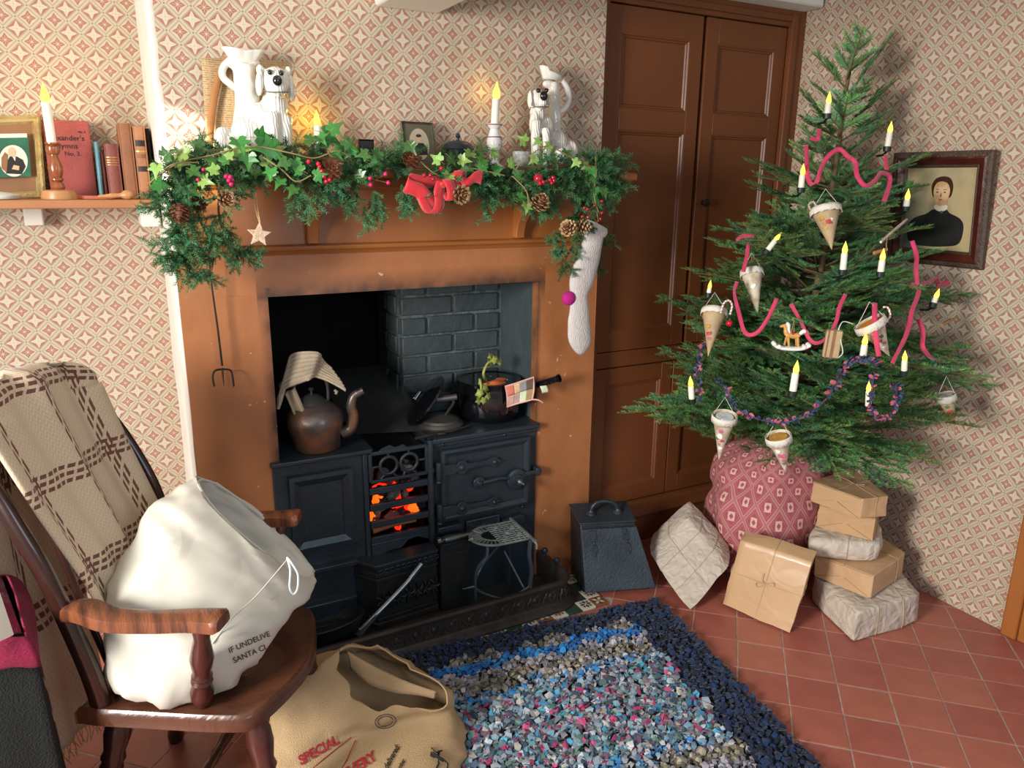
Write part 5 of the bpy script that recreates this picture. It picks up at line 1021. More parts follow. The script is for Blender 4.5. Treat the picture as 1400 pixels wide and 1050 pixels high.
# ------------------------------------------------------------ alcove shelf things
mat('gold_frame', 'c3ab74', .45, metal=.3, col2='8c7346', sc=14, thr=(.35, .7), bump=.5, bsc=90); mat('mount_tan', '8a6242', .8, var=.12, sc=10); mat('velvet_green', '1f5a42', .7, var=.3, sc=18)
t = thing('gilt_picture_frame', 'gilt picture frame with small oval seated portrait on green, left end of the alcove shelf', 'picture', (-.22, 2.8, 1.478))
c, ux, uz, nr, ins = pframe(t, ((-0.313,2.760,1.468), (-0.132,2.760,1.478), (-0.118,2.800,1.722), (-0.300,2.800,1.707)), .026, .02, 'gold_frame')
g = G(); g.add(ins(.024, -.008), [(0, 1, 2, 3)]); obj('mount', g, 'mount_tan', t, ang=0)
bc = Vector((-0.209,2.766,1.590)); g = G(); flatpoly(g, bc, ux, uz, [(-.052, -.052), (.050, -.052), (.050, .062), (-.052, .062)], .002); obj('green_ground', g, 'velvet_green', t, ang=0)
g = G(); flatpoly(g, bc, ux, uz, [(-.05, .062), (.047, .062), (.047, .074), (-.05, .074)], .003); obj('paper_strip', g, 'oval_pale', t, ang=0)
oc = bc+ux*.008-uz*.005; g = G(); disc(g, oc, ux, uz, .036, .046, off=.003); obj('oval_print', g, 'oval_pale', t, ang=0)
for nm, m_, pts, of in (('coat', 'coat_dark', [(-.022, -.036), (.018, -.040), (.030, -.018), (.024, .002), (.010, .012), (-.008, .014), (-.016, .0)], .0036), ('chair_back', 'mount_tan', [(-.032, -.02), (-.02, -.034), (-.012, .018), (-.02, .026), (-.03, .01)], .0038), ('hands', 'skin_sepia', [(-.006, -.024), (.012, -.028), (.014, -.016), (.0, -.012)], .0044), ('shirt', 'oval_pale', [(-.002, .013), (.006, .011), (.004, -.002)], .0042)):
    g = G(); flatpoly(g, oc, ux, uz, pts, of); obj(nm, g, m_, t, ang=0)
g = G(); disc(g, oc-ux*.002+uz*.026, ux, uz, .010, .014, off=.0042); obj('face', g, 'skin_sepia', t, ang=0)
mat('turned_wood', '8a4a24', .28, var=.25, sc=14, stretch=(1, 1, 3), coat=.4); mat('turned_base', 'b48152', .4, var=.15, sc=10)
t = thing('wooden_candlestick', 'turned wooden candlestick with round base holding a lit candle on the alcove shelf', 'candlestick', (-.092, 2.66, 1.478))
b0 = (-.093, 2.66, 1.4775); g = G(); g.lathe([(.047, 0), (.048, .004), (.043, .024), (.040, .026), (.012, .028)], b0, 32); obj('base', g, 'turned_base', t, ang=.6)
g = G(); g.lathe([(.016, .027), (.019, .034), (.016, .046), (.012, .050), (.018, .055), (.018, .058), (.014, .062), (.018, .075), (.020, .09), (.014, .112), (.011, .122), (.011, .126), (.015, .128), (.019, .138), (.018, .148), (.014, .152), (.019, .156), (.019, .160), (.012, .160)], b0, 28); obj('stem', g, 'turned_wood', t, ang=.6)
candle(t, (b0[0], b0[1], b0[2]+.158), .0125, .112, 1.15, ax=(-.01, 0, 1), light=.35)
mat('page_edge', 'c9b083', .8, var=.15, sc=60)
def cloth_col(n, c, **k): mat(n, c, .6, var=.15, sc=14, bump=.2, bsc=200, **k)
cloth_col('book_red', '93413c'); cloth_col('book_blue', '5f8c9a'); cloth_col('book_maroon', '7c4036'); cloth_col('book_plum', '74423a'); cloth_col('book_leather', '8c5a3a'); cloth_col('book_tan', 'a9744e'); cloth_col('book_black', '2b211d'); cloth_col('book_brick', 'ad5c44')
mat('gilt', 'c79c5a', .4, metal=.6); mat('ink', '2a1512', .8, var=.1)
def book(label, x0, x1, z1, y0, y1, m, lean=0, bands=(), rest=None):
    zb = 1.4775; t = thing('book', label, 'book', ((x0+x1)/2, (y0+y1)/2, zb), 'books on the alcove shelf'); r = min(.004, (x1-x0)*.12)
    def L(p): return (p[0]+lean*(p[2]-zb), p[1], p[2])
    g = G(); g.box(x0, x0+r, y0, y1, zb, z1); g.box(x1-r, x1, y0, y1, zb, z1)
    w = x1-x0; g.prism([(x0, y0+.004), (x0+w*.2, y0-.002), (x0+w*.5, y0-.004), (x0+w*.8, y0-.002), (x1, y0+.004), (x1-r, y0+.006), (x0+r, y0+.006)], zb, z1, 'z')
    g.v = [L(p) for p in g.v]; obj('cover', g, m, t, bevel=.001, ang=.5)
    g = G(); g.box(x0+r, x1-r, y0+.006, y1-.004, zb+.003, z1-.004); g.v = [L(p) for p in g.v]; obj('pages', g, 'page_edge', t)
    for z, h, mm in bands:
        g = G(); g.prism([(x0-.0004, y0+.0034), (x0+w*.2, y0-.0026), (x0+w*.5, y0-.0046), (x0+w*.8, y0-.0026), (x1+.0004, y0+.0034)], z, z+h, 'z'); g.v = [L(p) for p in g.v]; obj('spine_band', g, mm, t)
    return t
book('thin blue book leaning right of the big red hymn book', .012, .024, 1.645, 2.70, 2.82, 'book_blue', .02)
book('thin maroon booklet right of the blue book', .026, .037, 1.615, 2.71, 2.82, 'book_plum')
book('maroon book with gilt lines on the spine, between the booklet and tall brown book', .040, .079, 1.640, 2.70, 2.82, 'book_maroon', 0, [(1.60, .0015, 'gilt'), (1.585, .0015, 'gilt'), (1.592, .0012, 'gilt'), (1.578, .001, 'gilt')])
book('tall worn brown leather book with plain spine', .084, .121, 1.702, 2.69, 2.83, 'book_leather', 0, [(1.70, .002, 'book_tan')])
book('tan leather book with black label scraps on the spine', .124, .158, 1.694, 2.69, 2.83, 'book_tan', 0, [(1.635, .018, 'book_black'), (1.60, .012, 'book_leather'), (1.56, .016, 'book_black'), (1.618, .004, 'gilt')])
book('dark narrow book at the right end of the alcove shelf', .161, .172, 1.69, 2.72, 2.83, 'book_black')
# big red hymn book standing face out
t = thing('book', 'large worn red hymn book standing face out behind the wooden candlestick', 'book', (-.04, 2.79, 1.478), 'books on the alcove shelf')
A_ = [Vector(p) for p in ((-0.117,2.770,1.476), (0.008,2.770,1.498), (0.013,2.805,1.709), (-0.099,2.805,1.706))]; zb = 1.4775
x0, x1 = A_[0].x, A_[1].x; 
def hb(u, v, o=0): return Vector((x0+(x1-x0)*u, 2.765+.045*v-o, zb+.232*v))
g = G(); g.hexa([hb(0, 0), hb(0, 0)+Vector((0, .003, 0)), hb(1, 0)+Vector((0, .003, 0)), hb(1, 0)][::-1], [hb(0, 1), hb(0, 1)+Vector((0, .003, 0)), hb(1, 1)+Vector((0, .003, 0)), hb(1, 1)][::-1]); obj('front_cover', g, 'book_red', t, bevel=.001, weld=1e-6)
g = G(); a, b = Vector((0, .003, .003)), Vector((0, .020, .003)); g.hexa([hb(.01, 0)+a, hb(.01, 0)+b, hb(.97, 0)+b, hb(.97, 0)+a][::-1], [hb(.01, .97)+a, hb(.01, .97)+b, hb(.97, .97)+b, hb(.97, .97)+a][::-1]); obj('pages', g, 'page_edge', t, weld=1e-6)
a, b = Vector((0, .020, 0)), Vector((0, .023, 0)); g = G(); g.hexa([hb(0, 0)+a, hb(0, 0)+b, hb(1, 0)+b, hb(1, 0)+a][::-1], [hb(0, 1)+a, hb(0, 1)+b, hb(1, 1)+b, hb(1, 1)+a][::-1]); obj('back_cover', g, 'book_red', t, weld=1e-6)
def text_mesh(s, size, bold=0):
    c = bpy.data.curves.new('lettering', 'FONT'); c.body = s; c.size = size; c.offset = bold; c.resolution_u = 3; o = bpy.data.objects.new('lettering', c); C0.objects.link(o)
    bpy.context.view_layer.update(); me = bpy.data.meshes.new_from_object(o.evaluated_get(bpy.context.evaluated_depsgraph_get())); bpy.data.objects.remove(o); bpy.data.curves.remove(c); return me
def lettering(s, size, fn, m, par, bold=0, name='lettering', sp=1.0):
    me = text_mesh(s, size, bold)
    for v in me.vertices: v.co = fn(v.co.x*sp, v.co.y)
    me.materials.clear(); me.materials.append(MATS[m]); me.name = name; return link(name, me, par)
dn = Vector((0, -1, .19)).normalized(); 
for s, sz, ox, oz in (("Alexander's", .022, .0, .176), ('Hymns', .022, .022, .152), ('No. 3.', .018, .045, .130), ('No. 3', .008, .09, .20)):
    lettering(s, sz, lambda a, b, ox=ox, oz=oz: hb(0, 0)+Vector((.004+ox+a, 0, 0))+Vector((0, .045, .232)).normalized()*(oz+b)+dn*.0008, 'ink', t, .0003)
t = thing('book', 'thin brick-red book lying flat on the alcove shelf under the others', 'book', (-.0, 2.68, 1.478), 'books on the alcove shelf')
g = G(); g.hexa([(-.06, 2.66, 1.4776), (.045, 2.645, 1.4776), (.055, 2.69, 1.4776), (-.05, 2.695, 1.4776)], [(-.06, 2.66, 1.489), (.045, 2.645, 1.486), (.055, 2.69, 1.486), (-.05, 2.695, 1.489)]); obj('cover', g, 'book_brick', t, bevel=.001)
t = thing('wooden_dibber', 'small turned wooden tool with round knob lying on the alcove shelf', 'tool', (.05, 2.625, 1.478))
g = G(); g.lathe([(0, 0), (.004, .003), (.006, .03), (.008, .034), (.007, .05), (.006, .062), (.009, .066), (.014, .074), (.0155, .084), (.011, .094), (0, .098)], (.006, 2.622, 1.486), 18, M=rot((0, 0, 1), (1, .05, .06))); obj('turned_handle', g, 'turned_base', t, ang=.8)
t = thing('straw_fan', 'flat pale woven dish edge at the far left of the alcove shelf', 'dish', (-.24, 2.64, 1.478))
g = G(); g.lathe([(0, 0), (.05, .001), (.058, .008), (.060, .012), (.055, .010), (.03, .018), (0, .022)], (-.245, 2.655, 1.4778), 30); obj('dish', g, 'straw', t, ang=.6)

# ------------------------------------------------------------ christmas tree
mat('fir', '66934a', .4, col2='528a63', sc=7, thr=(.35, .65), objvar=.3, spec=.45); mat('fir_tip', '87a855', .45, var=.25, sc=20, objvar=.25); mat('fir_wood', '6b5a3c', .8, var=.25, sc=30, bump=.3)
def frond(L, seed):
    R = rng(seed); g = G()
    def tw(o, d, l, lvl, tip):
        n0 = Vector((0, 0, 1)); droop = R.uniform(-.06, .05)
        def at(t): return o+d*l*t+n0*(droop*l*t*t)
        g.tube([at(0), at(.5), at(1)], [.0034*(.45**lvl)+.0008, .002*(.5**lvl)+.0007, .0008], 5, m=0)
        sd = d.cross(n0).normalized(); st = .0029; n = int(l/st)
        for i in range(n):
            t = (i+.5)/n
            if lvl == 0 and t < .22: continue
            p = at(t); sc = .6+.4*math.sin(pi*min(1, t*1.1+.1)); ln = R.uniform(.016, .021)*sc; m = 2 if tip and t > .72 and R.random() < .6 else 1
            for sg in (-1, 1):
                up = R.uniform(-.15, .75); needle(g, p, (d*.55+sd*sg*R.uniform(.7, 1)+n0*up).normalized(), ln, .0015, (n0-sd*sg*up*.6).normalized(), m)
            if i % 2: needle(g, p, (d*.8+n0*.8+sd*R.uniform(-.4, .4)).normalized(), ln*.85, .00125, d.cross(sd), m)
        for k in range(3): needle(g, at(1), (d+Vector((R.uniform(-.5, .5), R.uniform(-.5, .5), .2))).normalized(), .014, .0012, n0, 2 if tip else 1)
        if lvl < 2 and l > .10:
            k = .20 if lvl == 0 else .28
            while k < .93:
                for sg in (-1, 1):
                    if R.random() < .12: continue
                    ll = (l*(1-k)*(.50 if lvl == 0 else .45)+.035)*R.uniform(.7, 1.15)
                    if lvl == 1 and ll < .035: continue
                    dd = (d*.72+sd*sg*.72+n0*R.uniform(-.15, .18)).normalized(); tw(at(k), dd, ll, lvl+1, R.random() < .5)
                k += (.052 if lvl == 0 else .055)/l*R.uniform(.85, 1.2)
    tw(Vector((0, 0, 0)), Vector((1, 0, 0)), L, 0, True); return mesh('branch', g, ['fir_wood', 'fir', 'fir_tip'], 0)
BL = [frond(.52, s) for s in (1, 2, 3)]; BM = [frond(.32, s) for s in (4, 5, 6)]; BS = [frond(.16, s) for s in (7, 8)]
tree = thing('christmas_tree', 'real green fir Christmas tree standing in a covered pot between cupboard and right wall', 'tree', (2.29, 1.95, .5))
T0, T1 = Vector((2.30, 1.95, .33)), Vector((2.385, 1.95, 1.96))
g = G(); tk = [T0.lerp(T1, k/12)+Vector((wob((k, 0, 0), .012, .5), wob((0, k, 0), .012, .5), 0)) for k in range(13)]; g.tube(tk, [.024-.018*k/12 for k in range(13)], 10); obj('trunk', g, 'fir_wood', tree)
def trunk(z): t = (z-T0.z)/(T1.z-T0.z); return T0.lerp(T1, t)
def Rz(z):
    K = [(.5, .55), (.72, .66), (.85, .66), (1.0, .60), (1.2, .50), (1.4, .385), (1.6, .27), (1.75, .19), (1.9, .12), (2.05, .04)]
    for (a, b), (c, d) in zip(K, K[1:]):
        if z <= c: return b+(d-b)*(z-a)/(c-a)
    return .04
R = rng(42)
def branch(p, az, el, L, roll=0):
    base = [(BL, .52), (BM, .32), (BS, .16)][0 if L > .42 else 1 if L > .21 else 2]; o = link('branch', R.choice(base[0]), tree); k = L/base[1]
    o.location = p; e = Euler((roll, -el, az), 'XYZ'); o.rotation_euler = e; nv_ = o.data.vertices; vs = [nv_[i].co.copy() for i in range(0, len(nv_), 11)]
    for _ in range(14):
        s3 = Vector((k, max(.8, k), max(.8, k))) if k < 1 else Vector((k, k, k))
        if _ > 5: s3 = Vector((k, k, k))
        M = e.to_matrix() @ Matrix.Diagonal(s3); w = [M @ v for v in vs]
        if max(q.x for q in w)+p[0] < 2.680 and max(q.y for q in w)+p[1] < 2.425: break
        k *= .88
    o.scale = s3
nb = 0; z = .62; a0 = 0
while z < 1.80:
    Rr = Rz(z); n = 8 if z < .85 else 7 if z < 1.4 else 5 if z < 1.6 else 3
    for k in range(n):
        az = a0+2*pi*k/n+R.uniform(-.16, .16); p = trunk(z+R.uniform(-.02, .02)); L = Rr*R.uniform(.74, 1.12)
        ca, sa = math.cos(az), math.sin(az)
        if ca > .05: L = min(L, (2.685-p.x)/ca)
        if sa > .05: L = min(L, (2.40-p.y)/sa)
        if z < .95 and ca < -.85 and sa > .2: L = min(L*1.15, .74)
        el = .05+.22*(z-.6)/1.3+R.uniform(-.16, .18)
        if z > 1.55: el += .35
        branch(p, az, el, max(L, .12), R.uniform(-.25, .25)); nb += 1
        if L > .3:
            branch(p+Vector((ca, sa, 0))*.03+Vector((0, 0, .03)), az+R.uniform(.2, .5), el+.45, min(L*.55, .30), R.uniform(-.3, .3)); nb += 1
    z += .10 if z < 1.5 else .09; a0 += .73
for p, az, el, L in (((2.33, 1.93, .74), 2.72, -.02, .72), ((2.33, 1.93, .88), 2.35, .10, .50), ((2.31, 1.93, .82), 3.05, .06, .60), ((2.36, 1.92, .98), -1.05, .02, .50), ((2.36, 1.92, .88), -1.15, -.02, .58), ((2.35, 1.92, 1.15), -1.0, .05, .42), ((2.34, 1.92, 1.05), 2.6, .12, .52), ((2.34, 1.92, 1.22), 2.75, .3, .42), ((2.3, 1.9, .7), -2.2, -.12, .5), ((2.3, 1.9, .66), -1.7, -.12, .52), ((2.3, 1.9, .68), -2.7, -.10, .45), ((2.37, 1.95, 1.9), -1.9, 1.2, .17), ((2.39, 1.94, 1.86), -.9, 1.05, .22), ((2.38, 1.95, 1.87), 2.4, .8, .17), ((2.375, 1.95, 1.72), 2.2, .75, .22), ((2.385, 1.95, 1.90), .5, 1.35, .16), ((2.382, 1.95, 1.74), -.7, .75, .22)): branch(Vector(p), az, el, L)
# clip-on candles
mat('clip_green', '16241d', .45, var=.2)
CN = [((1131,157), (0, 0, 1), 'small lit candle nearest the very top of the Christmas tree', .0105, .036), ((1213,202), (.05, 0, 1), 'lit candle at the upper right edge of the tree beside the top of the portrait', .010, .05),
 ((1095,258), (0, 0, 1), 'lit candle at the upper left edge of the tree against the cupboard edge', .010, .045), ((1239,284), (0, 0, 1), 'lit candle overlapping the left side of the big wall portrait', .010, .026),
 ((1048,344), (.55, -.2, .8), 'tilted lit candle leaning right on the left side of the tree', .009, .045), ((1152,370), (-.03, 0, 1), 'lit candle right of the upper paper cone, middle of the tree', .010, .055), ((1204,373), (0, 0, 1), 'lit candle right of centre, level with the bottom of the portrait', .010, .04),
 ((1276,416), (.35, 0, .9), 'lit candle half hidden at the right edge below the portrait', .009, .022), ((969,402), (.1, 0, 1), 'small candle above the leftmost orange-filled paper cone', .008, .02), ((1180,488), (0, 0, 1), 'lit candle above the rag garland right of the wooden parcel', .010, .038),
 ((1236,508), (-.15, 0, 1), 'lit candle at lower right below the pink ribbon twist', .009, .036), ((946,546), (-.18, 0, 1), 'lit candle on the lowest left branch in front of the small cupboard door', .0105, .048), ((1084,536), (.06, 0, 1), 'lit candle at the lower centre of the tree above the paper cones', .011, .06), ((1187,556), (-.15, 0, 1), 'lit candle inside the U of the rag garland, lower right', .009, .05)]
CP = [(2.193,1.863,1.769), (2.405,1.777,1.667), (2.065,1.827,1.529), (2.415,1.683,1.471), (1.943,1.834,1.327), (2.030,1.599,1.284), (2.139,1.546,1.278), (2.373,1.509,1.169), (1.852,1.994,1.170), (1.983,1.454,1.043), (2.132,1.415,0.990), (1.725,1.899,0.827), (1.816,1.556,0.928), (1.993,1.421,0.894)]
for (px, ax, lab, r, h), p in zip(CN, CP):
    t = thing('tree_candle', lab, 'candle', p, 'clip-on candles on the tree'); candle(t, p, r, h, 1.0, ax)
    g = G(); c = Vector(p); a_ = Vector(ax).normalized(); g.lathe([(r*1.25, -.012), (r*1.35, .004), (r*1.0, .004)], p, 12, M=rot((0, 0, 1), ax)); g.tube([c-a_*.012, c-a_*.02+Vector((.01, .02, -.003)), c-a_*.022+Vector((.012, .045, -.004))], .0045, 6, flat=.6); obj('clip', g, 'clip_green', t)
# paper cones
mat('kraft_cone', 'b39a76', .75, var=.12, sc=25, bump=.2, bsc=60); mat('lace_white', 'ddd6c6', .85, var=.08, sc=40, bump=.4, bsc=120); mat('scrap_red', 'b8433f', .6, var=.2, sc=60); mat('scrap_gold', 'b98a3c', .6, var=.3, sc=60); mat('scrap_green', '5c6f47', .6, var=.3, sc=60); mat('scrap_white', 'e8e1d6', .6); mat('orange_slice', 'd98a2c', .5, var=.15, sc=60); mat('scrap_pink', 'c4607c', .6, var=.2, sc=50); mat('floral_cone', 'cfc4ae', .7, col2='b59d7c', sc=40, thr=(.45, .65)); mat('cello', 'd8dde0', .12, var=.2, sc=50, coat=.5)
def paper_cone(label, top, bot, r, m, scraps, seed, fill='orange_slice', lace=True):
    top, bot = Vector(top), Vector(bot); ax = (top-bot).normalized(); H = (top-bot).length; M = rot((0, 0, 1), ax); R = rng(seed)
    t = thing('paper_cone', label, 'ornament', bot, 'paper cones hung on the tree')
    g = G(); g.lathe([(.001, 0), (r*.5, H*.5), (r, H)], bot, 24, M=M, caps=False); g.lathe([(r*.94, H), (r*.47, H*.5), (.0, .02)], bot, 24, M=M, caps=False); obj('cone', g, m, t)
    if lace:
        g = G(); n = 40; vs = []
        for j, (rr, z) in enumerate(((r*1.0, H+.002), (r*1.04, H-.006), (r*1.05, H-.018))):
            for i in range(n): a = 2*pi*i/n; zz = z-(.005*abs(math.sin(a*6.5)) if j == 2 else 0); vs.append(bot+M @ Vector((rr*math.cos(a), rr*math.sin(a), zz)))
        g.add(vs, [(j*n+i, j*n+(i+1) % n, (j+1)*n+(i+1) % n, (j+1)*n+i) for j in range(2) for i in range(n)]); obj('lace_trim', g, 'lace_white', t, solid=.0012)
    if fill:
        g = G(); g.lathe([(0, H-.003), (r*.7, H-.002), (r*.8, H-.010)], bot, 20, M=M, caps=False); obj('filling', g, fill, t)
    cd = Vector((-.76, -.63, .1)); u_ = (cd-ax*cd.dot(ax)).normalized(); v_ = ax.cross(u_)
    for mm, z, a, s in scraps:
        rr = r*z+.0008; c = bot+ax*H*z+(u_*math.cos(a)+v_*math.sin(a))*rr; g = G(); n_ = (u_*math.cos(a)+v_*math.sin(a)); w_ = ax.cross(n_); k = 9
        g.add([c+n_*.0016]+[c+(w_*math.cos(2*pi*i/k)+ax*math.sin(2*pi*i/k))*s*R.uniform(.65, 1.1) for i in range(k)], [(0, 1+i, 1+(i+1) % k) for i in range(k)]); obj('paper_scrap', g, mm, t, ang=0)
    hk = top+Vector((.004, .01, .06)); obj('string', G().tube([top+v_*r*.9, hk, top-v_*r*.9], .0011, 5), 'lace_white', t)
sc1 = [('scrap_red', .62, .1, .010), ('scrap_gold', .72, -.5, .011), ('scrap_white', .66, .5, .006), ('scrap_gold', .5, -.3, .009), ('scrap_red', .58, .35, .006), ('scrap_gold', .6, -.35, .007)]
paper_cone('big kraft paper cone with white lace collar, upper middle of the tree', (2.051,1.710,1.470), (2.038,1.656,1.345), .046, 'kraft_cone', sc1, 1, None)
paper_cone('kraft cone with lace and orange slice at the left edge of the tree', (1.840,1.946,1.121), (1.776,1.891,0.976), .043, 'kraft_cone', [('scrap_red', .45, -.3, .010), ('scrap_gold', .6, -.4, .010), ('scrap_pink', .35, -.2, .008)], 2)
paper_cone('flowery cone with orange slice and white wool at centre right of the tree', (2.032,1.485,1.141), (2.084,1.438,1.039), .046, 'floral_cone', [('scrap_red', .5, .0, .008), ('scrap_pink', .4, .4, .007), ('scrap_red', .7, -.2, .009), ('scrap_green', .6, .3, .007), ('scrap_white', .3, 0, .006)], 3)
paper_cone('white flowered cone hanging lowest left beside the fabric covered pot', (1.755,1.769,0.802), (1.775,1.799,0.634), .040, 'floral_cone', [('scrap_white', .62, -.2, .012), ('scrap_pink', .75, -.1, .009), ('scrap_red', .5, .2, .007), ('scrap_green', .55, -.5, .008), ('scrap_white', .3, .0, .007), ('scrap_pink', .4, -.3, .006)], 4, 'cello')
paper_cone('flowered cone filled with gold and wool hanging in front of the pot', (1.816,1.594,0.775), (1.858,1.585,0.647), .039, 'floral_cone', [('scrap_pink', .55, .0, .012), ('scrap_pink', .4, .3, .009), ('scrap_green', .3, .2, .007), ('scrap_white', .7, -.3, .009)], 5, 'scrap_gold')
paper_cone('pale paper cone half hidden deep in the branches on the left', (1.981,1.931,1.252), (1.953,1.856,1.112), .038, 'floral_cone', [('scrap_white', .6, 0, .01)], 6, 'cello')
paper_cone('dusky flowered cone hanging at the far right of the tree over the wallpaper', (2.369,1.417,0.886), (2.407,1.390,0.757), .028, 'kraft_cone', [('scrap_red', .6, 0, .012), ('scrap_gold', .45, .3, .009), ('scrap_green', .75, -.3, .008)], 7, 'cello')
# candy canes
mat('candy_white', 'e6e2de', .25, coat=.4); mat('candy_red', 'c02a3c', .25, coat=.4); mat('candy_green', '3f8a5a', .25, coat=.4)
def cane(label, pts, r, ms=('candy_red',), pitch=.012):
    pp = crom(pts, 8); t = thing('candy_cane', label, 'candy cane', pp[0], 'candy canes on the tree'); obj('stick', G().tube(pp, r, 8), 'candy_white', t)
    for q, m in enumerate(ms):
        g = G(); L = 0; N = len(pp); path = []; nr = None
        for i in range(N-1):
            tt = (pp[i+1]-pp[i]); l = tt.length; td = tt.normalized(); nr = td.orthogonal() if nr is None else (nr-td*td.dot(nr)); nr.normalize(); bn = td.cross(nr)
            for k in range(6): s_ = L+l*k/6; a = 2*pi*(s_/pitch)+q*pi; path.append(pp[i]+tt*k/6+(nr*math.cos(a)+bn*math.sin(a))*r*.85)
            L += l
        g.tube(path, r*.42, 5); obj('stripe', g, m, t)
cane('straight red, green and white candy stick in front of the big portrait corner', [(2.352,1.630,1.435), (2.235,1.591,1.402), (2.165,1.579,1.370)], .0042, ('candy_red', 'candy_green'))
cane('small candy cane with red berry hooked on the leftmost orange-filled cone', [(1.815,1.890,1.121), (1.831,1.894,1.154), (1.835,1.875,1.164), (1.829,1.854,1.150), (1.816,1.847,1.123)], .0035)
cane('little candy cane hooked on the rim of the big upper cone', [(2.013,1.712,1.454), (2.010,1.728,1.462), (2.014,1.743,1.480), (2.024,1.736,1.489), (2.023,1.721,1.476)], .0035, ('candy_red', 'candy_green'))
cane('little candy cane behind the flowery cone at centre right', [(2.070,1.457,1.143), (2.092,1.460,1.159), (2.091,1.470,1.182), (2.076,1.475,1.185)], .003)
t = thing('red_bauble', 'small shiny red ball under the candy cane at the left edge of the tree', 'bauble', (1.805,1.830,1.099)); g = G(); g.ball((1.804,1.834,1.096), .011, nu=16, nv=12); obj('ball', g, 'berry_red', t); obj('cap', G().tube([(1.808,1.839,1.105), (1.811,1.840,1.112)], .002, 6), 'frame_silver', t)
# rocking horse ornament
mat('toy_wood', 'c9924e', .4, var=.12, sc=20, coat=.2); mat('toy_white', 'e9e5dd', .35, coat=.2); mat('toy_red', 'b3242e', .4)
t = thing('rocking_horse_ornament', 'small wooden rocking horse ornament with white rockers in the middle of the tree', 'ornament', (1.825,1.586,1.054))
c = Vector((1.838,1.601,1.091)); X = Vector((.64, -.77, 0)).normalized(); X = Vector((.80, -.60, 0)).normalized(); Z = Vector((0, 0, 1)); Yv = Z.cross(X); s = .00255
def hp(a, b, d=0): return c+X*a*s+Z*b*s+Yv*d*s
g = G(); g.tube(crom([hp(-7, 0), hp(-4, 1.5), hp(2, 1), hp(6, 1.5), hp(8, 0)], 3), [3, 3.6, 3.9, 4, 4, 3.8, 3.8, 3.9, 4, 4, 3.8, 3, 2][0:13] and [3.6*s]*13, 10); g.tube(crom([hp(-6, 2), hp(-8, 8), hp(-8.5, 12)], 3), [3.2*s]*3+[2.4*s]*4, 8); g.ball(hp(-9.5, 13), (2.6*s, 2.2*s, 2.4*s), nu=10, nv=8); g.tube([hp(-9, 13.5), hp(-15, 11.5)], [2.3*s, 1.5*s], 8); voxel('body', g, 'toy_wood', t, .0016, 3)
for a, b in ((-5.5, -7), (-4.5, -3), (5.5, 7), (6.5, 8)):
    g = G(); d = 2 if a in (-5.5, 5.5) else -2; g.tube([hp(a, -1, d), hp(b, -11.5, d*1.6)], [1.7*s, 1.2*s], 7); obj('leg', g, 'toy_wood', t)
for d in (-3.6, 3.6):
    g = G(); g.tube(crom([hp(-21, -9.5, d), hp(-16, -13, d), hp(-8, -14.5, d), hp(4, -14.8, d), hp(14, -13.5, d), hp(21, -9.5, d)], 4), 1.9*s, 7); obj('rocker', g, 'toy_white', t)
    for a, b in ((-20, -9.5), (-14, -12.6), (20, -9.5), (15, -12)): g = G(); g.ball(hp(a, b, d), 2.8*s, nu=10, nv=8); obj('rocker_end', g, 'toy_white', t)
g = G(); g.tube(crom([hp(-8, 16), hp(-5.5, 14), hp(-4.6, 8), hp(-3.5, 4)], 4), [2.3*s]*6+[2.0*s]*7, 8); obj('mane', g, 'toy_white', t)
g = G(); g.tube(crom([hp(8.5, 3), hp(13, 7), hp(17, 5), hp(19, 0)], 4), [1.6*s, 2*s, 2.4*s, 2.6*s, 2.6*s, 2.6*s, 2.6*s, 2.5*s, 2.2*s, 2*s, 1.6*s, 1.2*s, .6*s], 7); obj('tail', g, 'toy_white', t)
g = G(); g.ball(hp(.5, 3.2), (3.6*s, 3*s, 2.6*s), nu=10, nv=8); g.tube([hp(-3.5, -1, 4), hp(-4, -3.5, 4)], 1*s, 6); obj('saddle', g, 'toy_red', t)
obj('string', G().tube([hp(-1, 5), hp(0, 22), hp(2, 5)], .0008, 5), 'twine', t)
# wooden wrapped parcel ornament
t = thing('little_wooden_parcel', 'small pale striped wooden parcel ornament tied with string right of the rocking horse', 'ornament', (1.925,1.521,1.076))
c = Vector((1.917,1.515,1.078)); g = G(); M = Euler((.1, .04, -.75)).to_matrix().to_4x4(); g.box(-.023, .023, -.010, .010, -.043, .043); g.xf(Matrix.Translation(c) @ M); obj('block', g, 'kraft_cone', t, bevel=.003)
g = G(); g.box(-.004, .004, -.0115, -.0095, -.0435, .0435); g.box(-.018, -.014, -.0112, -.0095, -.0435, .0435, 0); g.xf(Matrix.Translation(c) @ M); obj('stripe', g, 'mount_tan', t)
obj('string', G().tube(crom([(1.926,1.508,1.119), (1.945,1.510,1.144), (1.976,1.498,1.137)], 4), .0016, 5), 'lace_white', t); obj('string', G().tube(crom([(1.929,1.508,1.123), (1.923,1.490,1.087), (1.918,1.476,1.058), (1.903,1.477,1.044)], 4), .0016, 5), 'lace_white', t)
for i, (p, q) in enumerate((((2.417,1.498,1.098), (2.555,1.553,1.098)), ((2.159,1.593,1.335), (2.211,1.588,1.345)))):
    t = thing('cinnamon_stick', ('brown dried stick tied at the right edge of the tree', 'pale cut branch stub below the straight candy stick')[i], 'stick', p); obj('stick', G().tube([p, q], .006, 8), 'turned_base', t); obj('string', G().tube(crom([q, Vector(q)+Vector((0, .004, .02)), Vector(q)+Vector((.01, .01, .035))], 3), .001, 4), 'twine', t)
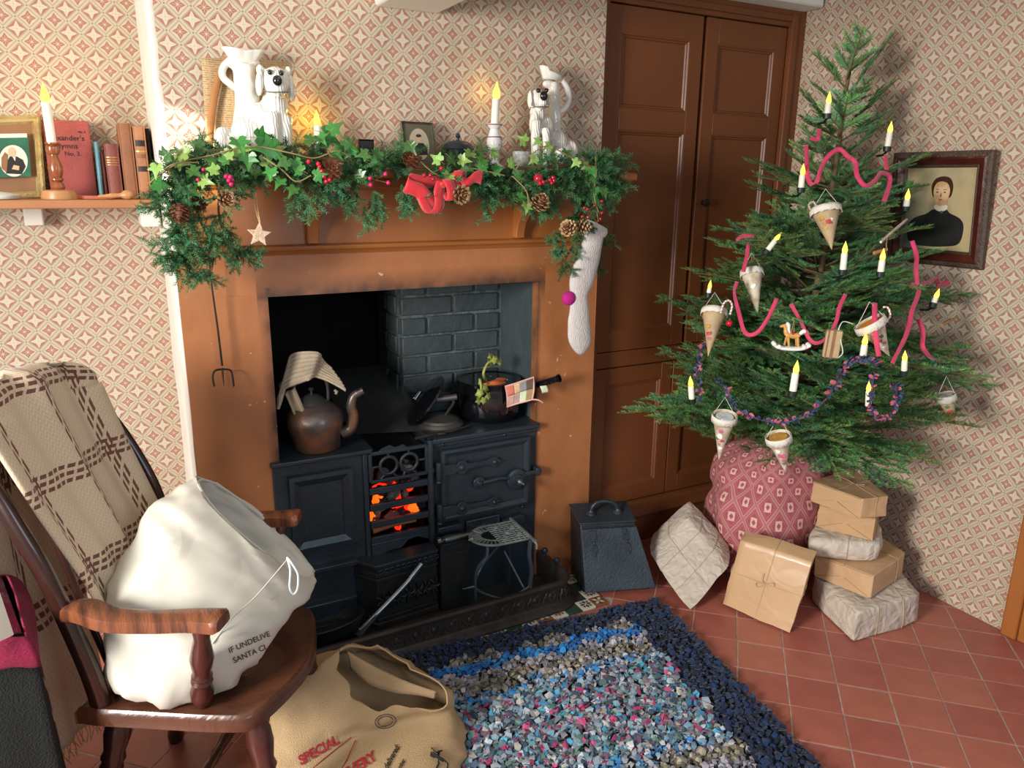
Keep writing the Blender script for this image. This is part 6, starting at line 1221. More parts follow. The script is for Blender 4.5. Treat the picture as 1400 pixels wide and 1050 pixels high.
# ribbons
mat('crepe_pink', 'c4325a', .7, var=.12, sc=30, bump=.2, bsc=120, sheen=.3)
def rib(label, segs, w=.016):
    t = thing('ribbon', label, 'ribbon', segs[0][0], 'crepe ribbons on the tree'); R = rng(len(label))
    for s_ in segs:
        n = max(3, len(s_)); ups = [Vector((R.uniform(-.3, .3), R.uniform(-.5, .2), 1)) if abs(Vector(s_[-1]).z-Vector(s_[0]).z) < .06 else Vector((R.uniform(.5, 1)*(1 if k % 2 else .6), -R.uniform(.2, .8), R.uniform(-.1, .3))) for k in range(n)]
        pp = [Vector(q) for q in s_]
        # frame: perpendicular to path and to the view-ish horizontal normal
        U = []
        for k, q in enumerate(pp):
            d = (pp[min(k+1, len(pp)-1)]-pp[max(0, k-1)]).normalized(); nrm = Vector((-.75+R.uniform(-.55, .55), -.63+R.uniform(-.5, .5), R.uniform(-.4, .4))); u = d.cross(nrm).normalized()
            if U and u.dot(U[-1]) < 0: u = -u
            U.append(u)
        g = G(); ribbon(g, s_, w*.74, U, n=6); obj('strip', g, 'crepe_pink', t, solid=.0008, ang=3)
rib('pink crepe ribbon looping across the top of the tree from left to right', [[(2.167,1.868,1.724), (2.151,1.855,1.690), (2.157,1.892,1.697)], [(2.137,1.889,1.672), (2.103,1.849,1.619), (2.075,1.815,1.571), (2.067,1.789,1.544), (2.079,1.777,1.553), (2.098,1.784,1.590), (2.126,1.784,1.632), (2.154,1.768,1.655), (2.166,1.743,1.634), (2.181,1.722,1.614), (2.165,1.695,1.572), (2.179,1.671,1.541), (2.222,1.671,1.557), (2.267,1.687,1.581), (2.313,1.690,1.574), (2.309,1.680,1.546), (2.253,1.650,1.493)], [(2.344,1.734,1.641), (2.317,1.704,1.593)]], .02)
rib('pink ribbon tail curling over the upper left branches', [[(1.975,2.011,1.349), (1.975,1.978,1.367), (1.973,1.928,1.367)], [(1.958,1.932,1.353), (1.929,1.907,1.306), (1.897,1.885,1.256)], [(1.877,1.888,1.224), (1.848,1.868,1.191), (1.814,1.803,1.130), (1.790,1.746,1.081), (1.801,1.708,1.087), (1.830,1.695,1.134), (1.862,1.697,1.194)]], .018)
rib('red ribbon swag just right of the rocking horse', [[(1.876,1.652,1.183), (1.867,1.598,1.135), (1.866,1.560,1.090), (1.877,1.538,1.079), (1.904,1.526,1.097), (1.937,1.527,1.142), (1.958,1.538,1.183), (1.992,1.549,1.220)]], .016)
rib('pink ribbon hanging straight in front of the flowery cone', [[(2.051,1.488,1.198), (2.017,1.455,1.147), (2.004,1.429,1.086), (2.000,1.413,1.052)]], .02)
rib('twisting pink ribbon spiralling down the right side of the tree', [[(2.356,1.604,1.368), (2.354,1.579,1.320), (2.315,1.548,1.282), (2.305,1.531,1.244), (2.291,1.511,1.212), (2.216,1.474,1.164), (2.186,1.457,1.123), (2.144,1.437,1.088), (2.097,1.424,1.047), (2.071,1.416,1.022)], [(2.258,1.476,1.135), (2.266,1.460,1.092), (2.248,1.441,1.050), (2.289,1.430,1.013), (2.364,1.439,0.994)]], .019)
rib('red ribbon bow ends pointing right below the portrait frame', [[(2.271,1.526,1.235), (2.349,1.539,1.234), (2.490,1.597,1.235), (2.536,1.603,1.247)], [(2.489,1.581,1.209), (2.543,1.592,1.218), (2.552,1.577,1.224)], [(2.529,1.614,1.236), (2.534,1.606,1.216)]], .02)
# rag garland
mat('rag_navy', '3c4664', .85, var=.3, sc=60); mat('rag_pink', 'b05a6a', .85, var=.3, sc=60)
def ragchain(label, pts, seed):
    t = thing('rag_garland', label, 'garland', pts[0], 'knotted rag garland on the tree'); R = rng(seed); pp = crom(pts, 8); L = 0
    obj('string', G().tube(pp, .0022, 5), 'rag_navy', t); ga_, gb = G(), G()
    for i in range(len(pp)-1):
        l = (pp[i+1]-pp[i]).length; n = max(2, int(l/.0024))
        for k in range(n):
            p = pp[i].lerp(pp[i+1], k/n); d = Vector((R.uniform(-1, 1), R.uniform(-1, 1), R.uniform(-1, 1))).normalized(); e = d.orthogonal().normalized(); ln = R.uniform(.011, .020); w = .0042
            (ga_ if R.random() < .6 else gb).add([p-e*w, p+e*w, p+d*ln*.6+e*w*1.3+Vector((0, 0, .002)), p+d*ln+e*w*.3, p+d*ln*.8-e*w*1.2], [(0, 1, 2, 3, 4)])
    obj('navy_knots', ga_, 'rag_navy', t, ang=0, kind='stuff'); obj('pink_knots', gb, 'rag_pink', t, ang=0, kind='stuff')
ragchain('long navy and pink knotted rag garland swagged across the bottom of the tree', [(1.735,1.798,0.917), (1.733,1.751,0.904), (1.728,1.707,0.855), (1.734,1.642,0.840), (1.753,1.589,0.834), (1.778,1.535,0.843), (1.809,1.497,0.871), (1.844,1.465,0.916), (1.869,1.453,0.961), (1.894,1.454,0.998), (1.911,1.451,1.031), (1.941,1.441,1.043), (1.977,1.422,1.037), (2.017,1.414,1.028)], 1)
ragchain('U-shaped loop of knotted rag garland at lower right of the tree', [(2.003,1.422,0.998), (1.987,1.413,0.957), (1.983,1.408,0.908), (2.014,1.399,0.865), (2.052,1.390,0.862), (2.077,1.392,0.900), (2.084,1.394,0.934), (2.064,1.400,0.955), (2.118,1.399,0.949)], 2)
ragchain('short piece of knotted rag garland on the far left branches', [(1.793,1.936,1.009), (1.775,1.931,0.973), (1.749,1.911,0.928), (1.741,1.882,0.871), (1.735,1.865,0.820)], 3)
# ------------------------------------------------------------ big portrait on the right wall
mat('mahogany', '4a2018', .28, var=.25, sc=10, coat=.3, bump=.1, bsc=40); mat('frame_pattern', '4c3b2f', .5, var=.3, sc=90, bump=.5, bsc=140); mat('portrait_ground', 'b9a67e', .35, col2='5d6a5c', sc=3.2, thr=(.42, .62), coat=.4)
t = thing('portrait', 'large dark wooden framed portrait of a person in black dress on the right wall', 'picture', (2.66, 1.55, 1.46))
tl, bl, tr, br = (2.635,1.918,1.668), (2.685,1.908,1.294), (2.625,1.522,1.654), (2.685,1.556,1.250)
q = [Vector(p) for p in ((2.680,1.945,1.305), (2.680,1.558,1.250), (2.630,1.530,1.654), (2.630,1.894,1.667))]
# bl, br, tr, tl made square in the plane
bl, br, tr, tl = q; hgt = ((tl-bl).length+(tr-br).length)/2
ybr, ytr = 1.557, 1.557; x0, x1 = 2.684, 2.640; zb, zt_ = 1.262, 1.660; yl = 1.92
q = [Vector((x0, yl, zb)), Vector((x0, 1.552, zb)), Vector((x1, 1.552, zt_)), Vector((x1, yl, zt_))]
def prf(name, d0, d1, m, o0, o1, back=.016):
    ux = (q[1]-q[0]).normalized(); uz = (q[3]-q[0]).normalized(); nr = ux.cross(uz).normalized(); sg = [(1, 1), (-1, 1), (-1, -1), (1, -1)]
    def ins(d, o): return [p+ux*d*a+uz*d*b+nr*o for p, (a, b) in zip(q, sg)]
    L = [ins(d0, -back), ins(d0, o0), ins((d0*3+d1)/4, o0+.002), ins((d0+d1)/2, (o0+o1)/2+.002), ins(d1, o1), ins(d1, -back)]; g = G(); g.add([p for l in L for p in l], [(k*4+i, k*4+(i+1) % 4, k*4+4+(i+1) % 4, k*4+4+i) for k in range(len(L)-1) for i in range(4)]); obj(name, g, m, t, ang=.35); return ux, uz, nr, ins
prf('outer_frame', 0, .018, 'frame_pattern', .0, .004); prf('frame', .018, .046, 'mahogany', .004, -.002); ux, uz, nr, ins = prf('inner_frame', .046, .056, 'frame_pattern', -.002, -.008)
g = G(); g.add(ins(.0, -.015), [(3, 2, 1, 0)]); g.add(ins(.054, -.010), [(0, 1, 2, 3)]); obj('print', g, 'portrait_ground', t, ang=0)
pc_ = (q[0]+q[1]+q[2]+q[3])/4+nr*-.0095+ux*.015
def pl(name, m, pts, o=.0004, sm=3):
    P_ = [p.xy for p in crom([Vector((a, b, 0)) for a, b in pts], sm, True)]; g = G(); flatpoly(g, pc_, ux, uz, [(p.x, p.y) for p in P_], o); obj(name, g, m, t, ang=0)
mat('port_skin', 'b9906a', .4, col2='d9b489', sc=25, thr=(.4, .6), coat=.4); mat('port_black', '151515', .35, col2='2a2a2a', sc=12, coat=.4); mat('port_white', 'd6d0bc', .4, coat=.4); mat('port_hair', '3a2315', .4, var=.3, sc=90, coat=.4); mat('port_shadow', '5a3a26', .4, coat=.4); mat('port_lip', '8f5a44', .4, coat=.4)
pl('dress', 'port_black', [(-.115, -.125), (-.05, -.135), (.03, -.13), (.075, -.115), (.085, -.06), (.07, -.03), (.03, -.012), (.015, .0), (-.03, .0), (-.06, -.018), (-.105, -.035), (-.13, -.07)], .0004)
pl('hair', 'port_hair', [(-.042, .055), (-.045, .085), (-.030, .108), (-.002, .115), (.022, .108), (.034, .085), (.032, .055), (.02, .04), (-.03, .04)], .0006)
pl('neck', 'port_skin', [(-.022, .04), (.016, .04), (.014, .008), (-.02, .008)], .0008)
pl('face', 'port_skin', [(-.036, .07), (-.034, .045), (-.024, .026), (-.006, .016), (.012, .026), (.022, .045), (.024, .07), (.012, .092), (-.012, .097), (-.028, .090)], .0010)
pl('collar', 'port_white', [(-.026, .016), (-.006, .010), (.016, .016), (.020, .002), (-.004, -.008), (-.028, .002)], .0012)
pl('brooch', 'frame_silver', [(-.006, -.008), (0, -.004), (.006, -.008), (0, -.014)], .0016)
for sx in (-.022, .006): pl('eye', 'port_shadow', [(sx-.0055, .060), (sx, .0625), (sx+.0055, .060), (sx, .0575)], .0014, 2); pl('brow', 'port_hair', [(sx-.008, .068), (sx, .0715), (sx+.008, .068), (sx, .069)], .0014, 2)
pl('nose', 'port_lip', [(-.011, .046), (-.007, .060), (-.005, .046), (-.008, .043)], .0014, 2); pl('mouth', 'port_lip', [(-.016, .034), (-.008, .0365), (.001, .034), (-.008, .0315)], .0014, 2)
w1 = Vector((2.697, 1.60, 1.80)); obj('hanging_wire', G().tube([q[3]+Vector((.03, -.06, -.01)), Vector((2.694, 1.742, 1.80)), q[2]+Vector((.03, .06, -.01))], .001, 5), 'twine', t)

# ------------------------------------------------------------ fabric covered tree pot
def patcloth(name, c1, c2, c3, sc=(20, 10)):
    m = bpy.data.materials.new(name); m.use_nodes = True; nt = m.node_tree; b = nt.nodes['Principled BSDF']; MATS[name] = m
    uv = nn(nt, 'ShaderNodeUVMap'); se = nn(nt, 'ShaderNodeSeparateXYZ'); nt.links.new(uv.outputs[0], se.inputs[0])
    u = mth(nt, 'MULTIPLY', se.outputs[0], sc[0]); v = mth(nt, 'MULTIPLY', se.outputs[1], sc[1]); A = mth(nt, 'ADD', u, v); B = mth(nt, 'SUBTRACT', u, v)
    la = mth(nt, 'ABSOLUTE', mth(nt, 'SUBTRACT', mth(nt, 'FRACT', A), .5)); lb = mth(nt, 'ABSOLUTE', mth(nt, 'SUBTRACT', mth(nt, 'FRACT', B), .5)); ma = mth(nt, 'MAXIMUM', la, lb)
    mi = mth(nt, 'MINIMUM', la, lb)
    col = mx(nt, mth(nt, 'GREATER_THAN', ma, .40), lin(c1), lin(c2)); col = mx(nt, mth(nt, 'MULTIPLY', mth(nt, 'GREATER_THAN', ma, .45), .6), col, lin(c1))
    st = mth(nt, 'LESS_THAN', mth(nt, 'ADD', ma, mth(nt, 'MULTIPLY', mi, .9)), .27); col = mx(nt, st, col, lin(c3)); col = mx(nt, mth(nt, 'LESS_THAN', ma, .09), col, lin(c1))
    fr_ = mth(nt, 'MULTIPLY', mth(nt, 'GREATER_THAN', ma, .30), mth(nt, 'LESS_THAN', ma, .33)); col = mx(nt, mth(nt, 'MULTIPLY', fr_, .5), col, lin(c2))
    nt.links.new(col, b.inputs['Base Color']); b.inputs['Roughness'].default_value = .9; b.inputs['Specular IOR Level'].default_value = .2
patcloth('pot_fabric', 'a5525c', 'bd8a84', 'd3ada0', (17, 7))
tp_ = thing('fabric_covered_pot', 'large tree pot wrapped in faded pink diamond-patterned cloth under the Christmas tree', 'pot', (2.335, 2.06, 0))
def potf(u, v):
    a = 2*pi*u; K = [(0, .235), (.05, .245), (.2, .258), (.34, .25), (.44, .215), (.50, .16), (.535, .09), (.545, .03)]
    k = v*(len(K)-1); i = min(len(K)-2, int(k)); t = k-i; z = K[i][0]+(K[i+1][0]-K[i][0])*t; r = K[i][1]+(K[i+1][1]-K[i][1])*t
    f = .5+.5*(1-v); fold = .012*math.sin(a*6+3*v+1.3*math.sin(a*2))*(1.2-v*.6)+.02*noise.noise(Vector((math.cos(a)*2, math.sin(a)*2, v*3)))+.012*math.sin(a*3+z*14)
    tw = .022*math.exp(-((z-.30+.10*math.sin(a*1.0+.9))/.035)**2)
    r += fold-tw; x = 2.335+math.cos(a)*r; 
    return (min(x, 2.688), min(2.415, 2.06+math.sin(a)*r*.95), max(.002, z+.015*math.sin(a*5)*(v < .05)*0))
g = G(); g.grid(potf, 120, 56, cu=True); obj('cloth', g, 'pot_fabric', tp_, ang=3)
g = G(); g.box(2.30, 2.335, 1.94, 1.955, .50, .60); obj('support_block', g, 'turned_base', tp_)
# ------------------------------------------------------------ brown paper parcels
mat('kraft', 'c6a078', .4, var=.06, sc=5, bump=.25, bsc=9, coat=.1); mat('kraft_dull', 'bd966c', .6, var=.08, sc=8, bump=.35, bsc=14); mat('greypaper', 'c8bbab', .7, var=.07, sc=9, bump=.6, bsc=13); mat('string', 'b7a07c', .8, var=.15)
def addcrease(nm, s, st):
    nt = MATS[nm].node_tree; b = nt.nodes['Principled BSDF']; tc = nn(nt, 'ShaderNodeTexCoord'); vo = nn(nt, 'ShaderNodeTexVoronoi'); vo.feature = 'F1'; vo.distance = 'CHEBYCHEV'; vo.inputs['Scale'].default_value = s
    nz = nn(nt, 'ShaderNodeTexNoise'); nz.inputs['Scale'].default_value = s*.7; nt.links.new(tc.outputs['Object'], nz.inputs[0]); nt.links.new(mx(nt, .25, tc.outputs['Object'], nz.outputs[1]), vo.inputs['Vector'])
    bp = nn(nt, 'ShaderNodeBump'); bp.inputs['Strength'].default_value = st; bp.inputs['Distance'].default_value = .02; nt.links.new(vo.outputs['Distance'], bp.inputs['Height']); nt.links.new(bp.outputs[0], b.inputs['Normal'])
addcrease('greypaper', 14, .55); addcrease('kraft', 7, .4); addcrease('kraft_dull', 10, .35)
def parcel(label, b4, t4, m, seed, soft=.0, lump=.004, ties=((0, .5), (1, .5)), folds=1, loc=None, bow=None):
    b4 = [Vector(p) for p in b4]; t4 = [Vector(p) for p in t4]; c = sum(b4+t4, Vector())/8
    t = thing('parcel', label, 'parcel', (c.x, c.y, min(p.z for p in b4)), 'brown paper parcels under the tree')
    def pos(u, v, w):
        lo = b4[0].lerp(b4[1], u).lerp(b4[3].lerp(b4[2], u), v); hi = t4[0].lerp(t4[1], u).lerp(t4[3].lerp(t4[2], u), v); p = lo.lerp(hi, w)
        if soft:
            d = Vector((u-.5, v-.5, w-.5))*2; k = max(abs(d.x), abs(d.y), abs(d.z)); L = (abs(d.x)**3.2+abs(d.y)**3.2+abs(d.z)**3.2)**(1/3.2)+1e-9
            p = c+(p-c)*(1+(k/L-1)*soft)
        q = p*9+Vector((seed*3.3, seed, 0)); n = (p-c).normalized()
        p = p+n*(noise.noise(q)*lump+lump*.6*abs(noise.noise(q*2.7))); p.z = max(p.z, min(b.z for b in b4)+.001 if w == 0 else p.z); return p
    g = G(); N = 12
    for f in (lambda a, b: pos(a, 1-b, 0), lambda a, b: pos(a, b, 1), lambda a, b: pos(a, 0, b), lambda a, b: pos(1-a, 1, b), lambda a, b: pos(0, 1-a, b), lambda a, b: pos(1, a, b)): g.grid(f, N, N, uv=False)
    o = obj('paper', g, m, t, weld=.0006, ang=.8 if not soft else 1.4, bevel=0 if soft else .003)
    for ax_, s in ties:
        if ax_ == 0: P_ = [(s, 0, 0), (s, 0, 1), (s, 1, 1), (s, 1, 0)]
        elif ax_ == 1: P_ = [(0, s, 0), (0, s, 1), (1, s, 1), (1, s, 0)]
        else: P_ = [(0, 0, s), (1, 0, s), (1, 1, s), (0, 1, s)]
        pts = []
        for a, b in zip(P_, P_[1:]+P_[:1]):
            for k in range(8): q = pos(*[x+(y-x)*k/8 for x, y in zip(a, b)]); pts.append(q+(q-c).normalized()*.0016)
        obj('string', G().tube(pts, .0014, 5, closed=True), 'string', t)
    # turned-in end flaps: triangular folds on one end
    if folds:
        for (e, sgn) in ((0, 1), (1, -1)):
            g = G(); q = [pos(e, .02, .98), pos(e, .98, .98), pos(e, .5, .42)]; q2 = [pos(e, .02, .02), pos(e, .98, .02), pos(e, .5, .5)]
            n = (pos(e, .5, .5)-pos(.5, .5, .5)).normalized()*.005
            for tri in (q, q2): g.add([p+n for p in tri]+[p+n*.2 for p in tri], [(0, 1, 2), (5, 4, 3), (0, 3, 4, 1), (1, 4, 5, 2), (2, 5, 3, 0)])
            obj('end_fold', g, m, t, ang=.3)
    if bow:
        p = pos(*bow); n = (p-c).normalized(); a = n.orthogonal().normalized(); b = n.cross(a); g = G()
        for s in (1, -1): g.tube(crom([p, p+(a*.3+b)*.03*s+n*.008, p+(a*.8+b*.8)*.028*s+n*.004, p+n*.002], 4), .0013, 5)
        for s in (1, -1): g.tube(crom([p, p+(a-b*.2)*.02*s+n*.006, p+(a-b*.7)*.035*s+n*.002], 4), .0012, 5)
        obj('bow', g, 'string', t)
    return t
def base4(a, b, z, w=None):
    return None
# stack on the right, bottom to top
S1 = [Vector((2.150,1.467,0.003)), Vector((2.477,1.441,0.003)), Vector((2.595, 1.640, .003)), Vector((2.245, 1.735, .003))]
parcel('crumpled grey paper parcel at the bottom of the right-hand stack, on the tiles', S1, [p+Vector(d) for p, d in zip(S1, [(.01, .005, .108), (.0, .01, .112), (-.005, 0, .112), (0, 0, .108)])], 'greypaper', 1, .16, .006, ((0, .33), (0, .72), (1, .5)))
zt = .118
S2 = [Vector((2.275,1.510,0.120)), Vector((2.532,1.566,0.120)), Vector((2.60, 1.72, .120)), Vector((2.34, 1.83, .120))]
parcel('shiny kraft box parcel, second from the bottom of the right-hand stack', [Vector((2.275,1.510,0.120)), Vector((2.532,1.566,0.120)), Vector((2.600, 1.840, .120)), Vector((2.231,1.719,0.120))], [Vector((2.275,1.510,0.120))+Vector((0, 0, .088)), Vector((2.532,1.566,0.120))+Vector((0, 0, .092)), Vector((2.600, 1.840, .212)), Vector((2.231,1.719,0.120))+Vector((0, 0, .086))], 'kraft', 2, .0, .007, ((0, .7), (1, .5)))
c3 = [Vector((2.367,1.548,0.212)), Vector((2.539,1.682,0.212)), Vector((2.406,1.865,0.212)), Vector((2.147,1.710,0.212))]
parcel('small crumpled grey oval parcel in the middle of the right-hand stack', [c3[0], c3[1], c3[2], c3[3]], [p+Vector((0, 0, .082)) for p in c3], 'greypaper', 3, .55, .010, ((1, .45),), 0)
c4 = [Vector((2.350,1.584,0.293)), Vector((2.463,1.647,0.293)), Vector((2.465,1.847,0.293)), Vector((2.270,1.767,0.293))]
parcel('small kraft box parcel with string bow, second from the top of the right-hand stack', c4, [p+Vector((.0, 0, .088)) for p in c4], 'kraft_dull', 4, .05, .008, ((0, .5),), 1, bow=(.4, 0, .6))
c5 = [Vector((2.315,1.580,0.383)), Vector((2.543,1.667,0.383)), Vector((2.471,1.830,0.383)), Vector((2.246,1.786,0.383))]
c5 = [Vector((2.292,1.605,0.383)), Vector((2.398,1.579,0.383)), Vector((2.523,1.838,0.383)), Vector((2.268,1.805,0.383))]
parcel('kraft box parcel with crossed string and bow on top of the right-hand stack', c5, [p+Vector((.0, 0, .078)) for p in c5], 'kraft', 5, .0, .006, ((0, .55), (1, .5)), 1, bow=(.55, .5, 1))
# flat square parcel leaning on the pot
f0, f1, f2, f3 = Vector((1.909,1.855,0.012)), Vector((1.998,1.608,0.004)), Vector((2.068,1.603,0.270)), Vector((1.958,1.841,0.270))
bk = Vector((.30, .36, 0)).normalized()*.062; bk = Vector((.115, .005, .012)); bk = Vector((.055, .030, .015))
parcel('flat square kraft parcel with string bow leaning against the pink pot cloth', [f0+bk*.0, f1, f1+bk*1.0, f0+bk*1.0], [f3, f2, f2+bk, f3+bk], 'kraft', 6, .05, .007, ((0, .5), (2, .52)), 0, bow=(.5, 0, .52))
# pillow shaped parcel at the left
g0 = [Vector((1.761,1.856,0.004)), Vector((2.053,1.954,0.004)), Vector((2.053,1.954,0.004))+Vector((.03, .10, 0)), Vector((1.761,1.856,0.004))+Vector((-.0, .16, 0))]
g1 = [Vector((1.801,2.141,0.130)), Vector((1.919,1.899,0.235)), Vector((2.010,2.036,0.225)), Vector((1.937,2.148,0.225))]
g0 = [Vector((1.756,1.855,0.006)), Vector((1.912,1.869,0.010)), Vector((1.990,1.895,0.150)), Vector((1.801,2.032,0.030))]
L_ = [(1.755,1.854,0.004), (1.996,1.909,0.120), (1.954,2.125,0.250), (1.792,2.169,0.100)]; nrm = Vector((.10, .105, .03))
L_ = [Vector(p) for p in L_]
parcel('crumpled grey pillow-shaped parcel leaning beside the coal scuttle', [L_[0], L_[1], L_[1]+nrm, L_[0]+nrm*.9+Vector((0, 0, .0))], [L_[3], L_[2], L_[2]+nrm, L_[3]+nrm], 'greypaper', 7, .38, .008, ((0, .5), (2, .35), (2, .7)), 0)
# ------------------------------------------------------------ rag rug
RG0 = Vector((1.700, 1.985)); ur = Vector((-.990, .060)).normalized(); ur = Vector((-.989, .10)).normalized(); vr = Vector((-.165, -.986)).normalized()
rug = thing('rag_rug', 'clipped rag rug with navy border, blue and grey stripes and multicoloured centre', 'rug', (1.2, 1.5, 0))
g = G(); RL, RW = 1.02, .975
def rp(a, b, z): p = RG0+ur*a+vr*b; return (p.x, p.y, z)
g.hexa([rp(0, 0, .002), rp(0, RW, .002), rp(RL, RW, .002), rp(RL, 0, .002)], [rp(0, 0, .009), rp(0, RW, .009), rp(RL, RW, .009), rp(RL, 0, .009)]); mat('hessian', '3a3630', .9, var=.2, sc=40, bump=.3, bsc=200); obj('backing', g, 'hessian', rug, weld=1e-6)
mat('rag_pile', 'ffffff', .85, var=.12, sc=90, attr='tint', spec=.25, sheen=.2)
R = rng(8); g = G(); g.col = []
def hexc(h): return lin(h)
NAVY = ['182640', '1c2d52', '142038', '223656', '173058', '121a2a']; BLUE = ['1f5fa8', '2478c4', '1a6fb4', '2f88c8']; CYAN = ['2f8fb8', '3a9ec6']
GREY = ['8d8a90', 'a19da6', '7b7c86', 'b0a8b0', '6d7480']; BEI = ['8f8672', 'a39a84', '6f6a5c', '847a66', '55564f']; TEAL = ['44687a', '5d8394', '35525f']
MULTI = ['6f8fa0', '98a8b4', '4c6576', 'a03060', 'c04878', 'aab2ba', '3f7fa8', '4f9fc0', '7c8188', 'b9b8bc', '34485c', '6a4a62', '5a7a6c', '64808e', '93909a', '6c9cac', 'a8a49a', '3c4e60', '8a9aa6', '7f95a2']
def band(a, b):
    e = .012*math.sin(a*23)+.010*math.sin(a*51+1)
    if a < .155+.012*math.sin(b*31) or b < .085+e or b > RW-.09+e: return NAVY
    if a > RL-.10+.01*math.sin(b*25): return ['17181a', '22211f', '2b2622']
    bb = b+e
    if bb > .60: bb = .975-b-e
    if bb < .112: return BEI+GREY
    if bb < .160: return BLUE
    if bb < .205: return GREY
    if bb < .235: return BEI
    if bb < .265: return GREY+BEI
    if bb < .31: return ['6f93a8', '3a86c4', 'b6bcc2', '2a7abf', '5f7f92', 'a8a4ac']
    return MULTI
n = 0
for i in range(11000):
    a, b = R.uniform(-.012, RL+.008), R.uniform(-.012, RW+.01); cs_ = band(a, b); c = list(lin(R.choice(cs_))); f = R.uniform(.75, 1.2); c = [min(1, q*f) for q in c]
    s = R.uniform(.0085, .0145)*(1.15 if cs_ is MULTI else .9); an = R.uniform(0, 6.28); z = R.uniform(.012, .026); tl = Vector((R.uniform(-.75, .75), R.uniform(-.75, .75), 1)).normalized(); e1 = tl.orthogonal().normalized(); e2 = tl.cross(e1); x = e1*math.cos(an)+e2*math.sin(an); y = tl.cross(x)
    p = Vector(rp(a, b, z)); k0 = p-tl*(z*.6); w = s*R.uniform(.6, 1.0)
    vs = [p-x*s-y*w*.3, p-y*w+tl*s*.25, p+x*s*.9-y*w*.2-tl*s*.2, p+x*s*.6+y*w*.9, p-x*s*.4+y*w+tl*s*.3, k0]
    o = len(g.v); g.v += [tuple((q.x, q.y, max(q.z, .004))) for q in vs]; g.f += [(o, o+1, o+4), (o+1, o+2, o+3, o+4), (o, o+5, o+1)]; g.m += [0]*3; g.col += [c]*6
obj('rag_pile', g, 'rag_pile', rug, ang=0, kind='stuff')
# ------------------------------------------------------------ windsor armchair
mat('chair_wood', '45211a', .3, var=.3, sc=7, stretch=(1, 3, 1), coat=.3, bump=.12, bsc=30); mat('chair_dark', '2e1812', .3, var=.3, sc=9, coat=.35); mat('arm_wood', '7c472c', .35, col2='3c2018', thr=(.42, .7), sc=9, stretch=(6, 1, 1), coat=.2, bump=.25, bsc=50); mat('elm_seat', '54301f', .33, var=.25, sc=5, stretch=(1.2, 4, 1), coat=.3, bump=.25, bsc=22)
O_ = Vector((.128, 1.75, 0)); F_ = Vector((.86, -.51, 0)).normalized(); S_ = Vector((.51, .86, 0)).normalized()
def Wc(a, b, z): return O_+F_*a+S_*b+Vector((0, 0, z))
ch = thing('windsor_armchair', 'dark wooden high-backed armchair with shaped seat and turned legs at the lower left', 'chair', tuple(O_))
g = G(); so = crom([Wc(-.205, -.18, 0), Wc(-.20, -.215, 0), Wc(-.05, -.222, 0), Wc(.12, -.224, 0), Wc(.18, -.205, 0), Wc(.222, -.10, 0), Wc(.238, 0, 0), Wc(.222, .10, 0), Wc(.18, .205, 0), Wc(.12, .224, 0), Wc(-.05, .222, 0), Wc(-.20, .215, 0), Wc(-.205, .18, 0)], 4, True)
cc = Wc(0, 0, 0); n = len(so); vs = []; rings = [(1, .392), (1.0, .398), (1.0, .422), (.97, .430), (.9, .430), (.75, .424), (.5, .416), (.25, .414)]
for k, z in rings: vs += [(cc.x+(p.x-cc.x)*k, cc.y+(p.y-cc.y)*k, z) for p in so]
fs = [(j*n+i, j*n+(i+1) % n, (j+1)*n+(i+1) % n, (j+1)*n+i) for j in range(len(rings)-1) for i in range(n)]+[tuple(range(n))[::-1], tuple((len(rings)-1)*n+i for i in range(n))]
g.add(vs, fs); obj('seat', g, 'elm_seat', ch, ang=.8)
TL = [(.0, .016), (.06, .018), (.12, .024), (.2, .026), (.30, .020), (.34, .024), (.37, .019), (.40, .023), (.43, .018), (.5, .022), (.62, .026), (.75, .021), (.86, .017), (.94, .02), (1, .016)]
def turned(p, q, m, name, sc=1.0, par=ch):
    p, q = Vector(p), Vector(q); g = G(); L = (q-p).length; g.lathe([(r*sc, t*L) for t, r in TL], p, 20, M=rot((0, 0, 1), q-p)); return obj(name, g, m, par, ang=.9)
turned(Wc(.155, -.15, .395), Wc(.215, -.205, .0), 'chair_wood', 'leg', 1.15); turned(Wc(.155, .15, .395), Wc(.215, .205, .0), 'chair_dark', 'leg', 1.15)
turned(Wc(-.15, -.14, .395), Wc(-.235, -.20, .0), 'chair_dark', 'leg', 1.15); turned(Wc(-.15, .14, .395), Wc(-.235, .20, .0), 'chair_dark', 'leg', 1.15)
for s in (-1, 1): turned(Wc(.18, s*.18, .17), Wc(-.2, s*.175, .17), 'chair_dark', 'stretcher', .6)
turned(Wc(.0, -.178, .17), Wc(.0, .178, .17), 'chair_dark', 'stretcher', .6)
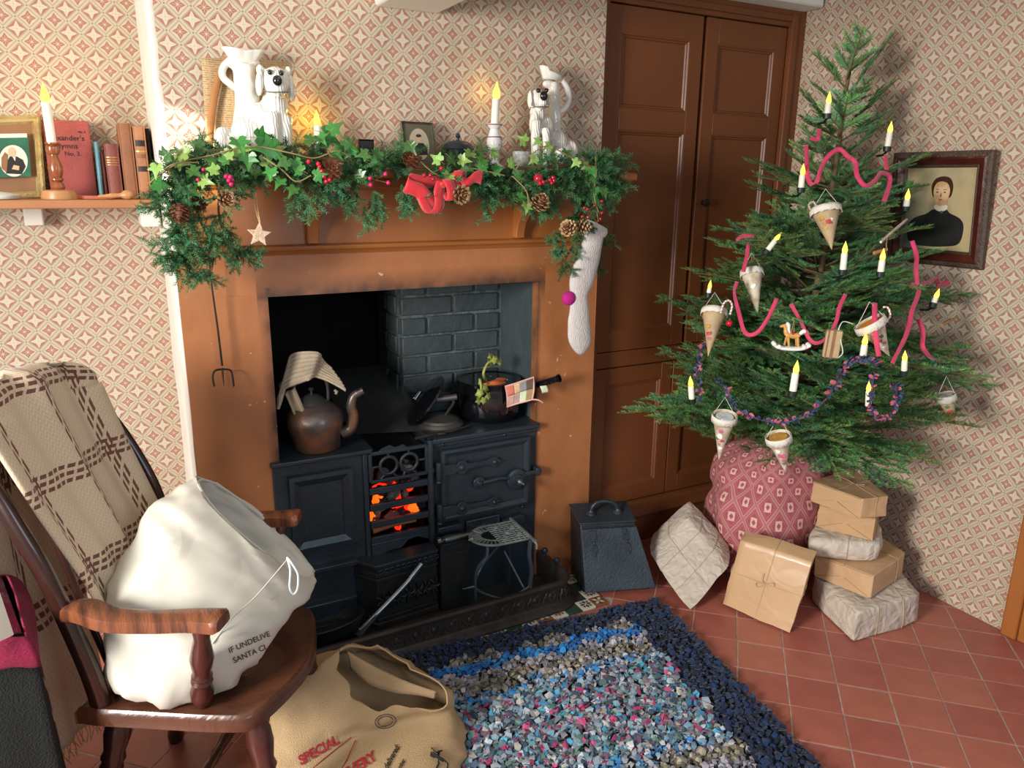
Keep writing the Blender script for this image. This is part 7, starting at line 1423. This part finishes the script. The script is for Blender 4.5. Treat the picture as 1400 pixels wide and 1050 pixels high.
for s in (-1, 1):
    g = G(); pts = [Wc(-.165, s*.19, .40), Wc(-.172, s*.20, .50), Wc(-.195, s*.212, .63), Wc(-.225, s*.222, .76), Wc(-.275, s*.222, .88), Wc(-.325, s*.212, .98), Wc(-.355, s*.205, 1.06)]
    pp = crom(pts, 5); g.tube(pp, [.026-.008*k/30 for k in range(31)], 10, flat=.75); obj('back_post', g, 'chair_dark', ch, ang=1.2)
    if s == -1: g = G(); g.tube([Wc(-.195, -.212, .655), Wc(-.17, -.22, .665)], .017, 10); obj('arm_joint', g, 'chair_wood', ch)
    # arm
    g = G(); ap = crom([Wc(-.185, s*.214, .672), Wc(-.14, s*.232, .682), Wc(-.08, s*.250, .676), Wc(.0, s*.243, .670), (Wc(.08, s*.240, .674)), Wc(.15, s*.246, .678)], 6); ws = [.030, .030, .029, .027, .028, .033]; N = len(ap)
    vs = []; pr = [(-1, -.2), (-.95, -.8), (-.6, -1), (.6, -1), (.95, -.8), (1, -.2), (.9, .7), (.5, 1), (-.5, 1), (-.9, .7)]
    for i, p in enumerate(ap):
        t = (ap[min(N-1, i+1)]-ap[max(0, i-1)]).normalized(); sd = t.cross(Vector((0, 0, 1))).normalized(); k = i/(N-1)*5; a = min(4, int(k)); w = ws[a]+(ws[a+1]-ws[a])*(k-a); e = 1 if 0 < i < N-1 else .8
        vs += [p+sd*x*w*e+Vector((0, 0, 1))*y*.0165*e for x, y in pr]
    K = len(pr); g.add(vs, [(i*K+k, i*K+(k+1) % K, (i+1)*K+(k+1) % K, (i+1)*K+k) for i in range(N-1) for k in range(K)]+[tuple(range(K))[::-1], tuple((N-1)*K+k for k in range(K))]); obj('armrest', g, 'arm_wood', ch, ang=.9)
    turned(Wc(.055, s*.185, .425), Wc(.10, s*.238, .660), 'chair_wood', 'arm_post', .95)
    pass
g = G(); cr = crom([Wc(-.35, -.235, 1.035), Wc(-.375, -.12, 1.065), Wc(-.385, 0, 1.075), Wc(-.375, .12, 1.065), Wc(-.35, .235, 1.035)], 6)
vs = []
for p in cr: d = Vector((0, 0, 1)); f = F_*-.3; vs += [p+F_*.010-d*.045, p+F_*-.012-d*.045, p+F_*-.03+d*.045, p+F_*-.010+d*.045]
g.add(vs, [(i*4+k, i*4+(k+1) % 4, (i+1)*4+(k+1) % 4, (i+1)*4+k) for i in range(len(cr)-1) for k in range(4)]+[(3, 2, 1, 0), tuple(len(vs)-4+k for k in range(4))]); obj('crest_rail', g, 'chair_wood', ch, bevel=.008)
for b in (-.13, -.065, 0, .065, .13):
    obj('spindle', G().tube(crom([Wc(-.17, b*.9, .41), Wc(-.215, b, .62), Wc(-.27, b*1.05, .84), Wc(-.37, b*1.1, 1.05)], 4), .0095, 8, flat=.7), 'chair_dark', ch, ang=1)
# woven blanket over the back
def blanket_mat(name):
    m = bpy.data.materials.new(name); m.use_nodes = True; nt = m.node_tree; b = nt.nodes['Principled BSDF']; MATS[name] = m
    uv = nn(nt, 'ShaderNodeUVMap'); se = nn(nt, 'ShaderNodeSeparateXYZ'); nt.links.new(uv.outputs[0], se.inputs[0]); U, Vv = se.outputs[0], se.outputs[1]
    def stripes(x, per, w, cnt, off):   # groups of cnt thin lines
        f = mth(nt, 'FRACT', mth(nt, 'ADD', mth(nt, 'MULTIPLY', x, per), off)); ing = mth(nt, 'LESS_THAN', f, w); li = mth(nt, 'LESS_THAN', mth(nt, 'FRACT', mth(nt, 'MULTIPLY', f, cnt/w)), .55); return mth(nt, 'MULTIPLY', ing, li)
    dash = mth(nt, 'LESS_THAN', mth(nt, 'FRACT', mth(nt, 'ADD', mth(nt, 'MULTIPLY', U, 22), mth(nt, 'MULTIPLY', Vv, 38))), .72); dash2 = mth(nt, 'LESS_THAN', mth(nt, 'FRACT', mth(nt, 'ADD', mth(nt, 'MULTIPLY', Vv, 30), mth(nt, 'MULTIPLY', U, 20))), .7)
    sv = mth(nt, 'MULTIPLY', stripes(Vv, 6.3, .23, 3, .22), dash); su = mth(nt, 'MULTIPLY', stripes(U, 3.0, .20, 3, .55), dash2)
    hb_ = mth(nt, 'PINGPONG', mth(nt, 'MULTIPLY', U, 40), .5); z = mth(nt, 'FRACT', mth(nt, 'ADD', mth(nt, 'MULTIPLY', Vv, 110), mth(nt, 'MULTIPLY', hb_, 2.0))); zz = mth(nt, 'LESS_THAN', z, .5)
    col = mx(nt, mth(nt, 'MULTIPLY', zz, .35), lin('d6c3a8'), lin('b39676')); col = mx(nt, mth(nt, 'MULTIPLY', mth(nt, 'MAXIMUM', sv, su), .88), col, lin('5a211f'))
    nt.links.new(col, b.inputs['Base Color']); b.inputs['Roughness'].default_value = .95; b.inputs['Specular IOR Level'].default_value = .15; b.inputs['Sheen Weight'].default_value = .2
    bp = nn(nt, 'ShaderNodeBump'); bp.inputs['Strength'].default_value = .3; bp.inputs['Distance'].default_value = .004; nt.links.new(zz, bp.inputs['Height']); nt.links.new(bp.outputs[0], b.inputs['Normal'])
blanket_mat('blanket')
bl = thing('woven_blanket', 'fringed cream and brown checked woven blanket draped over the chair back', 'blanket', Wc(-.36, 0, 1.1))
def bf(u, v):
    b = -.20+.40*u; fold = .010*math.sin(u*13+2.5*v)+.006*math.sin(u*29)+.008*noise.noise(Vector((u*4, v*3, 2)))
    K = [(.00, -.42, .12), (.10, -.43, .40), (.24, -.43, .75), (.36, -.425, 1.02), (.405, -.405, 1.118), (.425, -.375, 1.13), (.45, -.345, 1.115), (.52, -.315, 1.02), (.64, -.262, .87), (.78, -.195, .70), (.92, -.150, .53), (1.0, -.125, .455)]
    for i in range(len(K)-1):
        if v <= K[i+1][0] or i == len(K)-2: t = (v-K[i][0])/(K[i+1][0]-K[i][0]); a = K[i][1]+(K[i+1][1]-K[i][1])*t; z = K[i][2]+(K[i+1][2]-K[i][2])*t; break
    br = 1.08-.32*max(0, (v-.45)/.55)*(u < 2); z -= .035*((u-.5)*2)**2*(.36 < v < .5)
    b = b*br+.045*max(0, v-.5)*1.2-(0 if v > .45 else .01)
    return Wc(a+fold*(1 if v > .43 else -1)*1.3, b, z)
g = G(); g.grid(bf, 60, 120); obj('cloth', g, 'blanket', bl, solid=.005, ang=3)
mat('fringe', 'b9986c', .9, var=.2)
R = rng(6); g = G()
for k in range(60):
    for v in (0, 1):
        p = Vector(bf(k/59, v)); g.tube([p, p+Vector((R.uniform(-.006, .006), R.uniform(-.006, .006), -.02)), p+Vector((R.uniform(-.01, .01), R.uniform(-.01, .01), -.045 if v == 0 else -.028))], .0016, 4)
obj('fringe', g, 'fringe', bl, kind='stuff')
# ------------------------------------------------------------ sacks
from mathutils.bvhtree import BVHTree
mat('canvas', 'c4bfb2', .85, var=.05, sc=5, bump=.25, bsc=400); mat('jute', 'b89a72', .9, var=.1, sc=6, bump=.4, bsc=350); mat('cord', 'cfd8dc', .6, var=.05); mat('ink_brown', '3a2a24', .8, var=.1); mat('ink_red', 'a3262c', .8, var=.1); mat('ink_black', '1d1a19', .8, var=.1)
addcrease('canvas', 5, .5)
def loft(rings, n, seg, closedbottom=True, amp=.004, sc=8, seed=0):
    RR = [crom(r, n, True) for r in rings]; m = len(RR[0]); cols = [crom([r[k] for r in RR], seg) for k in range(m)]; N = len(cols[0]); vs = []
    for j in range(N):
        c = sum((cols[k][j] for k in range(m)), Vector())/m
        for k in range(m): p = cols[k][j]; d = (p-c).normalized(); q = p*sc+Vector((seed, 0, 0)); q2 = Vector((p.x*15+p.z*4, p.y*15, p.z*5+seed)); vs.append(p+d*(amp*noise.noise(q)+amp*.55*(1-2.4*abs(noise.noise(q*1.9+Vector((3, 3, 3)))))+amp*.75*(1-3*abs(noise.noise(q2)))))
    g = G(); g.add(vs, [(j*m+k, j*m+(k+1) % m, (j+1)*m+(k+1) % m, (j+1)*m+k) for j in range(N-1) for k in range(m)]+([tuple(range(m))[::-1]] if closedbottom else [])); return g, cols
def project_text(s, size, origin, xdir, ydir, cast, bvh, m, par, off=.007, bold=0, shear=0):
    xd, yd, cd = Vector(xdir).normalized(), Vector(ydir).normalized(), Vector(cast).normalized(); o = Vector(origin)
    me = text_mesh(s, size, bold); bm = bmesh.new(); bm.from_mesh(me); bmesh.ops.triangulate(bm, faces=bm.faces); bmesh.ops.subdivide_edges(bm, edges=[e for e in bm.edges if e.calc_length() > size*.25], cuts=1); bm.to_mesh(me); bm.free()
    for v in me.vertices:
        p = o+xd*(v.co.x+shear*v.co.y)+yd*v.co.y-cd*.4; hit = bvh.ray_cast(p, cd); v.co = (hit[0]-cd*off) if hit[0] else (p+cd*.4)
    me.materials.clear(); me.materials.append(MATS[m]); me.name = 'lettering'; return link('lettering', me, par)
dd_ = Vector((.072, .98, 0)).normalized()
def R8(L, Rr, dep, up=0, c=0, sq=1.0):   # ring from left/right points plus a depth vector
    L, Rr = Vector(L), Vector(Rr); c0 = (L+Rr)/2; h = (Rr-L)/2; D = dd_*dep+Vector((0, 0, up)); c0 = c0+Vector((0, 0, c))
    return [c0-h, c0-h*.7-D*.75*sq, c0-D, c0+h*.7-D*.75*sq, c0+h, c0+h*.7+D*.75*sq, c0+D, c0-h*.7+D*.75*sq]
sk = thing('white_canvas_sack', 'large off-white canvas sack slumped open on the wooden armchair', 'sack', tuple(O_+Vector((0, 0, .43))))
rings = [R8((-0.045,1.699,0.428), (0.125,1.655,0.376), .05), R8((-0.080,1.718,0.466), (0.167,1.652,0.407), .11), R8((-0.083,1.728,0.542), (0.220,1.666,0.477), .14), R8((-0.067,1.749,0.618), (0.286,1.696,0.529), .15), R8((-0.024,1.770,0.697), (0.342,1.727,0.552), .14, .01), R8((0.021,1.800,0.791), (0.379,1.760,0.552), .11, .015), R8((0.085,1.828,0.823), (0.388,1.778,0.555), .095, .018), R8((0.141,1.855,0.840), (0.388,1.799,0.566), .085, .018, -.008)]
for q in (0, 1):
    for p in rings[q]: p.z = max(p.z, .436)
g, cols = loft(rings, 6, 9, amp=.013, sc=8, seed=2)
for i, p in enumerate(g.v): g.v[i] = (p[0], p[1], max(p[2], .434))
obj('bag', g, 'canvas', sk, solid=.003, ang=3); bv = BVHTree.FromPolygons([Vector(p) for p in g.v], g.f)
m_ = len(cols); ridge = [cols[k][-1] for k in range(m_)]; obj('hem', G().tube([Vector(p)-Vector((0, 0, .004)) for p in ridge], .0042, 6, closed=True), 'canvas', sk)
obj('drawstring', G().tube(crom([(0.303,1.673,0.679), (0.311,1.661,0.667), (0.322,1.654,0.639), (0.318,1.650,0.604), (0.308,1.652,0.592), (0.301,1.653,0.611), (0.306,1.657,0.651), (0.304,1.673,0.675)], 5), .0026, 7), 'cord', sk)
xd = Vector((.93, -.1, .22)); cdv = Vector((.2, .9, -.42))
obj('seam', G().tube(crom([Vector((0.295,1.634,0.692)), Vector((0.215,1.586,0.646)), Vector((0.160,1.567,0.618)), Vector((0.114,1.566,0.569))], 5), .0016, 5), 'canvas', sk)
A_ = Vector((0.148,1.573,0.530)); B_ = Vector((0.229,1.584,0.538)); xd = (B_-A_).normalized(); cdv = Vector((0.190,1.589,0.522))-Vector((0, 0, 1.54)); yd = xd.cross(cdv.normalized())*-1; yd = yd if yd.z > 0 else -yd
project_text('IF UNDELIVE', .0165, A_, xd, yd, cdv, bv, 'ink_brown', sk, bold=.0002); project_text('SANTA CL', .0165, A_-yd*.024+xd*.002, xd, yd, cdv, bv, 'ink_brown', sk, bold=.0002)
js = thing('jute_sack', 'natural jute sack with red and black printing crumpled open on the floor beside the rug', 'sack', (.5, 1.5, .01))
rm = [(0.448,1.821,0.300), (0.522,1.806,0.295), (0.618,1.747,0.240), (0.699,1.690,0.165), (0.649,1.655,0.150), (0.560,1.684,0.185), (0.486,1.688,0.200), (0.445,1.763,0.250)]
rc = [(0.252,1.736,0.200), (0.400,1.903,0.220), (0.596,1.882,0.170), (0.719,1.718,0.125), (0.688,1.672,0.110), (0.552,1.669,0.120), (0.392,1.651,0.140), (0.259,1.626,0.160)]
r2 = [(0.237,1.704,0.130), (0.399,1.841,0.130), (0.600,1.835,0.100), (0.719,1.762,0.075), (0.709,1.644,0.060), (0.592,1.534,0.085), (0.433,1.522,0.110), (0.259,1.575,0.120)]
r3 = [(0.254,1.656,0.050), (0.401,1.785,0.050), (0.603,1.819,0.035), (0.742,1.754,0.030), (0.733,1.640,0.025), (0.651,1.515,0.030), (0.472,1.452,0.040), (0.293,1.515,0.045)]
r4 = [(0.257,1.596,0.012), (0.392,1.687,0.012), (0.576,1.745,0.012), (0.698,1.715,0.012), (0.712,1.642,0.012), (0.604,1.492,0.012), (0.452,1.398,0.012), (0.299,1.478,0.012)]
rmid = [Vector(a).lerp(Vector(b), .5)+Vector((0, 0, .01)) for a, b in zip(rm, rc)]
rings = [[Vector(p) for p in r] for r in (r4, r3, r2, rc, rmid, rm)]
g, cols = loft(rings, 6, 9, amp=.014, sc=8, seed=5)
for i, p in enumerate(g.v): g.v[i] = (p[0], p[1], max(p[2], .03 if p[0] > .56 else .006))
obj('bag', g, 'jute', js, solid=.004, ang=3); gi = G(); fa = crom([(0.471,1.818,0.285), (0.510,1.774,0.265), (0.577,1.730,0.225), (0.639,1.698,0.190), (0.683,1.684,0.165)], 6); fb_ = crom([(0.474,1.796,0.240), (0.509,1.745,0.215), (0.569,1.710,0.190), (0.629,1.690,0.175), (0.672,1.680,0.155)], 6); gi.grid(lambda u, v: fa[int(u*24+.01)].lerp(fb_[int(u*24+.01)], v)+Vector((0, 0, .012*math.sin(v*pi))), 24, 6); obj('inner_fold', gi, 'jute', js, solid=.004, ang=3); bv = BVHTree.FromPolygons([Vector(p) for p in g.v], g.f)
def pt(s, size, p0, p1, m, bold=0, shear=0):
    A_ = Vector(p0); B_ = Vector(p1); xd = (B_-A_).normalized(); c_ = (A_+B_)/2-Vector((0, 0, 1.54)); c_.normalize(); yd = xd.cross(c_).normalized(); yd = yd if yd.dot(Vector((-.5, .5, .7))) > 0 else -yd
    project_text(s, size, A_, xd, yd, c_, bv, m, js, .007, bold, shear)
pt('SPECIAL', .031, (0.296,1.642,0.120), (0.415,1.678,0.120), 'ink_red', .0012); pt('DELIVERY', .034, (0.332,1.527,0.120), (0.463,1.571,0.120), 'ink_red', .0012)
pt('delivered:', .021, (0.493,1.560,0.090), (0.577,1.653,0.090), 'ink_black', .0006, .25); pt('December', .015, (0.501,1.522,0.090), (0.584,1.612,0.090), 'ink_black', .0005)
mo = Vector((0.542,1.701,0.110)); g = G()
def cast(px, py, z): p = Vector(px) if 0 else None
def stroke(pts, r, m, name):
    q = []
    for p in pts:
        p = Vector(p); c_ = (p-Vector((0, 0, 1.54))).normalized(); h_ = bv.ray_cast(p-c_*.5, c_); q.append(h_[0]-c_*.005 if h_[0] else p)
    obj(name, G().tube(q, r, 5), m, js)
stroke([(0.295,1.623,0.100), (0.345,1.633,0.120), (0.400,1.662,0.120), (0.435,1.680,0.120)], .0012, 'ink_red', 'printed_rule'); stroke([(0.442,1.664,0.120), (0.403,1.615,0.110), (0.368,1.585,0.100)], .0012, 'ink_red', 'printed_rule')
for rr in (1.0, .72):
    stroke([Vector((0.539,1.709,0.110))+Vector((math.cos(t*pi/10)*.028*rr, math.sin(t*pi/10)*.028*rr, 0)) for t in range(21)], .0009, 'ink_black', 'printed_stamp')
# leaping reindeer print, built from strokes
rd = [([(0.628,1.592,0.060), (0.634,1.571,0.060), (0.643,1.554,0.060)], .006), ([(0.636,1.576,0.060), (0.629,1.550,0.060), (0.614,1.534,0.060)], .0022), ([(0.645,1.559,0.060), (0.650,1.539,0.060), (0.640,1.521,0.060)], .0022), ([(0.639,1.577,0.060), (0.647,1.591,0.060)], .0035), ([(0.643,1.584,0.060), (0.636,1.597,0.060), (0.634,1.613,0.060)], .0016), ([(0.627,1.574,0.060), (0.621,1.586,0.060), (0.628,1.598,0.060)], .0016), ([(0.646,1.589,0.060), (0.655,1.590,0.060)], .002)]
for p, r in rd: stroke(p, r, 'ink_black', 'printed_reindeer')
# ------------------------------------------------------------ side table corner at the left edge
mat('crimson_knit', '7a0f34', .95, var=.18, sc=12, bump=.5, bsc=160, stretch=(1, 1, 4)); mat('plush_black', '0b0f0d', .95, col2='12241f', sc=4, thr=(.5, .8), bump=.6, bsc=260); mat('card_cream', 'e6e0cc', .6, var=.02)
tb = thing('draped_table', 'small table draped in dark plush at the left edge in front of the armchair', 'table', (-.36, 1.42, 0))
P4 = [Vector((-0.448,1.638,0.660)), Vector((-0.216,1.606,0.660)), Vector((-0.276,1.864,0.660)), Vector((-0.513,1.985,0.660))]
def skirt(u, v):
    k = u*4; i = min(3, int(k)); p = P4[i].lerp(P4[(i+1) % 4], k-i); c = sum(P4, Vector())/4; d = (p-c).normalized(); o = .02+.03*v+.008*math.sin(u*50)*v; return Vector((p.x+d.x*o, p.y+d.y*o, .655*(1-v)+.01))
g = G(); g.grid(skirt, 90, 20, cu=True); g.add([p+Vector((0, 0, -.002)) for p in P4], [(0, 1, 2, 3)]); obj('plush_cover', g, 'plush_black', tb, ang=3)
g = G(); c = sum(P4, Vector())/4; g.box(c.x-.05, c.x+.05, c.y-.05, c.y+.05, 0, .6); obj('pedestal', g, 'chair_dark', tb)
th = thing('crimson_shawl', 'crimson knitted shawl folded over the table corner at the left edge', 'shawl', tuple(c+Vector((0, 0, .66))))
Q4 = [Vector((-0.426,1.599,0.685)), Vector((-0.220,1.576,0.685)), Vector((-0.276,1.843,0.685)), Vector((-0.492,1.960,0.685))]
def shawl(u, v):
    k = u*4; i = min(3, int(k)); p = Q4[i].lerp(Q4[(i+1) % 4], k-i); c = sum(Q4, Vector())/4; d = (p-c).normalized(); o = .012+.028*math.sin(v*1.5); tail = .03+.03*max(0, math.cos((u-.27)*9)); return Vector((p.x+d.x*o, p.y+d.y*o, .69-tail*v+.004*math.sin(u*70)))
g = G(); g.grid(shawl, 100, 14, cu=True); g.add([p+Vector((0, 0, .006)) for p in Q4], [(0, 1, 2, 3)]); obj('knit', g, 'crimson_knit', th, solid=.004, ang=3)
cd = thing('cream_card', 'blank cream card standing on the crimson shawl at the left edge', 'card', (-0.243,1.584,0.700))
c0, c1 = Vector((-0.231,1.556,0.700)), Vector((-0.313,1.505,0.700)); g = G(); up = Vector((-.02, .03, .135)); ed = Vector((.001, .0018, 0))
hh_ = [c1, c0, c0+up*.96, c0+up+(c1-c0)*.06, c1+up]; g.add([p-ed for p in hh_]+[p+ed for p in hh_], [(0, 1, 2, 3, 4), (9, 8, 7, 6, 5)]+[(i, i+5, (i+1) % 5+5, (i+1) % 5) for i in range(5)]); obj('card', g, 'card_cream', cd)
